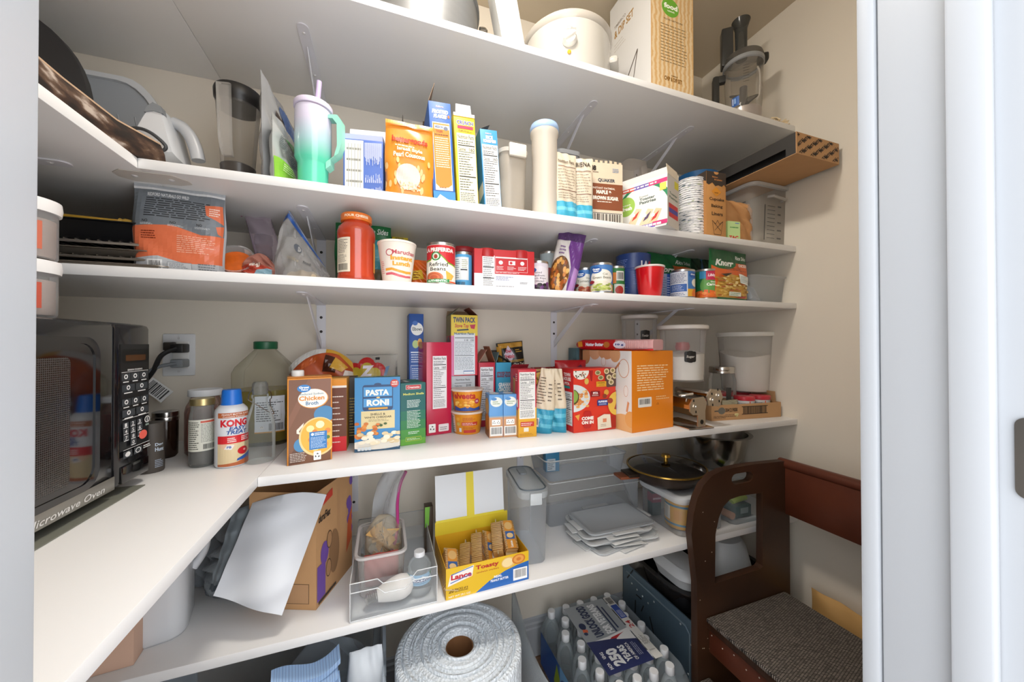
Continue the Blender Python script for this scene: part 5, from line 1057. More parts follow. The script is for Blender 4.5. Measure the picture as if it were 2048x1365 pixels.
I = Ink(); I.rect(0, 0, 1, 1, '#1f6a3a'); I.ell(.75, .45, .45, .4, '#5f9a4a', 26); I.poly([(0, .22), (.5, .3), (1, .22), (1, .0), (0, 0)], '#d9622a'); I.rect(.28, .72, .5, 1, '#3a8fc0'); I.rect(.5, .66, .9, 1, '#c02a50'); I.text('Libby', .56, .76, .86, .9, '#f4e6ea', .03, .2); I.text('Sliced', .65, .56, .85, .62, '#f0efe6', .02); I.text('Carrots', .52, .44, .96, .55, '#f0efe6', .04)
for k in range(20): I.ell(rnd.random(), .02+.16*rnd.random(), .09, .06, rnd.choice(('#e0702a', '#d9581e', '#ea8a44')), 9)
can_at('carrot_can', 'green can of sliced carrots next to the rice pouch', 1389, 1436, 540, .895, I, body='#1f6a3a')
P = pouch_at('rice_side_pouch', 'bright green and orange chicken rice pouch at the shelf edge', 'pouch', 1420, 1506, 503, .865, Z3, .03, kg, seed=52, rz=.10, wr=.003)
I = Ink(.3); I.rect(.03, .06, .97, .78, '#d9652a'); I.ell(.3, .75, .32, .14, '#1d6a3a', 26); I.rect(.03, .76, .97, .98, '#17552f'); I.text('Knorr', .1, .67, .55, .8, '#f0f2ee', .05, .25); I.text('Rice Sides', .64, .83, .94, .91, '#eaeee8', .02, .25); I.text('CHICKEN', .70, .69, .94, .75, '#f4e6dc', .05); I.lines(.3, .6, .92, .66, 2, '#7a3a1a', .35)
I.poly([(.03, .06), (.97, .06), (.97, .4), (.75, .5), (.4, .53), (.15, .4)], '#c99a3c')
for k in range(110): I.ell(.08+.86*rnd.random(), .08+.4*rnd.random()**.9, .05, .014, rnd.choice(('#e6c46a', '#d9ae4a', '#f0dc9a', '#c08a34', '#b5602c')), 6)
I.poly([(.62, .54), (.92, .5), (.9, .32), (.66, .36)], '#e2e6e2'); I.lines(.66, .37, .88, .5, 5, '#7a9aa0', .35); I.poly([(.18, .5), (.45, .54), (.3, .46)], '#3a2a1e'); I.rect(.35, .09, .68, .17, '#dfe3d8'); I.lines(.38, .1, .65, .16, 2, '#4a8a5a', .4); I.poly([(.25, .06), (.8, .06), (.85, .11), (.5, .06)], '#b0342c'); P.front(I)
# clear box of wipes
a, c = ux(1507, .875), ux(1576, .875); w = c[0]-a[0]; h = zt(a, 549)-Z3
t = thing('clear_box', 'clear plastic box with blue and white packets at the right end', 'container', ((a[0]+c[0])/2, .875+.075, Z3))
b = tub_mesh(w, .15, h, .88, .02, .0014, .006, .006); b.v = b.v; 
MB().loft([ring(w*.88, .132, .018, 0), ring(w, .15, .02, h-.006), ring(w+.012, .162, .024, h-.006), ring(w+.012, .162, .024, h)], None, (True, False)).build('tub_body', clear('#e6ebf0', .22, .15), t)
P1 = MB(); P1.box(-.055, .02, -.012, .012, 0, .06, b=.008); o = P1.build('packet', mat('#c9d0d8', .5), t, loc=(-.012, -.03, .010), rot=(-.45, .1, .3))
I = Ink(); I.lines(.08, .1, .9, .9, 9, '#7a8490', .35); I.put('packet_print', o, lambda x, y, e: (-.052+x*.07, -.012-e, .004+y*.052))
P1 = MB(); P1.box(-.05, .05, -.01, .01, 0, .045, b=.009); P1.build('blue_pack', mat('#5aa3c4', .4), t, loc=(.02, .012, .008), rot=(-.35, .25, .1))

# ------------------------------------------------------------------ second shelf
Z2 = S2+.0004
bark = ramp_mat('bark_wood', [(.40, '#1d130c'), (.50, '#3a261a'), (.57, '#5a4434'), (.66, '#b0a296')], 26, .75, (1.6, .7, 1.6), .6)
ol_ = [(-.428, .26), (-.426, .5), (-.43, .7), (-.424, .80), (-.398, .868), (-.402, .882), (-.44, .884), (-.66, .80), (-.70, .6), (-.70, .26)]
b = MB(); b.loft([[(x-.003*math.sin(9*y), y, 0) for x, y in ol_], [(x+.004, y+.002, .010) for x, y in ol_], [(x+.002, y, .030) for x, y in ol_], [(x-.002, y, .042) for x, y in ol_]])
lv = b.build('live_edge_board', bark, loc=(0, 0, Z2), smooth=50); tag(lv, 'weathered dark wooden board with bark edge lying along the left arm', 'board')
b = MB(); b.loft([[(x*.995-.004, y-.002,   .0422) for x, y in ol_], [(x*.995-.004, y-.002, .045) for x, y in ol_]]); b.build('top_face', mat('#b89b80', .6, noise=.2, scale=10, stretch=(6, 1, 1)), lv)
# black slab standing behind it
b = MB(); x1 = ux(181, .985, 150)[0]; hs = 1.80-Z2
pts = [(x1-.28, 0), (x1, 0), (x1+.002, .05)]+[(x1-.13+.132*math.cos(t), .05+(hs-.05)*(.35+.65*math.sin(t))) for t in [k*.16 for k in range(1, 10)]]+[(x1-.28, hs*1.02)]
b.prism(pts, -.008, .008); tag(b.build('slate_board', mat('#2e2f32', .55, noise=.1, scale=30), loc=(0, .985, Z2), smooth=30), 'dark slate serving board standing upright at the left', 'board')
# white tray leaning on the back wall
yt_ = 1.185; xa, za = ay(150, 128, yt_); xb, _z = ay(345, 300, yt_); h = za-Z2-.004; w = .36
t = thing('draining_tray', 'white plastic tray with grey grooved face leaning on the back wall', 'tray', (xb-w/2-.005, yt_+.012, Z2), rot=(-.02, 0, 0))
def tray_out(k): 
    o = []; ww, hh = w-2*k, h-2*k
    return [(-ww/2, k), (ww/2, k), (ww/2, k+hh*.42)]+[(ww/2-.10+.10*math.cos(a), k+hh*.42+hh*.58*math.sin(a)) for a in [i*pi/16 for i in range(1, 9)]]+[(-ww/2, k+hh)]
b = MB(); o0, o1 = tray_out(0), tray_out(.012)
b.loft([[(x, .006, z) for x, z in o0], [(x, -.012, z) for x, z in o0], [(x, -.012, z) for x, z in o1], [(x, -.002, z) for x, z in o1]], None, (True, True)); b.build('tray_body', mat('#e6e8ea', .4), t, smooth=30)
b = MB(); b.loft([[(x, -.0024, z) for x, z in tray_out(.0125)], [(x, -.004, z) for x, z in tray_out(.03)]], None, (False, True)); b.build('tray_floor', mat('#b4b9be', .4), t, smooth=30)
for k in range(9):
    xx = -w/2+.05+k*.034; MB().tube([(xx, -.0045, .03), (xx-.04, -.0045, h*.72)], .0018, 6).build('groove', mat('#b4b8bc', .4), t)
# white hand mixer
yh = 1.02
def hp(u, v): x, z = ay(u, v, yh); return (x, z-Z2)
hm = thing('hand_mixer', 'white and grey hand mixer with vent slots and dark cord', 'mixer', (0, yh, Z2))
out = [hp(*q) for q in ((290, 332), (291, 285), (306, 258), (318, 240), (330, 232), (346, 240), (352, 262), (362, 300), (372, 332))]; out = [(x, max(0, z)) for x, z in out]
cx_ = sum(p[0] for p in out)/len(out); cz_ = sum(p[1] for p in out)/len(out)
sh = lambda k: [(cx_+(x-cx_)*k, cz_+(z-cz_)*k if z > .001 else 0) for x, z in out]
b = MB(); b.loft([[(x, y, z) for x, z in sh(k)] for y, k in ((-.045, .86), (-.038, .97), (-.02, 1), (.03, 1), (.042, .94), (.046, .85))]); b.build('body', mat('#c9ccd0', .35), hm, smooth=45)
cap_ = [hp(*q) for q in ((314, 249), (320, 238), (331, 231), (346, 239), (349, 252), (332, 247))]
b = MB(); b.prism(cap_, -.0475, -.03); b.build('grey_cap', mat('#7c8186', .4), hm, smooth=0)
hd = [Vector((hp(u, v)[0], 0, max(.012, hp(u, v)[1]))) for u, v in ((346, 246), (366, 256), (382, 276), (392, 300), (397, 322))]
b = MB(); b.tube(smooth_path(hd), [.013]*(len(smooth_path(hd))), 10); b.build('handle', mat('#b4b7bb', .35), hm)
for k in range(8):
    x, z = hp(307+k*5.2, 309+k*.9); MB().box(x-.0012, x+.0012, -.0463, -.044, z-.007, z+.007).build('vent_slot', mat('#2c2522', .5), hm)
cp_ = [Vector((hp(u, v)[0], yy, max(.004, hp(u, v)[1]))) for u, v, yy in ((286, 283, -.05), (312, 285, -.055), (338, 298, -.06), (360, 318, -.058), (352, 326, -.055), (325, 323, -.056), (300, 318, -.058))]
b = MB(); b.tube(smooth_path(cp_), .0035, 8); b.build('cord', mat('#3a3d40', .45), hm)
# blender
(p, r) = discy(424, 524, 1.03); zl = zt((p[0], p[1]-r), 165)-Z2
q = Round('blender', 'blender with clear ribbed-handle jug on a black base', 'blender', p, Z2, [(r*1.12, 0), (r*1.14, .004), (r*1.05, .03), (r*.8, .05), (r*.76, .055), (0, .055)], mat('#24221f', .25, coat=.3), part='motor_base')
q.part('jug', [(r*.62, .055), (r*.66, .058), (r*.95, zl-.012), (r*.97, zl-.01)], clear('#b9b4ae', .12, .05), cap=False)
q.part('blade_collar', [(r*.68, .053), (r*.7, .056), (r*.74, .085), (r*.66, .088)], mat('#4a4542', .3), cap=False)
q.part('lid', [(r*.9, zl-.035), (r*.97, zl-.02), (r*1.0, zl-.018), (r*1.02, zl), (r*.98, zl+.006), (r*.6, zl+.008), (0, zl+.008)], mat('#1c1b1b', .35))
a = q.phi-.5; ca, sa = math.cos(a), math.sin(a)
hb = MB(); rr = [(r*.98, zl-.004), (r*1.22, zl-.01), (r*1.2, zl-.03), (r*1.08, zl*.5), (r*1.0, zl*.42), (r*.86, zl*.36)]
hb.loft([[(ca*R-sa*s_*wd, sa*R+ca*s_*wd, z) for s_, R in ((-1, R0-.006), (1, R0-.006), (1, R0+.004), (-1, R0+.004))] for (R0, z), wd in zip(rr, (.010, .013, .013, .012, .011, .010))]); hb.build('jug_handle', clear('#d5d2cd', .3, .06), q.o, smooth=30)
c0 = [(ca*r*1.05-sa*s_, sa*r*1.05+ca*s_, z) for s_, z in ((-.01, .004), (-.012, .03), (.0, .052), (.018, .035), (.032, .004))]
b = MB(); b.tube(smooth_path(c0), .0035, 8); b.build('cord', mat('#191918', .4), q.o)
# two tall pouches seen from the edge
A, C = ux(536, .865), ux(600, 1.12)
def edge_pouch(name, label, A, C, vt, t, m, seed, **kw):
    rz = math.atan2(C[1]-A[1], C[0]-A[0]); return Pouch(name, label, 'pouch', ((A[0]+C[0])/2, (A[1]+C[1])/2), Z2, math.hypot(C[0]-A[0], C[1]-A[1]), zt(A, vt)-Z2, t, m, rz=rz, seed=seed, **kw)
P = edge_pouch('fruit_pouch', 'tall silver and blue pouch beside the blender', ux(526, .89), ux(592, 1.16), 140, .03, mat('#b4b6b8', .25, .5), 61, wr=.006, roll=-.10)
I = Ink(.3); I.poly([(.3, .35), (1, .3), (1, .93), (.45, .95)], '#4a6fae'); I.poly([(.22, .80), (1, .62), (1, .54), (.25, .72)], '#3a2a24'); I.text('blueberries', .35, .64, .95, .72, '#e0e4ea', .03, -.0); I.lines(.55, .4, .95, .5, 4, '#c9d4e6', .4); I.poly([(.75, .86), (.98, .8), (.98, .95), (.8, .96)], '#6a94cc'); P.front(I)
P = edge_pouch('snap_pea_pouch', 'silver pouch with lime green lower part in front of the blue pouch', ux(545, .868), ux(598, 1.03), 222, .03, mat('#b9bcba', .25, .4), 62, wr=.006, roll=-.06)
I = Ink(.3); I.poly([(0, .1), (1, .02), (1, .25), (.5, .35), (0, .40)], '#7fb53c'); I.lines(.1, .44, .9, .75, 14, '#4a5054', .35); I.poly([(.3, .8), (.8, .66), (.7, .82)], '#4f9a52'); I.lines(.12, .25, .5, .36, 4, '#d3e6b4', .4); I.rect(.1, .0, .9, .09, '#d5d5d8'); I.bars(.35, .01, .6, .08); P.front(I)
# ombre tumbler
(p, r) = discy(586, 664, .905); zl = zt((p[0], p[1]-r), 190)-Z2
m, n, l, bs = new_mat('ombre_enamel'); bs.inputs['Roughness'].default_value = .18; bs.inputs['Coat Weight'].default_value = .5
tc = n.new('ShaderNodeTexCoord'); sx = n.new('ShaderNodeSeparateXYZ'); l.new(tc.outputs['Object'], sx.inputs[0]); mr = n.new('ShaderNodeMapRange'); mr.inputs[2].default_value = zl; l.new(sx.outputs[2], mr.inputs[0]); cr = n.new('ShaderNodeValToRGB'); l.new(mr.outputs[0], cr.inputs[0]); l.new(cr.outputs[0], bs.inputs['Base Color'])
e = cr.color_ramp.elements; e[0].position = .35; e[0].color = lin('#58c8a8'); e[1].position = .78; e[1].color = lin('#cdc9de'); k = e.new(.55); k.color = lin('#a9ccd2')
q = Round('tumbler', 'lilac and mint green travel tumbler with handle and straw', 'tumbler', p, Z2, [(r*.76, 0), (r*.78, .004), (r*.82, zl*.30), (r*.84, zl*.32), (r*.97, zl*.37), (r*.97, zl*.9), (r*.95, zl*.93), (0, zl*.93)], m, part='cup_body', n=44)
q.part('steel_ring', [(r*.94, zl*.92), (r*.94, zl*.95)], mat('#8a6a70', .25, .8), cap=False)
q.part('lid', [(r*.98, zl*.935), (r*1.02, zl*.94), (r*1.03, zl*.985), (r*.98, zl), (0, zl)], mat('#cdc5dc', .4), 44)
b = MB(); b.tube([(r*.2, -r*.1, zl), (r*.32, -r*.12, zl+.055)], .0055, 14); b.build('straw', mat('#c2b2d8', .4), q.o)
a = q.phi+1.15; ca, sa = math.cos(a), math.sin(a)
hp_ = [(r*.85, zl*.86), (r*1.32, zl*.86), (r*1.56, zl*.80), (r*1.58, zl*.55), (r*1.4, zl*.42), (r*.95, zl*.36), (r*.95, zl*.28)]
hb = MB(); hb.loft([[(ca*(R+dr)-sa*s_, sa*(R+dr)+ca*s_, z+dz) for s_, dr, dz in ((-.011, -.005, -.004), (.011, -.005, -.004), (.011, .005, .004), (-.011, .005, .004))] for R, z in hp_]); hb.build('handle', mat('#93d8c4', .4), q.o, smooth=50)
# blue and white box with raised flap
FL, FR = ux(686, .90), ux(766, .885); h = zt(FL, 276)-Z2
B = Box('cookie_box', 'blue and white snack box with its lid flap raised', 'box', FL, FR, Z2, h, .045, '#4f6db8')
I = Ink(); I.rect(.04, 0, .5, .98, '#e2e0d8'); I.lines(.08, .02, .48, .95, 5, '#8a8a84', .2, .1)
for x in (.12, .2, .28, .36, .42): I.rect(x, .05, x+.012, .92, '#9a9a94')
for k in range(26): x = .53+.017*k; y = .52+.2*rnd.random(); I.rect(x, y, x+.009, .95, '#d5dcf0'); I.rect(x, .26, x+.009, .3+.14*rnd.random(), '#d5dcf0') if k % 3 else None; I.rect(x, .0, x+.009, .12+.08*rnd.random(), '#d5dcf0') if k % 2 else None
I.text('10', .36, .02, .46, .08, '#444444', .02, 0, 90); B.front(I)
MB().box(-B.w/2+.001, B.w/2-.001, -B.d/2+.001, B.d/2-.001, h, h+.012).build('inner_liner', mat('#a9b2d6', .5), B.o)
o = B.flap('b', .048, .0, '#dedde0', 'lid_flap')
I = Ink()
for x in (.2, .5, .8): I.ell(x, .5, .09, .15, '#d9b08a', 12)
I.put('flap_print', o, lambda x, y, e: (-B.w/2+x*B.w, B.d/2-e, h+.014+y*.032))
# couscous pouch
P = pouch_at('couscous_pouch', 'orange couscous pouch with red lettering and a clear window', 'pouch', 770, 868, 250, .862, Z2, .03, mat('#d98a2a', .3), seed=71, wr=.002, belly=.4)
I = Ink(.28)
for k in range(24): I.ell(rnd.random(), .05+.45*rnd.random(), .03, .045, '#e8b87a', 8)
I.text('bettergoods', .13, .69, .87, .80, '#b5341c', .04); I.lines(.2, .655, .78, .68, 1, '#f2d9b8', .6); I.text('Israeli Style', .24, .59, .75, .65, '#f7ead6', .03); I.text('Pearl Couscous', .17, .52, .8, .585, '#f7ead6', .03); I.ell(.46, .27, .25, .17, '#d6c4ba', 26)
for k in range(50): I.ell(.28+.42*rnd.random(), .10+.10*rnd.random(), .014, .012, rnd.choice(('#e0c79a', '#d0b488', '#ead9b8')), 6)
I.rect(.0, .95, 1, 1, '#e2a04a'); P.front(I)
# three cereal boxes leaning left
def lean_box(name, label, u0, u1, vt, y, d, col, roll):
    FL, FR = ux(u0, y), ux(u1, y); w = FR[0]-FL[0]
    return Box(name, label, 'box', FL, FR, Z2+w/2*abs(math.sin(roll))+.0003, zt(FL, vt)-Z2, d, col, roll=roll)
B = lean_box('flakes_box', 'blue frosted flakes cereal box with torn open top', 868, 912, 203, .878, .17, '#2a5fae', -.055)
I = Ink(); I.text('Kelloggs', .32, .94, .66, .965, '#e6c4c0', .03, .2); I.text('FROSTED', .13, .885, .87, .925, '#eef0f4', .07, .2); I.text('FLAKES', .19, .84, .80, .88, '#eef0f4', .07, .2); I.ell(.88, .865, .05, .015, '#d9702a'); I.rect(.12, .14, .9, .80, '#efe6da'); I.rect(.14, .15, .88, .79, '#d9852a'); I.rect(.2, .735, .86, .775, '#d5dae4'); I.text('MISSION', .24, .742, .6, .768, '#5a6a8a', .05); I.ell(.72, .745, .1, .02, '#6a7284'); I.text('TIGER', .26, .70, .58, .725, '#8a2a10', .03); I.lines(.2, .36, .84, .66, 14, '#f4ddbc', .45, .1); I.lines(.2, .67, .84, .69, 1, '#6a3a10', .5); I.poly([(.14, .2), (.3, .17), (.7, .17), (.88, .2), (.88, .15), (.14, .15)], '#efe2cc'); I.lines(.3, .155, .7, .18, 1, '#8a5a20', .4); I.rect(0, 0, 1, .13, '#3a86c4'); I.poly([(.05, .03), (.3, .1), (.6, .06), (.95, .03), (.7, .02), (.4, .01)], '#e6eef4'); B.front(I)
B.flap('b', .045, -.9, '#8a6f54'); B.flap('l', .05, -.35, '#8a6f54')
B = lean_box('crunch_box', 'yellow crunch cereal box with white torn top', 916, 958, 226, .872, .17, '#e0c21e', -.05)
I = Ink(); I.text('CRUNCH', .12, .875, .93, .925, '#e8e4ee', .07); I.text('CRUNCH', .14, .88, .91, .92, '#3a3f8a', .03); I.rect(.16, .835, .9, .868, '#c23a5a'); I.lines(.2, .80, .85, .825, 2, '#6a5a14', .4); I.facts(.10, .02, .97, .785, '#efe8c4'); I.rect(0, .965, 1, 1, '#e6e2e2'); B.front(I); B.flap('f', .022, .0, '#dcd8d8', f0=.1, f1=.85); B.flap('b', .02, -.1, '#cfcaca')
B = lean_box('crispy_rice_box', 'light blue rice cereal box leaning left', 970, 1004, 259, .868, .17, '#3f93c8', -.065)
I = Ink(); I.text('Kelloggs', .3, .935, .65, .96, '#e6c4c0', .03, .2); I.text('RICE', .32, .88, .72, .925, '#eef2f6', .05); I.text('KRISPIES', .16, .835, .9, .875, '#eef2f6', .06); I.facts(.06, .0, .97, .81, '#e4e4e0'); B.front(I)
I = Ink(); I.rect(0, 0, 1, 1, '#3a8cc4'); I.poly([(.2, .25), (1, .35), (1, .2), (.5, .1)], '#dfe8ee'); B.left(I); B.flap('l', .03, -1.1, '#5a4a40')
B = Box('flat_blue_box', 'light blue box behind the couscous pouch with upright flap', 'box', ux(806, 1.08), ux(850, 1.08), Z2, zt(ux(806, 1.08), 250)-Z2, .07, '#3f7fb4'); B.flap('l', .03, .05, '#6a6256'); I = Ink(); I.lines(.1, .8, .9, .95, 2, '#c9dce8', .4); B.front(I)
# dark packet low behind couscous
B = Box('dark_snack_box', 'small dark purple box left of the couscous pouch', 'box', ux(764, .95), ux(785, .95), Z2, zt(ux(764, .95), 332)-Z2, .03, '#3a3350'); I = Ink(); I.rect(0, 0, 1, .25, '#c9a87a'); I.lines(.2, .4, .9, .8, 3, '#8a84a4', .4); B.front(I)
# cereal dispensers
a, c = ux(1003, .885), ux(1058, .885); w = c[0]-a[0]; h = zt(a, 290)-Z2
t = thing('cereal_dispenser', 'clear flip-top cereal container almost empty', 'container', ((a[0]+c[0])/2, .885+.075, Z2))
MB().loft([ring(w*.86, .14, .022, 0), ring(w*.9, .145, .025, .004), ring(w, .16, .028, h-.012)], None, (True, False)).build('container_body', clear('#e6dccd', .4, .15), t)
MB().loft([ring(w+.006, .166, .03, h-.014), ring(w+.008, .168, .031, h-.004), ring(w*.98, .155, .03, h), ring(w*.9, .14, .028, h+.002)], None, (True, True)).build('lid', clear('#e9e2d8', .6, .25), t)
MB().box(-w*.28, w*.34, -.092, -.083, h-.03, h+.004, b=.003).build('latch', mat('#ded6ca', .4), t)
MB().loft([ring(w*.84, .135, .02, .003), ring(w*.84, .135, .02, .012), ring(w*.5, .08, .02, .022)], None).build('cereal_crumbs', mat('#d9bf8a', .8, noise=.3, scale=120), t)
(p, r) = discy(1061, 1118, .89); h = zt((p[0], p[1]-r), 236)-Z2
q = Round('pasta_canister', 'tall frosted round canister with pale blue lid', 'canister', p, Z2, [(r*.84, 0), (r*.87, .004), (r*.9, h*.86), (r*.98, h*.88), (r*1.0, h*.93)], clear('#e9dfd0', .8, .3), part='canister_body', cap=False)
q.part('rice', [(0, .003), (r*.84, .004), (r*.87, h*.82), (0, h*.83)], mat('#e2cfb0', .8, noise=.04, scale=50))
q.part('lid', [(r*1.0, h*.92), (r*1.02, h*.925), (r*1.02, h*.965), (r*.97, h*.975), (r*.96, h*.99), (0, h)], mat('#9db9dc', .4))
B_ = thing('storage_box', 'frosted lidded box behind the tall canister', 'container', (ux(1130, 1.08)[0], 1.10, Z2)); h = zt((ux(1130, 1.05)[0], 1.05), 301)-Z2
MB().loft([ring(.07, .1, .015, 0), ring(.08, .11, .018, h-.012)], None, (True, False)).build('box_body', frosty, B_); MB().loft([ring(.088, .118, .02, h-.013), ring(.09, .12, .02, h)], None).build('lid', mat('#c2c6c8', .4), B_)
for k, (u0, u1, vt, y, rz, lab) in enumerate(((1114, 1158, 308, .865, .05, 'cream and turquoise snack bag, left of a pair by the canister'), (1150, 1188, 318, .872, -.35, 'cream and turquoise snack bag folded against its pair'))):
    P = pouch_at('chickpea_bag', lab, 'bag', u0, u1, vt, y, Z2, .026, mat('#dccfb8', .35), seed=81+k, rz=rz, wr=.003)
    I = Ink(.3); I.rect(0, .0, 1, .26, '#3fa8c8'); I.rect(0, .13, 1, .18, '#6fc4d8'); I.text('Nutrition Facts', .1, .84, .85, .89, '#5a4a40', .02) if k == 0 else I.text('BIENA', .2, .86, .9, .93, '#4a4038', .02); I.rect(.08, .78, .9, .79, '#6a3a30'); I.lines(.08, .45, .9, .76, 7, '#8a7a6c', .22, .2); I.rect(.08, .42, .9, .43, '#6a3a30'); I.lines(.08, .3, .9, .4, 3, '#8a7a6c', .25); P.front(I)
# oatmeal carton
FL, FR = ux(1160, .905), ux(1246, .885); h = zt(FR, 330)-Z2
B = Box('oatmeal_carton', 'cream and brown oatmeal carton with perforated torn top', 'box', FL, FR, Z2, h, .1, '#ddcbb2', open_top=True)
I = Ink(); I.rect(0, .28, 1, .68, '#84492c'); I.rect(0, .04, 1, .24, '#e6ddd0'); I.rect(.02, .06, .98, .235, '#3a322c'); I.rect(.03, .07, .97, .225, '#e2dace'); I.bars(.05, .075, .95, .22, '#2a2420', 26); I.text('QUAKER', .42, .70, .82, .76, '#2f3c4e', .03); I.text('INSTANT OATMEAL', .3, .595, .82, .625, '#efe4d6', .02); I.text('MAPLE &', .38, .52, .74, .58, '#f2e8da', .06); I.text('BROWN SUGAR', .3, .43, .9, .49, '#f2e8da', .06); I.lines(.4, .39, .8, .415, 1, '#efe4d6', .5); I.text('48', .24, .87, .38, .95, '#2a2622', .06); I.lines(.76, .86, .96, .93, 3, '#6a8ab0', .4); I.lines(.3, .84, .45, .86, 1, '#5a4a40', .5); B.front(I)
b = MB(); m_ = mat('#d8c4a6', .6)
for k in range(9): x = -B.w/2+B.w*(k+.5)/9; b.box(x-.004, x+.004, -B.d/2, -B.d/2+.0012, h, h+.004+.004*rnd.random())
b.build('torn_edge', m_, B.o, smooth=0)
# clear clamshell behind
cb = thing('clamshell_box', 'empty clear clamshell box behind the pastry carton', 'container', (ux(1275, 1.06)[0], 1.09, Z2)); h = zt((ux(1275, 1.06)[0], 1.06), 322)-Z2
MB().loft([ring(.1, .09, .02, 0), ring(.11, .1, .02, h*.7), ring(.09, .08, .02, h)], None, (True, True)).build('shell', clear('#e4ddd6', .2, .1, .3), cb)
# toaster pastry carton, jutting over the shelf edge
FL, FR = (.700, .935), (.7605, .806); h = zt(FR, 346)-Z2
B = Box('pastry_carton', 'white and green toaster pastry carton jutting over the shelf edge', 'box', FL, FR, Z2, h, .084, '#e4e2de')
I = Ink(); I.rect(0, 0, 1, 1, '#e6e6e2'); I.ell(.5, .35, .62, .62, '#2a8a5e', 40); I.ell(.48, .30, .57, .60, '#e9e9e5', 40); I.rect(0, .92, 1, 1, '#e6e6e2'); I.poly([(0, .85), (.0, .93), (1, .93), (1, .85)], '#d2483f'); I.rect(.3, .85, .62, .93, '#6a5ab0'); I.rect(.62, .85, 1, .93, '#d03a78'); I.lines(.05, .865, .95, .915, 1, '#f2e6e6', .6); I.ell(.12, .56, .2, .2, '#9cc45a', 26); I.text('marketside', .02, .58, .22, .61, '#f4f6ea', .02); I.text('fresh', .02, .48, .25, .56, '#f4f6ea', .05); I.text('Frosted', .42, .665, .6, .70, '#6a7a74', .0); I.text('Toaster', .42, .60, .75, .655, '#5a6a64', .03); I.text('Pastries', .42, .53, .77, .59, '#5a6a64', .03)
for x, y, c1, c2 in ((.3, .33, '#e6cfae', '#c84a3a'), (.55, .27, '#e6cfae', '#5a4a6a'), (.72, .24, '#e2c8a2', '#c83a34')): I.poly([(x-.14, y-.15), (x+.02, y-.2), (x+.17, y+.1), (x+.05, y+.14)], c1); I.poly([(x-.06, y-.1), (x+.05, y-.05), (x+.12, y+.08), (x, y+.0)], c2); I.ell(x-.02, y+.02, .05, .04, '#f0ece6', 8)
I.rect(.85, .7, .98, .84, '#e6d860'); I.rect(.42, .02, .75, .1, '#6a5ab0'); I.rect(.7, .04, 1, .12, '#d03a78'); I.lines(.45, .03, .95, .1, 1, '#f0e6f0', .6); I.rect(0, .02, .06, .14, '#2a8a5e'); B.front(I)
I = Ink(); I.rect(0, .0, 1, 1, '#cfcac2'); I.rect(.1, .36, .9, .45, '#c8343a'); I.rect(.1, .27, .9, .36, '#4a4aa0'); I.rect(.1, .18, .9, .27, '#c8343a'); I.text('Toaster', .15, .63, .85, .68, '#4a6a5a', .03); I.text('Pastries', .15, .55, .88, .60, '#4a6a5a', .03); I.rect(.6, .8, .95, .95, '#d9d03a'); B.right(I)
B.flap('f', .018, .1, '#e2e0dc'); B.flap('r', .03, -.15, '#d9cdb8'); B.flap('b', .022, .1, '#d9cdb8')
# two wrapped stacks of patterned paper bowls
pat = ramp_mat('printed_paper', [(.36, '#5a6a74'), (.44, '#e0e0e2'), (.62, '#ececec'), (.66, '#8a9a6a')], 55, .5, (1, 1, 5), .3)
(p, r) = discy(1354, 1414, .905); za = zt((p[0], p[1]-r), 404)-Z2; zb_ = zt((p[0], p[1]-r), 352)-Z2
def stack(name, lab, z, h):
    prof = [(r*.85, 0)]
    n_ = 12
    for k in range(n_): prof += [(r*.94, h*(k+.15)/n_), (r, h*(k+.5)/n_), (r*.95, h*(k+.9)/n_)]
    return Round(name, lab, 'bowl stack', p, z, prof+[(r*.9, h)], pat, n=40, smooth=60)
stack('paper_bowl_stack', 'lower stack of patterned paper bowls', Z2, za-.0008); stack('paper_bowl_stack', 'upper stack of patterned paper bowls', Z2+za, zb_-za)
# cupcake liner carton
FL, FR = ux(1414, .852), ux(1453, .848); h = zt(FL, 341)-Z2
B = Box('liner_carton', 'kraft cupcake baking liner carton with dark top', 'box', FL, FR, Z2, h, .055, '#c08a50')
I = Ink(.6); I.poly([(0, 1), (1, 1), (1, .78), (.9, .82), (.78, .785), (.6, .8), (.45, .78), (.3, .83), (.12, .79), (0, .81)], '#3a2f28'); I.ell(.5, .99, .12, .03, '#c08a50'); I.text('Baking', .3, .905, .58, .93, '#d08a4a', .03); I.text('& Liners', .4, .87, .8, .895, '#d08a4a', .03); I.poly([(.5, .62), (.75, .695), (.5, .77), (.25, .695)], '#d08a2a'); I.text('200', .4, .67, .6, .69, '#5a3410', .03); I.text('Cupcake', .14, .545, .9, .605, '#33261c', .02); I.text('Baking', .24, .44, .82, .50, '#33261c', .02); I.text('Liners', .26, .33, .82, .385, '#33261c', .02)
for a_, c_ in (((.28, .25), (.38, .04)), ((.38, .04), (.72, .04)), ((.72, .04), (.83, .25)), ((.28, .25), (.45, .2)), ((.83, .25), (.65, .2)), ((.45, .2), (.55, .26)), ((.65, .2), (.55, .26)), ((.28, .25), (.72, .1)), ((.83, .25), (.4, .1))):
    dx, dy = c_[0]-a_[0], c_[1]-a_[1]; q_ = .008/math.hypot(dx, dy*2); I.poly([(a_[0]-dy*2*q_, a_[1]+dx*q_*.5), (c_[0]-dy*2*q_, c_[1]+dx*q_*.5), (c_[0]+dy*2*q_, c_[1]-dx*q_*.5), (a_[0]+dy*2*q_, a_[1]-dx*q_*.5)], '#4a3828')
B.front(I)
I = Ink(.6); I.rect(0, 0, 1, .88, '#b57f48'); I.poly([(0, .88), (.3, .8), (.6, .9), (1, .84), (1, 1), (0, 1)], '#3a2f28'); B.left(I)
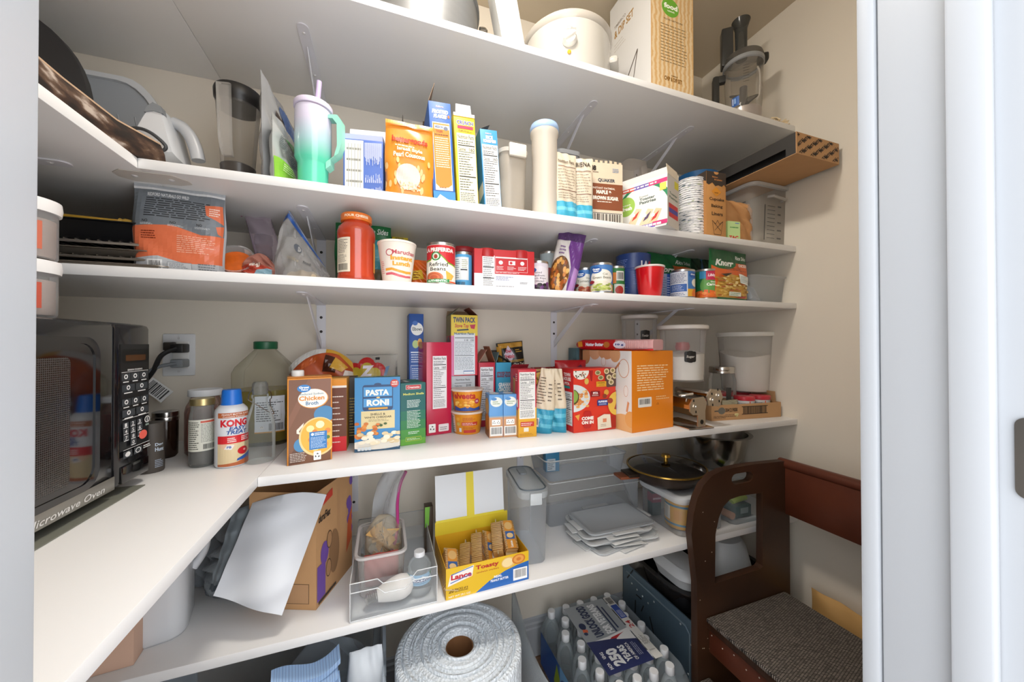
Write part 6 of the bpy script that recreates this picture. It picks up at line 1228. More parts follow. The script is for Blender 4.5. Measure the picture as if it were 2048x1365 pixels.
bb = Round('blue_bowl', 'blue bowl rim showing behind the paper bowls', 'bowl', (ux(1400, 1.05)[0], 1.06), Z2, [(.04, 0), (.045, .003), (.075, (zt((ux(1400, 1.0)[0], 1.0), 338)-Z2)), (.072, (zt((ux(1400, 1.0)[0], 1.0), 338)-Z2)), (.042, .006), (0, .006)], mat('#1f6fb0', .35))
# small tea box and kraft bag
FL, FR = ux(1456, .856), ux(1481, .85); h = zt(FL, 442)-Z2
B = Box('allergy_box', 'small pale green medicine box in front of the kraft bag', 'box', FL, FR, Z2, h, .03, '#b4d48a')
I = Ink(); I.rect(0, 0, 1, 1, '#b9d694'); I.lines(.2, .6, .9, .75, 1, '#4a8a4a', .4); I.text('TAC', .12, .03, .85, .22, '#c42a2a', .06); I.lines(.6, .85, .95, .95, 1, '#5a7ac0', .5); B.front(I)
I = Ink(); I.rect(.5, 0, .9, 1, '#c9c4dc'); I.rect(.85, .2, .97, .9, '#c23a34'); B.right(I)
P = pouch_at('paper_bag', 'crumpled kraft paper bag behind the small green box', 'bag', 1455, 1515, 404, .885, Z2, .05, mat('#bd8a58', .75, noise=.1, scale=15, bump=.3), seed=91, wr=.010, belly=.7)
# square clear food container
FL, FR = ux(1508, .868), ux(1588, .868); w = FR[0]-FL[0]; h = 1.6955-Z2; d = .19
t = thing('square_food_container', 'large clear square container with volume marks and pale rim', 'container', ((FL[0]+FR[0])/2, .868+d/2, Z2))
MB().loft([ring(w-.03, d-.03, .02, 0), ring(w-.02, d-.02, .024, .004), ring(w-.004, d-.004, .026, h-.012)], None, (True, False)).build('container_body', clear('#d9d6cf', .22, .08), t)
MB().loft([ring(w-.004, d-.004, .026, h-.012), ring(w+.016, d+.016, .03, h-.012), ring(w+.016, d+.016, .03, h-.001), ring(w-.006, d-.006, .026, h-.001), ring(w-.006, d-.006, .026, h-.012)], None, (False, False)).build('rim', clear('#dcdcda', .65, .25), t)
b = MB(); b.tube([(-w*.12, -d/2+.004, h*.8), (-w*.1, -d/2-.014, h*.79), (w*.2, -d/2-.014, h*.76), (w*.22, -d/2+.004, h*.77)], .005, 8); b.build('grip', clear('#e0deda', .4, .05), t)
I = Ink(.5)
I.rect(.28, .1, .3, .72, '#3a3a3a')
for k in range(9): y = .14+k*.07; I.rect(.36, y, .58, y+.008, '#3a3a3a'); I.lines(.66, y-.01, .78, y+.03, 1, '#4a4a4a', .6) if k % 2 == 0 else None
I.put('volume_marks', t, lambda x, y, e: (-w/2+.012+x*(w-.03), -d/2+.010-.008*y-e-.001, .004+y*(h-.02)))
I = Ink(.5)
for k in range(3): y = .5+k*.13; I.rect(.45, y, .7, y+.01, '#3a3a3a'); I.lines(.78, y-.01, .92, y+.03, 1, '#4a4a4a', .6)
I.put('volume_marks', t, lambda x, y, e: (-w/2+.010-.008*y-e-.001, d/2-.01-x*(d-.02), .004+y*(h-.02)))
# long kraft and black box lying on top of it
X0, X1, Yk0, Yk1, zk, hk = 1.137, 1.334, .70, 1.14, 1.6965, .064
kb = thing('shipping_box', 'long kraft box with dark lid and slanted letter print jutting over the shelf', 'box', ((X0+X1)/2, Yk0, zk)); w = X1-X0; L = Yk1-Yk0; blk = mat('#33312f', .5, noise=.08, scale=20); bin_ = mat('#101012', .6)
b = MB(); b.box(-w/2, w/2, 0, L, 0, .0015); b.build('base_panel', kraft, kb)
b = MB(); b.box(-w/2, w/2, 0, .002, .0015, hk); o = b.build('end_panel', kraft, kb)
I = Ink(.6, False)
for j in range(-1, 6):
    for i in range(-1, 4):
        x0 = .02+.26*i+.13*(j % 2); y0 = -.12+.24*j
        vs, fs, _ = text_mesh('META!', .05)
        ca, sa = math.cos(.95), math.sin(.95); I.k = 1; oo = len(I.v); ok = True; pts = []
        for x, y in vs: X = x*.30; Y = (y-.5)*.085; pts.append((x0+(ca*X-sa*Y)*.75, y0+(sa*X+ca*Y)*1.55))
        keep = [f for f in fs if all(.015 < pts[q_][0] < .985 and .03 < pts[q_][1] < .97 for q_ in f)]
        I.v += [(a_, c_, 1) for a_, c_ in pts]; ci = I.col('#2a2018')
        for f in keep: I.f.append([oo+q_ for q_ in f]); I.mi.append(ci)
I.put('slanted_print', o, lambda x, y, e: (-w/2+x*w, -e, y*hk))
b = MB(); b.box(-w/2, w/2, .002, L, hk-.0015, hk); b.build('lid_panel', blk, kb)
b = MB(); b.box(-w/2, -w/2+.0015, .002, L, hk*.42, hk-.0015); b.box(-w/2, -w/2+.0015, .002, .03, .0015, hk*.42); b.build('side_panel', blk, kb)
b = MB(); b.box(w/2-.0015, w/2, .002, L, .0015, hk-.0015); b.box(-w/2+.0015, w/2-.0015, L-.0015, L, .0015, hk-.0015); b.box(-w/2+.02, -w/2+.0215, .004, L-.002, .0015, hk-.002); b.build('inner_panel', bin_, kb)

# ------------------------------------------------------------------ top shelf
Z1 = S1+.0004
(p, r) = discy(700, 957, 1.03)
q = Round('stock_pot', 'large brushed metal pot at the left of the top shelf', 'pot', (p[0], YB-r-.006 if p[1]+r > YB-.006 else p[1]), Z1, [(r*.96, 0), (r, .004), (r, .024), (r*.985, .0245), (r*.985, .17), (r*1.02, .172), (r*1.02, .176), (r*.97, .176), (r*.96, .01), (0, .01)], mat('#87898b', .4, .6, noise=.1, scale=8, stretch=(1, 1, 8)), part='pot_body', n=56)
for sg in (-1, 1):
    a = q.phi+sg*pi/2*1.0; ca, sa = math.cos(a), math.sin(a); b = MB(); b.tube(smooth_path([(ca*r-sa*s_, sa*r+ca*s_, z) if abs(s_) > .03 else (ca*(r+.02)-sa*s_, sa*(r+.02)+ca*s_, z) for s_, z in ((-.04, .13), (-.03, .135), (.03, .135), (.04, .13))]), .005, 8); b.build('handle', steel, q.o)
# white panel leaning left
FL, FR = ux(1007, .862), ux(1052, .858); w = FR[0]-FL[0]
B = Box('white_carton', 'narrow glossy white carton leaning left beside the slow cooker', 'box', FL, FR, Z1+w/2*.2+.0006, .26, .05, mat('#b4b4b1', .25), roll=-.19)
I = Ink(.25)
for k in range(6): I.ell(.14+.05*(k % 2), .12+k*.14, .05, .012, '#f2f2f2'); I.ell(.14+.05*(k % 2), .12+k*.14, .03, .006, '#b9b9b6')
I.rect(.04, 0, .06, 1, '#c9c6c0'); B.front(I)
# slow cooker
(p, r) = discy(1049, 1224, 1.0); ck_w = mat('#b9b6af', .2, coat=.5); hr = .165
sc = Round('slow_cooker', 'white oval slow cooker with knob and amber light', 'slow cooker', p, Z1, [(r*.86, 0), (r*.9, .006), (r*.9, .012), (r*.96, .016), (r, .05), (r, hr-.03), (r*.985, hr-.012)], ck_w, part='housing', n=56)
sc.part('crock_rim', [(r*.97, hr-.014), (r*1.0, hr-.010), (r*1.03, hr), (r*1.03, hr+.006), (r*.98, hr+.009), (r*.9, hr+.009)], mat('#b5afa6', .2, coat=.5), 56, cap=False)
sc.part('glass_lid', [(r*.97, hr+.009), (r*.93, hr+.02), (r*.6, hr+.045), (r*.2, hr+.055), (0, hr+.056)], clear('#e0e0dc', .25, .05), 48, cap=False)
sc.part('lid_knob', [(.008, hr+.055), (.010, hr+.065), (.022, hr+.072), (.022, hr+.085), (0, hr+.088)], black_p, 20)
f = sc.phi+.05; fr = (math.cos(f), math.sin(f))
kb_ = MB().lathe([(.021, 0), (.021, .006), (.017, .014), (0, .015)], 28).build('control_knob', mat('#e6e4de', .3), sc.o, loc=(fr[0]*r, fr[1]*r, hr*.53), rot=(0, pi/2, f))
MB().box(-.004, .004, -.018, .018, .012, .021, b=.002).build('knob_grip', mat('#eae8e2', .3), kb_, rot=(0, 0, .5))
MB().lathe([(.0055, 0), (.005, .003), (0, .005)], 18).build('indicator_light', mat('#e0a010', .15, coat=.6), sc.o, loc=(fr[0]*r*.999, fr[1]*r*.999, hr*.32), rot=(0, pi/2, f))
I = Ink(); I.text('Crock-Pot', .42, .40, .60, .66, '#8a8a86', .0); I.text('Rival', .46, .75, .55, .92, '#a6a6a2', .0); sc.wrap(I, hr*.64, hr*.8, 2.0)
for sg in (-1, 1):
    a = f+sg*1.35; b = MB(); b.box(-.006, .022, -.032, .032, -.012, .012, b=.009); b.build('side_handle', ck_w, sc.o, loc=(math.cos(a)*r, math.sin(a)*r, hr*.5), rot=(0, 0, a))
# chip and dip set carton
FL, FR = ux(1304, .852), ux(1389, .852); hcd = .40; d = .20
B = Box('serving_set_carton', 'tall serving set carton with wood grain front and white side', 'box', FL, FR, Z1, hcd, d, '#e2e0dc')
wood_p = ramp_mat('wood_print', [(.2, '#cfa872'), (.5, '#d6b98c'), (.8, '#dcc6a0')], 9, .4, (2.2, 1, 5), .0, 'wave')
I = Ink(); I.rect(0, 0, 1, 1, wood_p); I.ell(.45, .645, .2, .07, '#6aa834', 28); I.text('food', .3, .635, .62, .675, '#f4f6ea', .05); I.text('network', .38, .612, .55, .627, '#f4f6ea', .02); I.text('FOOD NETWORK', .3, .545, .75, .557, '#6a5638', .02); I.lines(.22, .22, .85, .52, 13, '#8a744e', .28, .15); I.text('TIMBER', .46, .125, .62, .135, '#7a5a2a', .01); I.text('CHIP & DIP SET', .3, .085, .72, .118, '#8a5f1c', .04); B.front(I)
I = Ink(); I.rect(0, 0, 1, 1, '#c6c5c3'); I.text('& DIP SET', .12, .70, .62, .765, '#9a7434', .03); I.text('TIMBERCO', .12, .785, .42, .81, '#7a7064', .02); I.lines(.12, .58, .45, .66, 3, '#b0aba4', .3); I.poly([(.3, .17), (.7, .40), (.72, .395), (.32, .16)], '#4a4038'); I.poly([(.7, .40), (.6, .19), (.615, .19), (.72, .395)], '#4a4038'); B.left(I)
# food processor
(p, r) = discy(1450, 1531, .95); (p, r) = discy(1450, 1531, .905); fp_ = thing('food_processor', 'food processor bowl with dark handle, feed tube and clear sides', 'food processor', (p[0], p[1], Z1)); fp_.scale = (1, 1, 1.42); dkp = mat('#3a3b3a', .3); smoke = clear('#8c8780', .22, .06); hb_ = .15
ph = facing(*p)
MB().lathe([(r*.84, 0), (r*.86, .002), (r*.9, .035), (r*.86, .036)], 40, cap=False).build('base_collar', mat('#a39a94', .3, .3), fp_)
MB().lathe([(0, .03), (r*.3, .031), (r*.34, .05), (.012, .06), (.012, .10), (0, .102)], 24).build('blade_hub', mat('#4a4643', .35), fp_)
MB().lathe([(r*.88, .034), (r*.92, .05), (r*1.0, hb_)], 44, cap=False).build('bowl', clear('#d8d2c8', .1, .04), fp_)
MB().lathe([(r*1.0, hb_-.004), (r*1.06, hb_-.002), (r*1.06, hb_+.006), (r*1.0, hb_+.007)], 44, cap=False).build('bowl_rim', mat('#8d8f90', .3), fp_)
MB().lathe([(r*1.05, hb_+.006), (r*1.05, hb_+.012), (r*.98, hb_+.022), (r*.3, hb_+.026), (0, hb_+.026)], 44, cap=False).build('lid', smoke, fp_)
a = ph-1.35; ca, sa = math.cos(a), math.sin(a)
R = Matrix.Rotation(a, 3, 'Z')
b = MB(); b.obox((ca*r*1.45, sa*r*1.45, .075), .022, .030, .13, R, None, .008); b.obox((ca*r*1.2, sa*r*1.2, .13), r*.6, .022, .02, R, None, .006); b.build('handle', dkp, fp_)
b = MB(); b.obox((ca*r*.85, sa*r*.85, hb_+.055), .036, .036, .095, R, None, .004); b.build('feed_tube', dkp, fp_)
b = MB(); b.lathe([(.018, hb_+.02), (.019, hb_+.095), (.027, hb_+.112), (.029, hb_+.116), (.024, hb_+.116)], 28, cx=ca*r*.1, cy=sa*r*.1); b.build('pusher', clear('#5a5a56', .5, .15), fp_)
a2 = ph+1.9; b = MB(); b.obox((math.cos(a2)*r*1.02, math.sin(a2)*r*1.02, hb_+.014), .03, .03, .02, Matrix.Rotation(a2, 3, 'Z'), None, .005); b.build('lid_latch', mat('#2c2c2b', .3), fp_)
for k in range(2):
    b = MB(); aa = ph+.5+k*pi; b.tube([(math.cos(aa)*.012, math.sin(aa)*.012, .05+.03*k), (math.cos(aa)*r*.5, math.sin(aa)*r*.5, .055+.035*k), (math.cos(aa+.5)*r*.85, math.sin(aa+.5)*r*.85, .06+.04*k)], [.006, .008, .002], 6); b.build('blade', mat('#55524e', .25, .6), fp_)
b = MB(); aa = ph+.75; b.tube(smooth_path([(math.cos(aa)*r*.94, math.sin(aa)*r*.94, .045), (math.cos(aa)*r*1.12, math.sin(aa)*r*1.12, .055), (math.cos(aa)*r*1.14, math.sin(aa)*r*1.14, .1), (math.cos(aa)*r*1.0, math.sin(aa)*r*1.0, .12)]), .003, 6); b.build('side_grip', clear('#cfc9c0', .4, .05), fp_)
def fpw(x, y, e, z0, z1, c, span):
    z = z0+y*(z1-z0); rr = r*(.88+.12*(z-.034)/(hb_-.034))+e; t_ = c+(x-.5)*span; return (rr*math.cos(t_), rr*math.sin(t_), z)
I = Ink(); I.rect(0, 0, 1, 1, '#2f5fa8'); I.rect(.35, .3, .6, .85, '#8fb0dc'); I.rect(.12, .2, .25, .9, '#d5dce8'); I.put('blue_sticker', fp_, lambda x, y, e: fpw(x, y, e+.001, .04, .062, ph-.45, .45), div=(4, 1))
I = Ink()
for k in range(8): I.rect(.2, k/8, .8, k/8+.02, '#4a443c')
I.put('volume_marks', fp_, lambda x, y, e: fpw(x, y, e+.001, .09, .14, ph+.15, .5), div=(4, 1))
# raffia brush
x, y = ux(1556, .868); br_ = thing('raffia_scrap', 'crumpled tuft of cream raffia beside the food processor', 'raffia', (x, y, Z1)); R_ = random.Random(3)
b = MB()
for k in range(60):
    c = Vector((R_.uniform(-.045, .035), R_.uniform(-.02, .02), R_.uniform(.003, .02))); d_ = Vector((R_.uniform(-1, 1), R_.uniform(-1, 1), R_.uniform(-.3, .8)))*.012; pts = [c-d_, c+Vector((0, 0, .004*R_.random())), c+d_]
    pts = [Vector((q_.x, q_.y, max(.0022, q_.z))) for q_ in pts]; b.tube(smooth_path(pts, 3), .002, 5)
o = b.build('fibres', mat('#dcc8a4', .8, noise=.2, scale=90), br_); o['kind'] = 'stuff'
MB().tube([(-.02, 0, .02), (-.005, .003, .034), (.01, 0, .026)], .003, 6).build('dark_stem', mat('#3a3a36', .6), br_)

# ------------------------------------------------------------------ lowest shelf
Z5 = S5+.0004
pt = lambda u, v, y: (lambda q: Vector((q[0], y, q[1])))(ay(u, v, y))
B = Box('plain_carton', 'plain pinkish cardboard carton at the far left of the lowest shelf', 'box', (-.70, .842), (-.436, .870), Z5, .16, .045, mat('#c9a792', .75, noise=.05, scale=8))
# white jug
jg = thing('detergent_jug', 'white plastic jug with green label under the counter', 'jug', (-.437, .972, Z5), .25); jg.scale = (.72, .82, 1)
wj = mat('#cfd2d6', .4)
b = MB(); b.loft([ring(.112, .150, .035, 0), ring(.122, .16, .04, .006), ring(.122, .16, .04, .16), ring(.112, .146, .045, .2), ring(.07, .08, .03, .235), ring(.045, .045, .02, .24), ring(.045, .045, .02, .25)]); b.build('jug_body', wj, jg, smooth=60)
MB().lathe([(.026, .245), (.027, .247), (.027, .275), (0, .277)], 28).build('cap', mat('#3a7a4a', .4), jg)
b = MB(); b.tube(smooth_path([(.05, .02, .21), (.085, .02, .2), (.09, .02, .14), (.062, .02, .10)]), .011, 10); b.build('handle', wj, jg)
I = Ink(); I.ell(.5, .5, .5, .5, '#2a7a44', 26); I.ell(.5, .5, .42, .45, '#3a2f28', 26); I.poly([(.35, .45), (.65, .45), (.7, .8), (.3, .8)], '#8a7a70'); I.ell(.5, .22, .22, .18, '#1f5a30'); I.ell(.5, .5, .12, .08, '#2f9a4a')
I.put('green_label', jg, lambda x, y, e: (-.061-.0008-e, .03-x*.075, .035+y*.085))
# crumpled clear and grey plastic sacks
cg = clear('#aab2ba', .5, .2, .8)
P = Pouch('plastic_sack', 'crumpled grey plastic sack behind the white jug', 'bag', (-.385, 1.10), Z5, .17, .20, .07, cg, rz=-.35, seed=101, wr=.022, belly=.6, arch=.5)
P = Pouch('plastic_sack', 'clear crumpled plastic sack lower in front of the grey one', 'bag', (-.352, 1.035), Z5, .10, .12, .04, clear('#c9d0d6', .35, .15, .8), rz=-.5, seed=102, wr=.016, belly=.5, arch=.5)
# diaper carton with plastic mailer over it
FL, FR = (-.285, .968), (-.141, .909); dd = .165
DB = Box('diaper_carton', 'open brown diaper carton with purple print', 'box', FL, FR, Z5, .262, dd, kraft, open_top=True)
I = Ink(.6); I.rect(.55, .2, .62, .9, '#b48a60')
for k in range(12): I.ell(.86+.1*rnd.random(), .3+.65*rnd.random(), .06, .05, '#6a4a9a', 10)
I.rect(.02, .05, .22, .35, '#6a4a9a'); I.ell(.2, .42, .1, .1, '#6a4a9a', 16); I.poly([(.8, .2), (.97, .3), (.97, .62), (.85, .5)], '#b5522a'); I.text('duraFlex', .05, .72, .35, .79, '#2a2019', .03, .2); I.poly([(.15, .85), (.4, .88), (.4, .95), (.15, .91)], '#c03a2a'); I.ell(.45, .35, .14, .2, '#8a6848', 18); I.ell(.3, .25, .07, .08, '#4a3626', 16); I.ell(.3, .25, .06, .07, '#a8805a', 16); I.ell(.32, .5, .07, .08, '#4a3626', 16); I.ell(.32, .5, .06, .07, '#a8805a', 16); I.rect(.05, .02, .5, .045, '#3a2c20'); DB.right(I)
I = Ink(.6); I.rect(.1, .05, .9, .22, '#6a4e36'); I.rect(.11, .055, .89, .215, '#b08862'); I.lines(.15, .07, .6, .2, 6, '#4a3626', .4); DB.front(I)
DB.flap('l', .08, .55, '#a67e56'); DB.flap('b', .05, -.35, '#9a7450')
# mailer: a thick folded sheet hanging over the carton front
TL, TR, BR_, BL = pt(508, 1003, .975), pt(655, 985, .905), pt(566, 1226, .858), pt(432, 1184, .885)
def mail(x, y, side):
    a = BL.lerp(BR_, x); c = TL.lerp(TR, x); q = a.lerp(c, y)
    bul = .028*math.sin(pi*x)*math.sin(pi*min(1, y*1.05))**.8+.002
    wv = .005*math.sin(7*x+3*y)+.003*math.sin(15*y-6*x)
    top = -.02*(max(0, y-.85)/.15)**2
    return (q.x, q.y-side*bul*.5+wv-.012+(.03 if side < 0 else 0)*0, q.z+(.012*math.sin(pi*x) if y > .97 else 0))
ml = thing('poly_mailer', 'large pale plastic mailer bag draped over the diaper carton', 'bag', (0, 0, 0)); c0 = (BL+BR_)/2
ml.location = c0
N = 22
b = MB(); b.loft([[tuple(Vector(mail(i/N, j/24, 1))-c0) for i in range(N+1)]+[tuple(Vector(mail(i/N, j/24, -1))-c0) for i in range(N-1, 0, -1)] for j in range(25)]); b.build('sheet', mat('#d6dae0', .38, noise=.02, scale=8, bump=.12), ml, smooth=70)
L1, L2_, L3, L4 = pt(434, 1184, .884), pt(418, 1180, .90), pt(466, 1020, .985), pt(504, 1010, .975)
def strip(x, y):
    q = L1.lerp(L2_, x).lerp(L4.lerp(L3, x), y); return Vector((q.x, q.y+.004*math.sin(25*y)+.003*math.sin(9*x), q.z))-c0
b = MB(); b.loft([[tuple(strip(i/6, j/24)) for i in range(7)]+[tuple(strip(i/6, j/24)+Vector((0, .003, 0))) for i in range(6, -1, -1)] for j in range(25)]); b.build('pleated_edge', clear('#98a3ab', .6, .2, .8), ml, smooth=60)
b = MB(); b.loft([[tuple(strip(i/6, j*.05)+Vector((0, -.002, 0))) for i in range(7)]+[tuple(strip(i/6, j*.05)+Vector((0, -.001, 0))) for i in range(6, -1, -1)] for j in range(2)]); b.build('seal_band', mat('#3a444c', .5), ml)

# clear organiser bin with its contents
def bin_mesh(w, d, h, t=.0022, dip=0.):
    b = MB(); b.box(-w/2, w/2, -d/2, d/2, 0, t); b.box(-w/2, -w/2+t, -d/2, d/2, t, h); b.box(w/2-t, w/2, -d/2, d/2, t, h); b.box(-w/2+t, w/2-t, d/2-t, d/2, t, h); b.box(-w/2+t, w/2-t, -d/2, -d/2+t, t, h-dip); return b
cl = clear('#eef1f3', .06, .04); edge_m = clear('#f2f4f5', .5, .1)
bw, bd, bh = .184, .30, zt((-.065, .842), 1170)-Z5
BN = thing('organizer_bin', 'clear acrylic organizer bin at the shelf edge', 'bin', (.026, .8425+bd/2, Z5))
bin_mesh(bw, bd, bh).build('bin_body', cl, BN, smooth=0)
for nm, pts in (('rim', [(-bw/2, -bd/2, bh), (-bw*.2, -bd/2, bh), (-bw*.14, -bd/2, bh-.012), (bw*.2, -bd/2, bh-.012), (bw*.26, -bd/2, bh), (bw/2, -bd/2, bh), (bw/2, bd/2, bh), (-bw/2, bd/2, bh), (-bw/2, -bd/2, bh)]), ('lower_edge', [(-bw/2, -bd/2, .0015), (bw/2, -bd/2, .0015)]), ('front_corner', [(-bw/2, -bd/2, .002), (-bw/2, -bd/2, bh)]), ('front_corner', [(bw/2, -bd/2, .002), (bw/2, -bd/2, bh)]), ('handle_ridge', [(-bw*.5, -bd/2, bh-.02), (-bw*.2, -bd/2, bh-.02), (-bw*.12, -bd/2, bh-.034), (bw*.12, -bd/2, bh-.034), (bw*.2, -bd/2, bh-.02), (bw*.5, -bd/2, bh-.02)])):
    MB().tube(pts, .0013, 5).build(nm, edge_m, BN)
# frosted tub inside
tz = Z5+.0026
a = ay(702, 1130, .93); TB = thing('snack_tub', 'frosted open plastic tub inside the clear bin', 'tub', (-.003, .985, tz)); tw, td, th = .112, .17, zt((-.06, .90), 1120)-tz
MB().loft([ring(tw*.84, td*.86, .014, 0), ring(tw*.88, td*.9, .016, .004), ring(tw-.004, td-.004, .018, th-.006), ring(tw+.006, td+.006, .022, th-.006), ring(tw+.006, td+.006, .022, th)], None, (True, False)).build('tub_body', clear('#e9e4e0', .28, .2), TB)
MB().loft([ring(tw+.0065, td+.0065, .022, th-.005), ring(tw+.0065, td+.0065, .022, th+.0005), ring(tw-.006, td-.006, .018, th+.0005)], None, (False, False)).build('rim', clear('#f0eeec', .6, .25), TB)
P = Pouch('seasoning_packet', 'red and cream packets at the bottom of the frosted tub', 'packet', (-.003, .945), tz+.0045, .08, .075, .03, mat('#a8443c', .5, noise=.2), seed=111)
P = Pouch('tortilla_chip_bag', 'clear bag of broken tortilla chips in the frosted tub', 'bag', (.002, 1.0), tz+.0045, .09, .145, .07, clear('#e6dcc8', .28, .12, .5), seed=112, wr=.010, belly=.5, arch=.3)
R_ = random.Random(5)
for k in range(26):
    c = Vector((R_.uniform(-.03, .03), R_.uniform(-.02, .02), R_.uniform(.02, .11))); M = Euler((R_.uniform(0, 3), R_.uniform(0, 3), R_.uniform(0, 3))).to_matrix()
    b = MB(); tri = [(.018*math.cos(t_), .018*math.sin(t_)) for t_ in (0, 2.1, 4.2)]; b.loft([[tuple(c+M @ Vector((x, y, -.001))) for x, y in tri], [tuple(c+M @ Vector((x, y, .001+.004*(x > 0)))) for x, y in tri]]); b.build('chip', mat(R_.choice(('#d3ae72', '#c99f60', '#deba80')), .7), P.o)
# tall zip bag with pink slider
zp = thing('zip_bag', 'tall clear zip bag with magenta zip standing in the frosted tub', 'bag', (.022, 1.03, tz+.0045))
zz = [pt(u, v, 1.0)-Vector((.022, 1.03, tz+.0045)) for u, v in ((778, 1112), (790, 1085), (795, 1050), (795, 1005), (800, 970), (812, 943))]; zz[-1].z = min(zz[-1].z, .3)
b = MB(); b.tube(smooth_path(zz), .004, 8); b.build('zip_strip', mat('#b0387c', .35), zp)
def zf(x, y):
    i = y*(len(zz)-1); k = min(int(i), len(zz)-2); q = zz[k].lerp(zz[k+1], i-k); return Vector((q.x-.075*x*(1-.3*y), q.y+.03*x+.008*math.sin(8*x+5*y), q.z))
b = MB(); b.loft([[tuple(zf(i/10, j/16)) for i in range(11)]+[tuple(zf(i/10, j/16)+Vector((0, .004, 0))) for i in range(10, -1, -1)] for j in range(17)]); b.build('bag_film', clear('#dfe4ea', .2, .1, .4), zp, smooth=60)
# light bulb lying in front
(lx, ly) = on(770, 1222, Z5+.0026); ly = .8725; lb = thing('light_bulb', 'white led light bulb lying in the front of the clear bin', 'bulb', (.0, ly, Z5+.0285), rot=(0, pi/2-.10, .12))
MB().lathe([(.0135, -.012), (.018, .0), (.024, .022), (.025, .03)], 32, cap=False).build('housing', mat('#dcd8d2', .4), lb)
MB().lathe([(.025, .03), (.026, .036), (.0255, .046), (.021, .058), (.012, .066), (0, .069)], 32).build('globe', mat('#e6e0da', .5), lb)
scp = []
for k in range(5): scp += [(.0115, -.014-k*.0042), (.0128, -.016-k*.0042)]
MB().lathe([(.0135, -.012)]+scp+[(.009, -.036), (.004, -.039), (0, -.039)], 24).build('screw_base', steel, lb)
# water bottle
def water_bottle(name, label, x, y, z, r, h, cat='bottle', group=None, lab=True, rz=0.):
    q = Round(name, label, cat, (x, y), z, [(r*.8, 0), (r*.97, .004), (r, .015), (r*.96, h*.2), (r, h*.26), (r*.97, h*.3), (r*.97, h*.55), (r, h*.58), (r*.94, h*.68), (r*.7, h*.8), (r*.42, h*.87), (r*.38, h*.9)], clear('#e6ecee', .1, .04), part='bottle_body', n=24, group=group, cap=True)
    q.part('cap', [(r*.42, h*.885), (r*.45, h*.89), (r*.45, h*.985), (r*.42, h), (0, h)], mat('#dfe1e4', .4), 20); return q
hbw = zt((.083, .895), 1101)-Z5-.0026
q = water_bottle('water_bottle', 'small water bottle with mountain label in the clear bin', .083, .893, Z5+.0026, .0285, hbw)
I = Ink(); I.rect(0, 0, 1, 1, '#8fb6d2'); I.poly([(0, .6), (.25, .95), (.45, .6), (.6, .85), (.8, .55), (1, .8), (1, .3), (0, .3)], '#dfe8ee'); I.poly([(0, .95), (.12, .6), (.2, .95)], '#4a7a4a'); I.poly([(.82, .95), (.9, .55), (1, .9), (1, 1)], '#4a7a4a'); I.rect(0, .32, 1, .60, '#243a6a'); I.text('ICE MOUNTAIN', .05, .37, .95, .55, '#eef2f6', .05); I.lines(.2, .15, .8, .27, 2, '#2a5a86', .4); q.wrap(I, hbw*.3, hbw*.56, 2.8, rad=.0285*.985)

# cracker display box
FL, FR = (.138, .8405), (.348, .846); h = zt(FL, 1140)-Z5
LB = Box('cracker_display_box', 'yellow and blue sandwich cracker box with raised lid', 'box', FL, FR, Z5, h, .155, '#d9a51c', open_top=True)
I = Ink(); I.rect(0, 0, 1, 1, '#dcb31e'); I.poly([(.34, 0), (.5, .28), (.7, .5), (.85, .6), (1, .66), (1, 0)], '#2763ae'); I.poly([(.02, .42), (.3, .6), (.32, .95), (.05, .78)], '#e9e4dc'); I.text('Lance', .055, .60, .295, .78, '#c02a34', .05); I.poly([(.05, .5), (.29, .66), (.29, .69), (.05, .53)], '#2763ae'); I.poly([(.06, .76), (.31, .9), (.31, .925), (.06, .79)], '#2763ae')
I.text('Toasty', .34, .72, .62, .90, '#b02a20', .04); I.text('sandwich crackers', .35, .63, .62, .69, '#b0521c', .01); I.ell(.74, .76, .09, .19, '#e0b464', 26); I.ell(.73, .76, .07, .15, '#ead29a', 22); I.ell(.87, .80, .085, .17, '#c9772a', 26); I.ell(.87, .80, .065, .13, '#dd9a4a', 22); I.ell(.87, .80, .03, .06, '#c9772a', 16)
I.text('REAL', .56, .34, .66, .42, '#eef2f6', .03); I.text('PEANUT BUTTER', .52, .22, .74, .30, '#eef2f6', .03); I.barcode(.80, .08, .98, .48); I.text('20', .03, .2, .09, .32, '#6a4a10', .03); I.text('PACKS of 6', .1, .25, .25, .32, '#6a4a10', .02); I.text('SANDWICHES', .1, .19, .25, .235, '#6a4a10', .01); I.text('NET WT 29.1 OZ', .03, .05, .28, .11, '#f4ead0', .02); LB.front(I)
I = Ink(); I.rect(0, 0, 1, 1, '#c99418'); I.lines(.2, .2, .8, .7, 5, '#8a5a10', .4); LB.left(I)
ld = thing('x', 'x', 'x'); bpy.data.objects.remove(ld)
w = LB.w; b = MB(); lh = .125
b.box(-w/2, w/2, LB.d/2-.0012, LB.d/2, h, h+.036); o = b.build('lid_hinge', mat('#d8bf2a', .5), LB.o)
b = MB(); b.box(-w/2+.002, w/2-.01, 0, .0014, 0, lh); o = b.build('raised_lid', mat('#d6dade', .5), LB.o, loc=(0, LB.d/2-.001, h+.034), rot=(-.12, 0, 0))
I = Ink(); I.rect(.44, 0, .55, 1, '#d8c62a'); I.rect(0, 0, 1, .05, '#d8c62a'); I.put('lid_stripe', o, lambda x, y, e: (-w/2+.002+x*(w-.012), -e, y*lh))
R_ = random.Random(9)
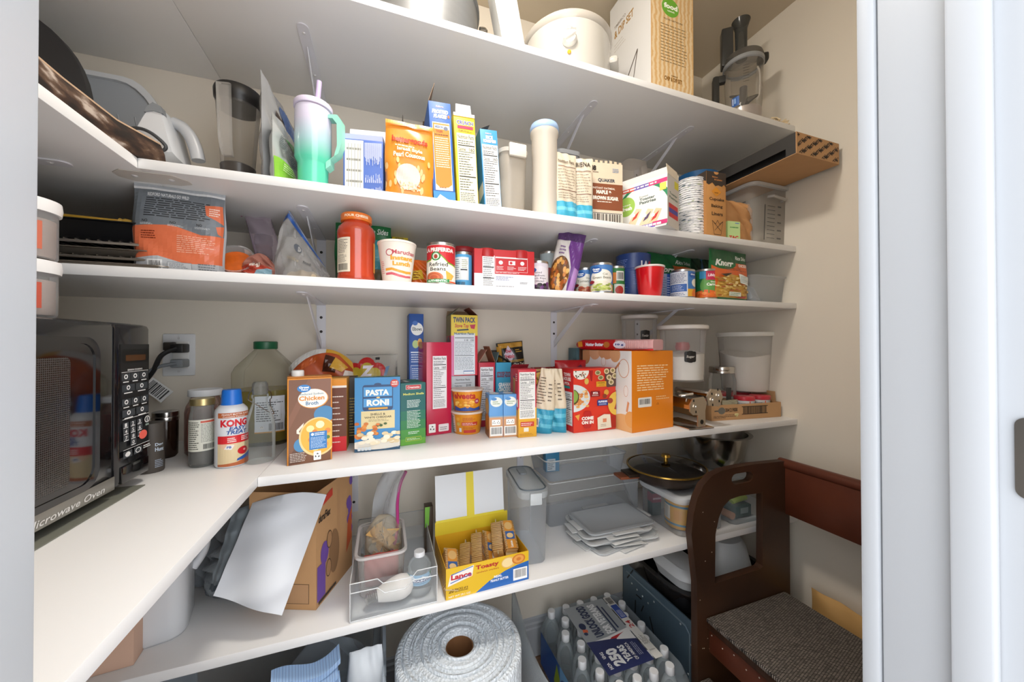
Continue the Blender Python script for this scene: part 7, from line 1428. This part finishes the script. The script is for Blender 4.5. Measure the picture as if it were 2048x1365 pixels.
def pack(x, y, z, rot, lab):
    t = thing('cracker_pack', lab, 'cracker pack', tuple(LB.o.matrix_basis @ Vector((x, y, z))), group='cracker packs in the yellow box', rot=rot)
    b = MB(); b.box(-.042, .042, -.018, .018, -.015, .015, b=.004); o = b.build('wrapper', crk, t)
    for sg in (-1, 1): MB().box(sg*.046-.005, sg*.046+.005, -.016, .016, -.001, .001).build('crimped_end', mat('#c9b48a', .3, .3), t)
    I = Ink(.3); I.rect(.0, .1, 1, .9, '#d08c34'); I.rect(.32, .1, .6, .9, '#3a5f9a'); I.ell(.45, .5, .09, .3, '#e0c08a'); I.ell(.8, .5, .14, .36, '#d9b070'); I.text('Lance', .04, .38, .26, .62, '#e9e0d4', .05); I.put('wrapper_print', t, lambda x, y, e: (-.04+x*.08, -.015+y*.03, .0151+e)); return t
crk = ramp_mat('cracker_rows', [(.25, '#8a5a24'), (.5, '#c8924a'), (.8, '#e0b878')], 26, .35, (3, .3, .3), .6, 'wave')
for x, y, z, rot, lab in ((-.085, -.035, .045, (.3, -.5, 1.45), 'cracker pack lying at the left end of the yellow box'), (-.04, -.01, .038, (1.3, -.42, 1.3), 'cracker pack on edge, second from the left in the yellow box'), (-.005, .005, .050, (1.35, -.45, 1.35), 'cracker pack on edge in the middle of the yellow box'), (.03, .015, .042, (.4, -.5, 1.4), 'tilted cracker pack right of the middle in the yellow box'), (.052, .01, .066, (1.4, -.45, 1.35), 'cracker pack on edge near the right end of the yellow box'), (.082, .005, .068, (.1, -.5, 1.45), 'cracker pack lying face up at the right end of the yellow box')):
    pack(x, y, z, rot, lab)
B = Box('green_snack_box', 'thin green and dark snack box behind the raised lid', 'box', ux(850, 1.05), ux(866, 1.05), Z5, .13, .03, '#4a3a2c'); I = Ink(); I.poly([(0, .55), (.5, .6), (.6, 1), (0, 1)], '#6fae3a'); B.front(I)
# tall clear cereal container
FL, FR = (.345, .894), (.424, .884); h = zt(FL, 985)-Z5; w = math.hypot(FR[0]-FL[0], FR[1]-FL[1]); rz = math.atan2(FR[1]-FL[1], FR[0]-FL[0]); d = .195
tcx, tcy = (FL[0]+FR[0])/2-math.sin(rz)*d/2, (FL[1]+FR[1])/2+math.cos(rz)*d/2
t = thing('cereal_container', 'tall empty clear container with grey gasket lid', 'container', (tcx, tcy, Z5), rz)
MB().loft([ring(w*.86, d*.9, .018, 0), ring(w*.9, d*.93, .02, .004), ring(w, d, .024, h-.02)], None, (True, False)).build('container_body', clear('#e6ebf0', .11, .12), t)
MB().loft([ring(w+.004, d+.004, .026, h-.022), ring(w+.008, d+.008, .028, h-.016), ring(w+.008, d+.008, .028, h-.004), ring(w-.004, d-.004, .024, h)], None, (False, True)).build('lid', clear('#d3dade', .4, .15), t)
b = MB(); b.tube([(x, y, h+.0005) for x, y in rrect(w-.006, d-.006, .024)]+[(w/2-.003, d/2-.027, h+.0005)], .0022, 6); b.build('gasket', mat('#5a646c', .4), t)
MB().box(-w*.2, w*.22, -d/2-.012, -d/2-.004, h-.035, h-.003, b=.003).build('latch', clear('#e3e8ea', .55, .2), t)
MB().loft([ring(w*.3, d*.3, .01, h), ring(w*.3, d*.3, .01, h+.006)], None).build('flip_cap', clear('#c9d2d8', .4, .15), t, loc=(0, d*.26, 0))
# two clear drawer bins stacked, blue box inside
b_ = thing('drawer_bin', 'lower clear drawer bin standing crosswise at the back', 'bin', (.685, 1.13, Z5)); w, d, h = .355, .15, zt((.509, 1.062), 968)-Z5
MB().loft([ring(w-.006, d-.006, .01, 0), ring(w, d, .012, .004), ring(w, d, .012, h)], None, (True, False)).build('bin_body', clear('#d9dde2', .12, .08), b_)
b = MB(); b.tube([(x, y, h) for x, y in rrect(w, d, .012)]+[(w/2, d/2-.012, h)], .0016, 6); b.build('rim', edge_m, b_)
b = MB(); b.tube([(-w/2, -d/2-.001, h*.75), (w/2, -d/2-.001, h*.75)], .0015, 5); b.build('ridge', edge_m, b_)
zz_ = Z5+h+.003; b_ = thing('drawer_bin', 'upper clear drawer bin resting on the lower one', 'bin', (.655, 1.135, zz_)); w2, d2, h2 = .31, .155, min(.07, S4-TH-zz_-.008)
h2 = zt((.80, 1.06), 905)-zz_
MB().loft([ring(w2*.9, d2*.9, .012, 0), ring(w2*.92, d2*.92, .014, .004), ring(w2, d2, .016, h2-.004), ring(w2+.008, d2+.008, .02, h2-.004), ring(w2+.008, d2+.008, .02, h2)], None, (True, False)).build('bin_body', clear('#d5dbe2', .15, .1), b_)
b = MB(); b.tube([(x, y, h2) for x, y in rrect(w2+.008, d2+.008, .02)]+[(w2/2+.004, d2/2-.016, h2)], .002, 6); b.build('rim', edge_m, b_)
B = Box('blue_food_box', 'small blue food box standing in the upper clear bin', 'box', (.535, 1.14), (.585, 1.135), zz_+.0045, min(.075, S4-TH-zz_-.02), .03, '#3a86b0'); I = Ink(); I.rect(.1, .05, .7, .6, '#c9d6dc'); I.lines(.15, .1, .65, .55, 5, '#4a5a64', .4); B.front(I)
# loose lids
R_ = random.Random(12)
for k in range(5):
    lidw, lidd = .235, .15
    t = thing('container_lid', ['grey clip lid at the bottom of the lid pile', 'clear clip lid second from the bottom of the pile', 'clear clip lid in the middle of the pile', 'clear clip lid second from the top of the pile', 'grey tinted clip lid on top of the pile'][k], 'lid', (.675+.012*math.sin(k*2), .955+.006*k, Z5+.0085*k+.0005), -.02+[.22, -.12, .1, -.06, .02][k], group='pile of loose container lids')
    mm = clear(['#d5d9dc', '#e6e9ea', '#dde0e2', '#e9ebec', '#ccd1d5'][k], .55, .2)
    MB().loft([ring(lidw, lidd, .022, 0), ring(lidw+.004, lidd+.004, .024, .002), ring(lidw+.004, lidd+.004, .024, .006), ring(lidw-.014, lidd-.014, .02, .0075), ring(lidw-.02, lidd-.02, .02, .005)], None, (True, True)).build('lid_plate', mm, t)
    b = MB(); b.tube([(x, y, .006) for x, y in rrect(lidw-.01, lidd-.01, .02)]+[(lidw/2-.005, lidd/2-.025, .006)], .0014, 5); b.build('gasket', mat('#5d666c', .4), t)
    for s_ in (-1, 1): MB().box(-.05, .05, -.012, .012, 0, .0022, b=.0009).build('clip', mat('#c9cbcb', .4), t, loc=(0, s_*(lidd/2+.010), .001), rot=(s_*.12, 0, 0))
    for s_ in (-1, 1): MB().box(-.010, .010, -.03, .03, 0, .0022, b=.0009).build('clip', mat('#c9cbcb', .4), t, loc=(s_*(lidw/2+.008), 0, .001))
# lidded box with yellow canister
FL, FR = (.848, .852), (1.045, .850); w = FR[0]-FL[0]; d = .20; h = zt(FL, 1000)-Z5
t = thing('storage_tub', 'clear lidded tub holding a yellow canister', 'container', ((FL[0]+FR[0])/2, .852+d/2, Z5))
MB().loft([ring(w*.88, d*.88, .022, 0), ring(w*.92, d*.92, .024, .005), ring(w-.01, d-.01, .028, h-.016)], None, (True, False)).build('tub_body', clear('#d9dcdf', .14, .1), t)
MB().loft([ring(w-.002, d-.002, .03, h-.022), ring(w+.004, d+.004, .034, h-.018), ring(w+.004, d+.004, .034, h-.004), ring(w-.006, d-.006, .03, h), ring(w-.03, d-.03, .026, h), ring(w-.036, d-.036, .026, h-.003)], None, (False, True)).build('lid', clear('#d5d9dc', .72, .3), t)
q = Round('yellow_canister', 'yellow canister with teal bands inside the clear tub', 'canister', (.925, .925), Z5+.0055, [(.05, 0), (.052, .003), (.052, h-.035), (.05, h-.032), (0, h-.032)], mat('#d9a020', .4))
I = Ink(); I.rect(0, .78, 1, .86, '#3a7a94'); I.rect(0, .08, 1, .16, '#3a7a94'); I.rect(.05, .25, .25, .78, '#e2ddd0'); I.lines(.07, .28, .23, .75, 8, '#5a5a50', .4); I.lines(.34, .3, .55, .7, 8, '#c46a1a', .35); I.barcode(.6, .2, .78, .42); q.wrap(I, .004, h-.038, 2.8)
B = Box('dark_spice_box', 'dark red and teal box inside the clear tub', 'box', (.872, 1.0), (.905, .995), Z5+.0055, h-.045, .03, '#2f4a52'); I = Ink(); I.rect(0, .55, 1, .95, '#8a3050'); I.text('carnation', .05, .68, .95, .78, '#e6d0da', .03); B.front(I); I = Ink(); I.rect(0, .55, 1, .95, '#8a3050'); B.left(I)
B = Box('white_packet_box', 'white packet with barcode inside the clear tub', 'box', (.99, .88), (1.03, .878), Z5+.0055, h-.05, .03, '#c9c6cc'); I = Ink(); I.rect(.2, .75, .95, .82, '#7a4a9a'); I.lines(.2, .4, .9, .7, 5, '#7a7a80', .4); I.barcode(.25, .06, .9, .3); B.front(I)
ht = h
# second box with tools
FL, FR = (1.075, .858), (1.222, .858); w = FR[0]-FL[0]; h = zt(FL, 985)-Z5; d = .10
t = thing('storage_tub', 'clear tub with green handled tool beside the yellow canister tub', 'container', ((FL[0]+FR[0])/2, .858+d/2, Z5))
MB().loft([ring(w*.9, d*.9, .018, 0), ring(w*.94, d*.94, .02, .004), ring(w, d, .022, h-.006), ring(w+.008, d+.008, .026, h-.006), ring(w+.008, d+.008, .026, h)], None, (True, False)).build('tub_body', clear('#cfd5d8', .14, .08), t)
gt = thing('green_peeler', 'lime green handled tool in the clear tub', 'tool', (1.16, .91, Z5+.052))
MB().tube([(-.03, 0, .0), (-.02, 0, .006), (.02, .0, .008), (.035, .0, .004)], [.010, .013, .012, .009], 12).build('handle', mat('#a8c42a', .4), gt)
B = Box('teal_tool_case', 'dark teal tool case in the clear tub', 'case', (1.125, .89), (1.195, .888), Z5+.0045, .038, .05, '#1f4a48'); I = Ink(); I.rect(.3, .3, .8, .8, '#8fa0a0'); B.front(I)
MB().tube([(0, 0, 0), (0, .04, 0)], .012, 14).build('cork', mat('#c08a6a', .6), None, loc=(1.105, .885, Z5+.0170)); tag(bpy.data.objects['cork'], 'tan rolling cork at the left in the tool tub', 'cork')
# skillet on the lidded tub
zs_ = Z5+ht+.0015; (p, r) = discy(1249, 1418, .985); sk_m = mat('#3a2e26', .3, .5, noise=.1); p = (p[0]-.0, .985); hs = .048
sk = Round('skillet', 'dark skillet with glass lid and gold rim resting on the lidded tub', 'skillet', p, zs_, [(r*.6, 0), (r*.68, .004), (r*.88, hs*.45), (r*.97, hs), (r*.95, hs), (r*.85, hs*.45), (r*.64, .008), (0, .008)], sk_m, part='pan_body', n=56)
sk.part('lid_glass', [(r*.95, hs+.002), (r*.8, hs+.010), (r*.4, hs+.017), (0, hs+.019)], mat('#1a1512', .06, coat=.5), 56, cap=False)
sk.part('gold_rim', [(r*.95, hs), (r*.975, hs+.001), (r*.97, hs+.005), (r*.93, hs+.005)], mat('#a8843a', .25, .8), 56, cap=False)
sk.part('lid_knob', [(.007, hs+.018), (.006, hs+.03), (.016, hs+.034), (.014, hs+.042), (0, hs+.043)], mat('#b08a3c', .25, .8), 24)
a = facing(*p)-.95; b = MB(); b.obox((math.cos(a)*r*1.12, math.sin(a)*r*1.12, hs*.62), .07, .052, .010, Matrix.Rotation(a, 3, 'Z'), None, .004); b.build('handle_grip', mat('#8a4a2a', .5), sk.o)
b = MB(); b.obox((math.cos(a)*r*.98, math.sin(a)*r*.98, hs*.75), .05, .06, .012, Matrix.Rotation(a, 3, 'Z'), None, .004); b.build('handle_root', sk_m, sk.o)
# steel bowl at the back right on an upturned tub
(p, r) = discy(1390, 1536, 1.06); zb2 = zt((p[0], p[1]-r*.7), 937); p = (min(p[0], XR-r-.008), p[1])
st = thing('upturned_tub', 'pale closed tub under the steel bowl', 'tub', (p[0], p[1]+.025, Z5)); MB().loft([ring(.2, .2, .03, 0), ring(.2, .2, .03, zb2-Z5-.012), ring(.21, .21, .03, zb2-Z5-.011), ring(.21, .21, .03, zb2-Z5-.001)], None).build('tub_body', clear('#c4c9cc', .7, .3), st)
hb2 = zt((p[0], p[1]-r), 880)-zb2
Round('mixing_bowl', 'shiny stainless steel mixing bowl at the back right', 'bowl', p, zb2, [(r*.55, 0), (r*.62, .002), (r*.85, hb2*.4), (r*.95, hb2*.97), (r*1.04, hb2*.98), (r*1.05, hb2), (r*.93, hb2), (r*.83, hb2*.42), (r*.6, .004), (0, .004)], mat('#b9b4ae', .16, 1.), n=56)

# ------------------------------------------------------------------ on the floor
# clear tote at left with masks bag and wipes
tt = thing('floor_tote', 'clear plastic tote on the floor under the lowest shelf', 'tote', (-.22, .93, 0.0004))
MB().loft([ring(.37, .34, .04, 0), ring(.39, .36, .045, .006), ring(.44, .40, .05, .42), ring(.455, .415, .055, .42), ring(.455, .415, .055, .428)], None, (True, False)).build('tote_body', clear('#b4c0cc', .26, .12), tt)
ab = thing('paper_goods', 'bundled white paper goods in a dark bag inside the tote', 'bundle', (-.30, .90, .008)); b = MB()
for k in range(7): b.obox((-.07+k*.022, -.03+.004*k, .30+.004*k), .012, .12, .11, Euler((0, .5, .25)).to_matrix(), None, .002)
b.build('papers', mat('#b9bcb4', .7, noise=.1), ab, smooth=0); MB().loft([ring(.18, .2, .05, .0), ring(.2, .23, .06, .2), ring(.19, .21, .06, .27)]).build('dark_bag', mat('#3a4048', .3, bump=.4), ab)
mk = thing('face_mask_pile', 'pile of folded blue striped cloth masks in a clear bag', 'masks', (-.15, .845, .0175), .0)
stripe = ramp_mat('striped_cloth', [(.4, '#8fb0d6'), (.5, '#dfe6ee'), (.6, '#7f9cc4')], 60, .8, (1, .02, .02), .1, 'wave')
MB().loft([ring(.13, .12, .03, 0), ring(.14, .12, .04, .2), ring(.12, .06, .03, .335)]).build('stuffed_bag', clear('#8a939c', .8, .2, .6), mk)
for k in range(6):
    def mkf(x, y, k=k): return ((x-.5)*.125+.004*math.sin(3*k), -.052+.010*k+.03*y+.006*math.sin(6*x), .352+.0165*k+.012*math.sin(x*4.5+.4*k)+.010*x+.010*y)
    b = MB(); N = 14; b.loft([[mkf(i/N, j/4) for i in range(N+1)]+[tuple(Vector(mkf(i/N, j/4))-Vector((0, 0, .011))) for i in range(N, -1, -1)] for j in range(5)]); o = b.build('mask', stripe, mk, smooth=50); o.rotation_euler = (0, 0, .2)
P = Pouch('clear_sack', 'clear plastic sack standing around the striped masks', 'bag', (-.12, .93, ), .009, .24, .455, .08, clear('#aeb6be', .2, .12, .8), seed=131, wr=.015, arch=.25)
wpz = .0075
P = Pouch('wipes_pouch', 'white wipes pouch with do not flush marks in the tote', 'pouch', (-.035, .86), wpz, .12, .46, .05, mat('#c4cad0', .35), seed=132, wr=.004, belly=.75, neck=.5)
I = Ink(.3); I.ell(.48, .80, .055, .018, '#2a3a5a', 18); I.ell(.48, .80, .045, .014, '#c4cad0', 18); I.poly([(.455, .792), (.46, .789), (.505, .808), (.5, .811)], '#2a3a5a'); I.text('DO NOT', .56, .785, .585, .825, '#2a3a5a', .02, 0, 90); I.text('FLUSH', .6, .788, .625, .822, '#2a3a5a', .02, 0, 90); I.ell(.84, .80, .035, .022, '#2a3a5a', 16); I.ell(.84, .80, .027, .017, '#c4cad0', 16); I.text('pie', .05, .66, .1, .73, '#b02a3a', .04, 0, 90); P.front(I)
# bubble wrap roll standing on end
m, n, l, bs = new_mat('bubble_film'); bs.inputs['Base Color'].default_value = lin('#d9e1e8'); bs.inputs['Roughness'].default_value = .3
vo = n.new('ShaderNodeTexVoronoi'); vo.inputs['Scale'].default_value = 160; tc = n.new('ShaderNodeTexCoord'); l.new(tc.outputs['Object'], vo.inputs['Vector']); bp = n.new('ShaderNodeBump'); bp.inputs['Strength'].default_value = .7; bp.inputs['Distance'].default_value = .004; l.new(vo.outputs['Distance'], bp.inputs['Height']); l.new(bp.outputs[0], bs.inputs['Normal'])
br2 = thing('bubble_wrap_roll', 'large roll of bubble wrap standing on end on the floor', 'roll', (.178, .879, .0004)); Rw = .152
prof = [(.035, 0), (Rw, 0), (Rw, .395)]; n_ = 16
for k in range(n_): q_ = Rw-(Rw-.036)*(k+.5)/n_; prof += [(q_+.002, .398+.003*(k % 2)), (q_-.002, .401+.002*((k*7) % 3))]
MB().lathe(prof+[(.034, .396), (.034, .0)], 72, cap=False).build('wound_film', m, br2, smooth=60)
MB().lathe([(.0335, .002), (.0335, .394), (.0315, .394), (.0315, .002)], 32, cap=False).build('cardboard_core', mat('#7a5230', .8), br2)
def tail(x, y): 
    return (.35+.075*x-.02*math.sin(3*x), .95-.20*x*x-.05*x+.03*math.sin(4*x+2*y), .0008+(.44-.20*x)*y+.012*math.sin(9*x)*y)
b = MB(); N = 20; b.loft([[tail(j/16, i/N) for i in range(N+1)]+[tuple(Vector(tail(j/16, i/N))+Vector((.004, .006, 0))) for i in range(N, -1, -1)] for j in range(17)]); tag(b.build('bubble_wrap_sheet', clear('#dfe6ea', .12, .1, 1.0), smooth=60), 'loose tail of bubble wrap standing beside the roll', 'bubble wrap')
# 5 x 7 pack of water bottles in film
first = None
for rI in range(7):
    for cI in range(5):
        x = .556+.0575*cI+(.027 if rI % 2 else 0); y = 1.142-.0515*rI
        lab_ = 'water bottle, %s from left, %s of the floor pack' % (('first', 'second', 'third', 'fourth', 'fifth')[cI], ('back row', 'second row from the back', 'third row from the back', 'middle row', 'third row from the front', 'second row from the front', 'front row')[rI])
        if rI == 3: lab_ = lab_.replace('middle row', 'fourth row')
        if first is None:
            first = water_bottle('packed_water_bottle', lab_, x, y, .0006, .0285, .2045, group='bottles of the water pack')
        else:
            c = first.o.copy(); COL.objects.link(c); c.location = (x, y, .0006); c['label'] = lab_
            for ch in first.o.children: k = ch.copy(); COL.objects.link(k); k.parent = c
wf_ = thing('water_pack_film', 'printed clear shrink film around the water bottle pack', 'film', (.687, .985, .0004)); fw, fd = .33, .40
MB().loft([ring(fw, fd, .03, .0), ring(fw, fd, .03, .13), ring(fw-.03, fd-.03, .05, .186)], None, (False, False)).build('film', clear('#dfe8ee', .08, .06, .3), wf_)
I = Ink(.35); I.rect(.0, .0, 1, 1, '#6fa6d2'); I.rect(.0, .0, .42, 1, '#1c4f94'); I.poly([(.3, .3), (.36, .9), (.42, .6), (.38, .1)], '#8aa62a'); I.ell(.62, .45, .2, .42, '#1d3f8a', 24); I.text('Pure', .5, .48, .74, .72, '#e6ecf4', .05); I.text('Life', .52, .2, .72, .45, '#e6ecf4', .05)
I.put('side_print', wf_, lambda x, y, e: (-fw/2-e-.0005, fd/2-.03-x*(fd-.06), .02+y*.11))
I = Ink(.4); I.rect(.36, .17, 1, 1, '#9aa0a4'); I.poly([(0, .17), (.36, .17), (.36, .30), (.44, 1), (0, 1)], '#27305c'); I.poly([(.30, .17), (.47, .17), (.43, .6), (.42, 1), (.36, 1), (.38, .55)], '#e2e2e2'); I.poly([(.33, .17), (.44, .17), (.405, .6), (.40, 1), (.375, 1), (.38, .6)], '#b02028')
I.text('UNLOCK GOOD', .46, .62, .97, .79, '#1f2c4e', .05); I.text('FOR VETERANS', .46, .42, .95, .57, '#e6e8ea', .05); I.rect(.46, .37, .9, .40, '#1f2c4e'); I.rect(.5, .30, .86, .33, '#1f2c4e'); I.ell(.66, .89, .05, .06, '#1f2c4e', 18); I.poly([(.56, .86), (.6, .84), (.62, .92), (.58, .94)], '#d9633a'); I.ell(.55, .91, .025, .035, '#1f2c4e', 14)
I.text('HONORING', .05, .86, .27, .92, '#e6e8ea', .03); I.text('250', .06, .62, .28, .82, '#e6e8ea', .06); I.text('YEARS', .07, .47, .28, .59, '#e6e8ea', .05); I.text('OF AMERICA', .06, .38, .29, .44, '#e6e8ea', .02); I.lines(.1, .25, .28, .34, 3, '#aab2cc', .35)
I.rect(.0, .0, 1, .15, '#dcdcd8'); I.bars(.86, .02, .98, .13); I.rect(.6, .01, .84, .14, '#27479a'); I.lines(.62, .03, .82, .12, 4, '#c9d2ea', .4); I.lines(.1, .02, .34, .13, 6, '#3a3a3a', .35); I.text('24', .44, .03, .56, .12, '#b02028', .02)
o = I.put('top_print', wf_, lambda x, y, e: (.10-y*.19, -.125+x*.27, .2066+e+.0006*math.sin(30*x)))
# metal panel
mp_ = thing('metal_panel', 'blue-grey metal side panel with slots standing beside the water', 'panel', (.906, 1.03, .0004)); pm_m = mat('#5f7484', .35, .6, noise=.08, scale=6)
MB().box(-.003, .003, -.185, .175, 0, .272, b=.001).build('sheet', pm_m, mp_)
b = MB(); b.tube([(-.0035, .15, .245), (-.0035, -.14, .245), (-.0035, -.158, .228), (-.0035, -.158, .02)], .003, 6); b.build('pressed_rib', mat('#7d909e', .3, .6), mp_)
for y, z, L, a_ in ((.08, .19, .03, 1.5), (.10, .14, .05, .05), (.06, .16, .03, .4), (.01, .13, .06, -.4), (-.04, .08, .025, 1.4), (-.06, .04, .05, .02), (.13, .245, .06, .6)): MB().obox((-.0036, y, z), .0012, .004, L, Euler((a_, 0, 0)).to_matrix()).build('slot', mat('#15181b', .5), mp_)
for y, z in ((.12, .215), (.09, .21), (.06, .205), (.03, .20), (.0, .225), (.02, .1), (.0, .085), (-.03, .075), (-.05, .06), (-.15, .1), (-.12, .235), (-.16, .2)): MB().lathe([(.0035, 0), (.003, .0008), (0, .001)], 10).build('rivet', mat('#b9c2c8', .3, .5), mp_, loc=(-.0032, y, z), rot=(0, -pi/2, 0))
# black crate, roaster and white microwave pots under the lowest shelf
bx = thing('black_appliance', 'black boxy appliance on the floor behind the step stool', 'appliance', (1.13, 1.03, .0004)); MB().box(-.205, .205, -.13, .17, 0, .235, b=.012).build('housing', mat('#1a1716', .4), bx); MB().box(-.19, .19, -.134, -.129, .03, .2, b=.002).build('front_plate', mat('#241f1d', .3), bx)
ro = thing('roasting_pan', 'black enamel roaster pan under the lowest shelf', 'pan', (1.11, 1.03, .2365)); rr_ = [(.34, .24, 0), (.36, .26, .006), (.40, .30, .085), (.425, .325, .087), (.425, .325, .091), (.392, .292, .091), (.35, .25, .012)]
MB().loft([ring(w_, d_, .1, z_, 8) for w_, d_, z_ in rr_]).build('pan_body', mat('#23201f', .25, .2), ro)
ep = thing('egg_cooker', 'white domed microwave cooker sitting in the roaster', 'cooker', (1.165, .985, .2495)); ep.scale = (.82, .82, 1); wp2 = mat('#c9ccce', .35)
MB().lathe([(.10, 0), (.115, .006), (.13, .05), (.135, .052)], 48, cap=True).build('base_dish', wp2, ep)
MB().lathe([(.138, .052), (.14, .056), (.138, .066), (.13, .07)], 48).build('middle_ring', wp2, ep)
MB().lathe([(.132, .070), (.13, .078), (.118, .10), (.10, .165), (.08, .19), (.0, .198)], 48).build('dome', wp2, ep)
dish = thing('serving_dish', 'white shallow oval dish with lid left of the domed cooker', 'dish', (.975, .985, .2495)); MB().loft([ring(.10, .16, .045, .0785), ring(.12, .19, .055, .11), ring(.125, .195, .056, .113)], None).build('dish_body', wp2, dish); MB().loft([ring(.125, .195, .056, .1135), ring(.12, .19, .055, .125), ring(.09, .15, .04, .14)], None).build('dish_lid', wp2, dish)
MB().loft([ring(.09, .14, .04, 0.0), ring(.1, .16, .045, .078)], None).build('dish_foot', black_p, dish)
# step stool (toddler tower)
dw = ramp_mat('dark_stained_wood', [(.3, '#2f1c12'), (.6, '#3f2718'), (.85, '#4a3020')], 6, .38, (1, 8, 1), .03)
mw_ = ramp_mat('mahogany_wood', [(.3, '#4a2416'), (.6, '#5e3020'), (.85, '#6a3a26')], 6, .32, (8, 1, 1), .03)
TS = thing('step_stool', 'dark brown wooden kitchen step stool with handrail', 'step stool', (1.05, .62, .0004))
X0, X1, ZT = .856-1.05, 1.252-1.05, .755
def side_panel(y0, y1, name):
    lp = lambda u, v: (lambda q: (q[0]-1.05, q[1]))(ay(u, v, .80))
    out = [(X0, 0), (X1, 0), (X1, ZT)]+[lp(*q) for q in ((1505, 930), (1470, 936), (1445, 942), (1425, 952), (1407, 972), (1395, 998), (1387, 1030), (1383, 1070))]+[(X0, .44)]
    (sx, sz), (sx2, _q) = lp(1472, 959), lp(1498, 954)
    slot = [((sx2 if c_ > 0 else sx)+.018*math.cos(t_), sz+.016*math.sin(t_)) for c_, rng in ((1, range(-3, 4)), (-1, range(3, 10))) for t_ in [k*pi/6 for k in rng]]
    win = [lp(*q) for q in ((1430, 1168), (1437, 1166), (1521, 1139), (1526, 1133), (1526, 986), (1480, 993), (1460, 1000), (1447, 1014), (1438, 1036), (1431, 1070))]
    bm = bmesh.new(); 
    loops = []
    for pts in (out, slot, win):
        vs = [bm.verts.new((x, y0, z)) for x, z in pts]; es = [bm.edges.new((vs[i], vs[(i+1) % len(vs)])) for i in range(len(vs))]; loops += es
    bmesh.ops.triangle_fill(bm, edges=loops, use_beauty=True)
    g = bmesh.ops.extrude_face_region(bm, geom=bm.faces[:]); bmesh.ops.translate(bm, vec=(0, y1-y0, 0), verts=[v for v in g['geom'] if isinstance(v, bmesh.types.BMVert)])
    b = MB(); b.bm(bm); return b.build(name, dw, TS, smooth=30)
side_panel(.800-.62, .822-.62, 'side_panel'); side_panel(.352-.62, .374-.62, 'side_panel')
for nm, z0, z1, yy in (('back_rail', .585, .735, None),):
    b = MB(); b.box(X1-.022, X1, .374-.62, .800-.62, z0, z1, b=.002); b.build(nm, mw_, TS)
b = MB(); b.tube([(X1-.011, .352-.62, .745), (X1-.011, .822-.62, .745)], .016, 14); b.build('hand_rail', mw_, TS)
# seat platform with woven mat
m, n, l, bs = new_mat('woven_mat'); bs.inputs['Roughness'].default_value = .75
ck2 = n.new('ShaderNodeTexBrick'); ck2.inputs['Scale'].default_value = 1; ck2.inputs['Color1'].default_value = lin('#6a635d'); ck2.inputs['Color2'].default_value = lin('#a0968c'); ck2.inputs['Mortar'].default_value = lin('#1c1917'); ck2.inputs['Brick Width'].default_value = .007; ck2.inputs['Row Height'].default_value = .0038; ck2.inputs['Mortar Size'].default_value = .0009
tc = n.new('ShaderNodeTexCoord'); mpn = n.new('ShaderNodeMapping'); mpn.inputs['Rotation'].default_value = (0, 0, .6); l.new(tc.outputs['Object'], mpn.inputs[0]); l.new(mpn.outputs[0], ck2.inputs['Vector']); l.new(ck2.outputs['Color'], bs.inputs['Base Color']); bp = n.new('ShaderNodeBump'); bp.inputs['Strength'].default_value = .6; bp.inputs['Distance'].default_value = .002; l.new(ck2.outputs['Fac'], bp.inputs['Height']); bp.invert = True; l.new(bp.outputs[0], bs.inputs['Normal'])
woven = m
b = MB(); b.box(.893-1.05, X1-.024, .3745-.62, .7995-.62, .305, .326, b=.002); b.build('seat_board', dw, TS)
b = MB(); b.box(.888-1.05, X1-.03, .376-.62, .798-.62, .3265, .338, b=.003); b.build('seat_mat', woven, TS)
b = MB(); b.box(.90-1.05, .92-1.05, .3745-.62, .7995-.62, .235, .3045, b=.002); o = b.build('apron', mw_, TS)
for k in range(6): MB().lathe([(.002, 0), (.0015, .0006), (0, .0008)], 8).build('screw', mat('#c9bfb4', .4, .5), o, loc=(.90-1.05-.0004, .79-.62-k*.035, .29-.01*(k % 2)), rot=(0, -pi/2, 0))
b = MB(); b.box(.80-1.05, .90-1.05, .3745-.62, .7995-.62, .135, .155, b=.002); b.build('lower_step', dw, TS)
b = MB(); b.box(.798-1.05, .898-1.05, .376-.62, .798-.62, .1555, .164, b=.003); b.build('step_mat', woven, TS)
R_ = random.Random(4); b = MB()
for k in range(16): x = R_.uniform(X0+.004, X0+.09); z = R_.uniform(.2, .68); b.box(x, x+.002, .1798-.0004, .1800, z, z+.002)
o = b.build('paint_chips', mat('#cdbba6', .6), TS, smooth=0); o['kind'] = 'stuff'
# torn kraft paper bag by the right wall
P = Pouch('torn_paper_bag', 'torn brown paper bag standing on the floor by the right wall', 'bag', (1.305, .62), .0006, .30, .35, .05, mat('#c49a5e', .75, noise=.12, scale=12, bump=.3), rz=-pi/2, seed=141, wr=.01, belly=.8)
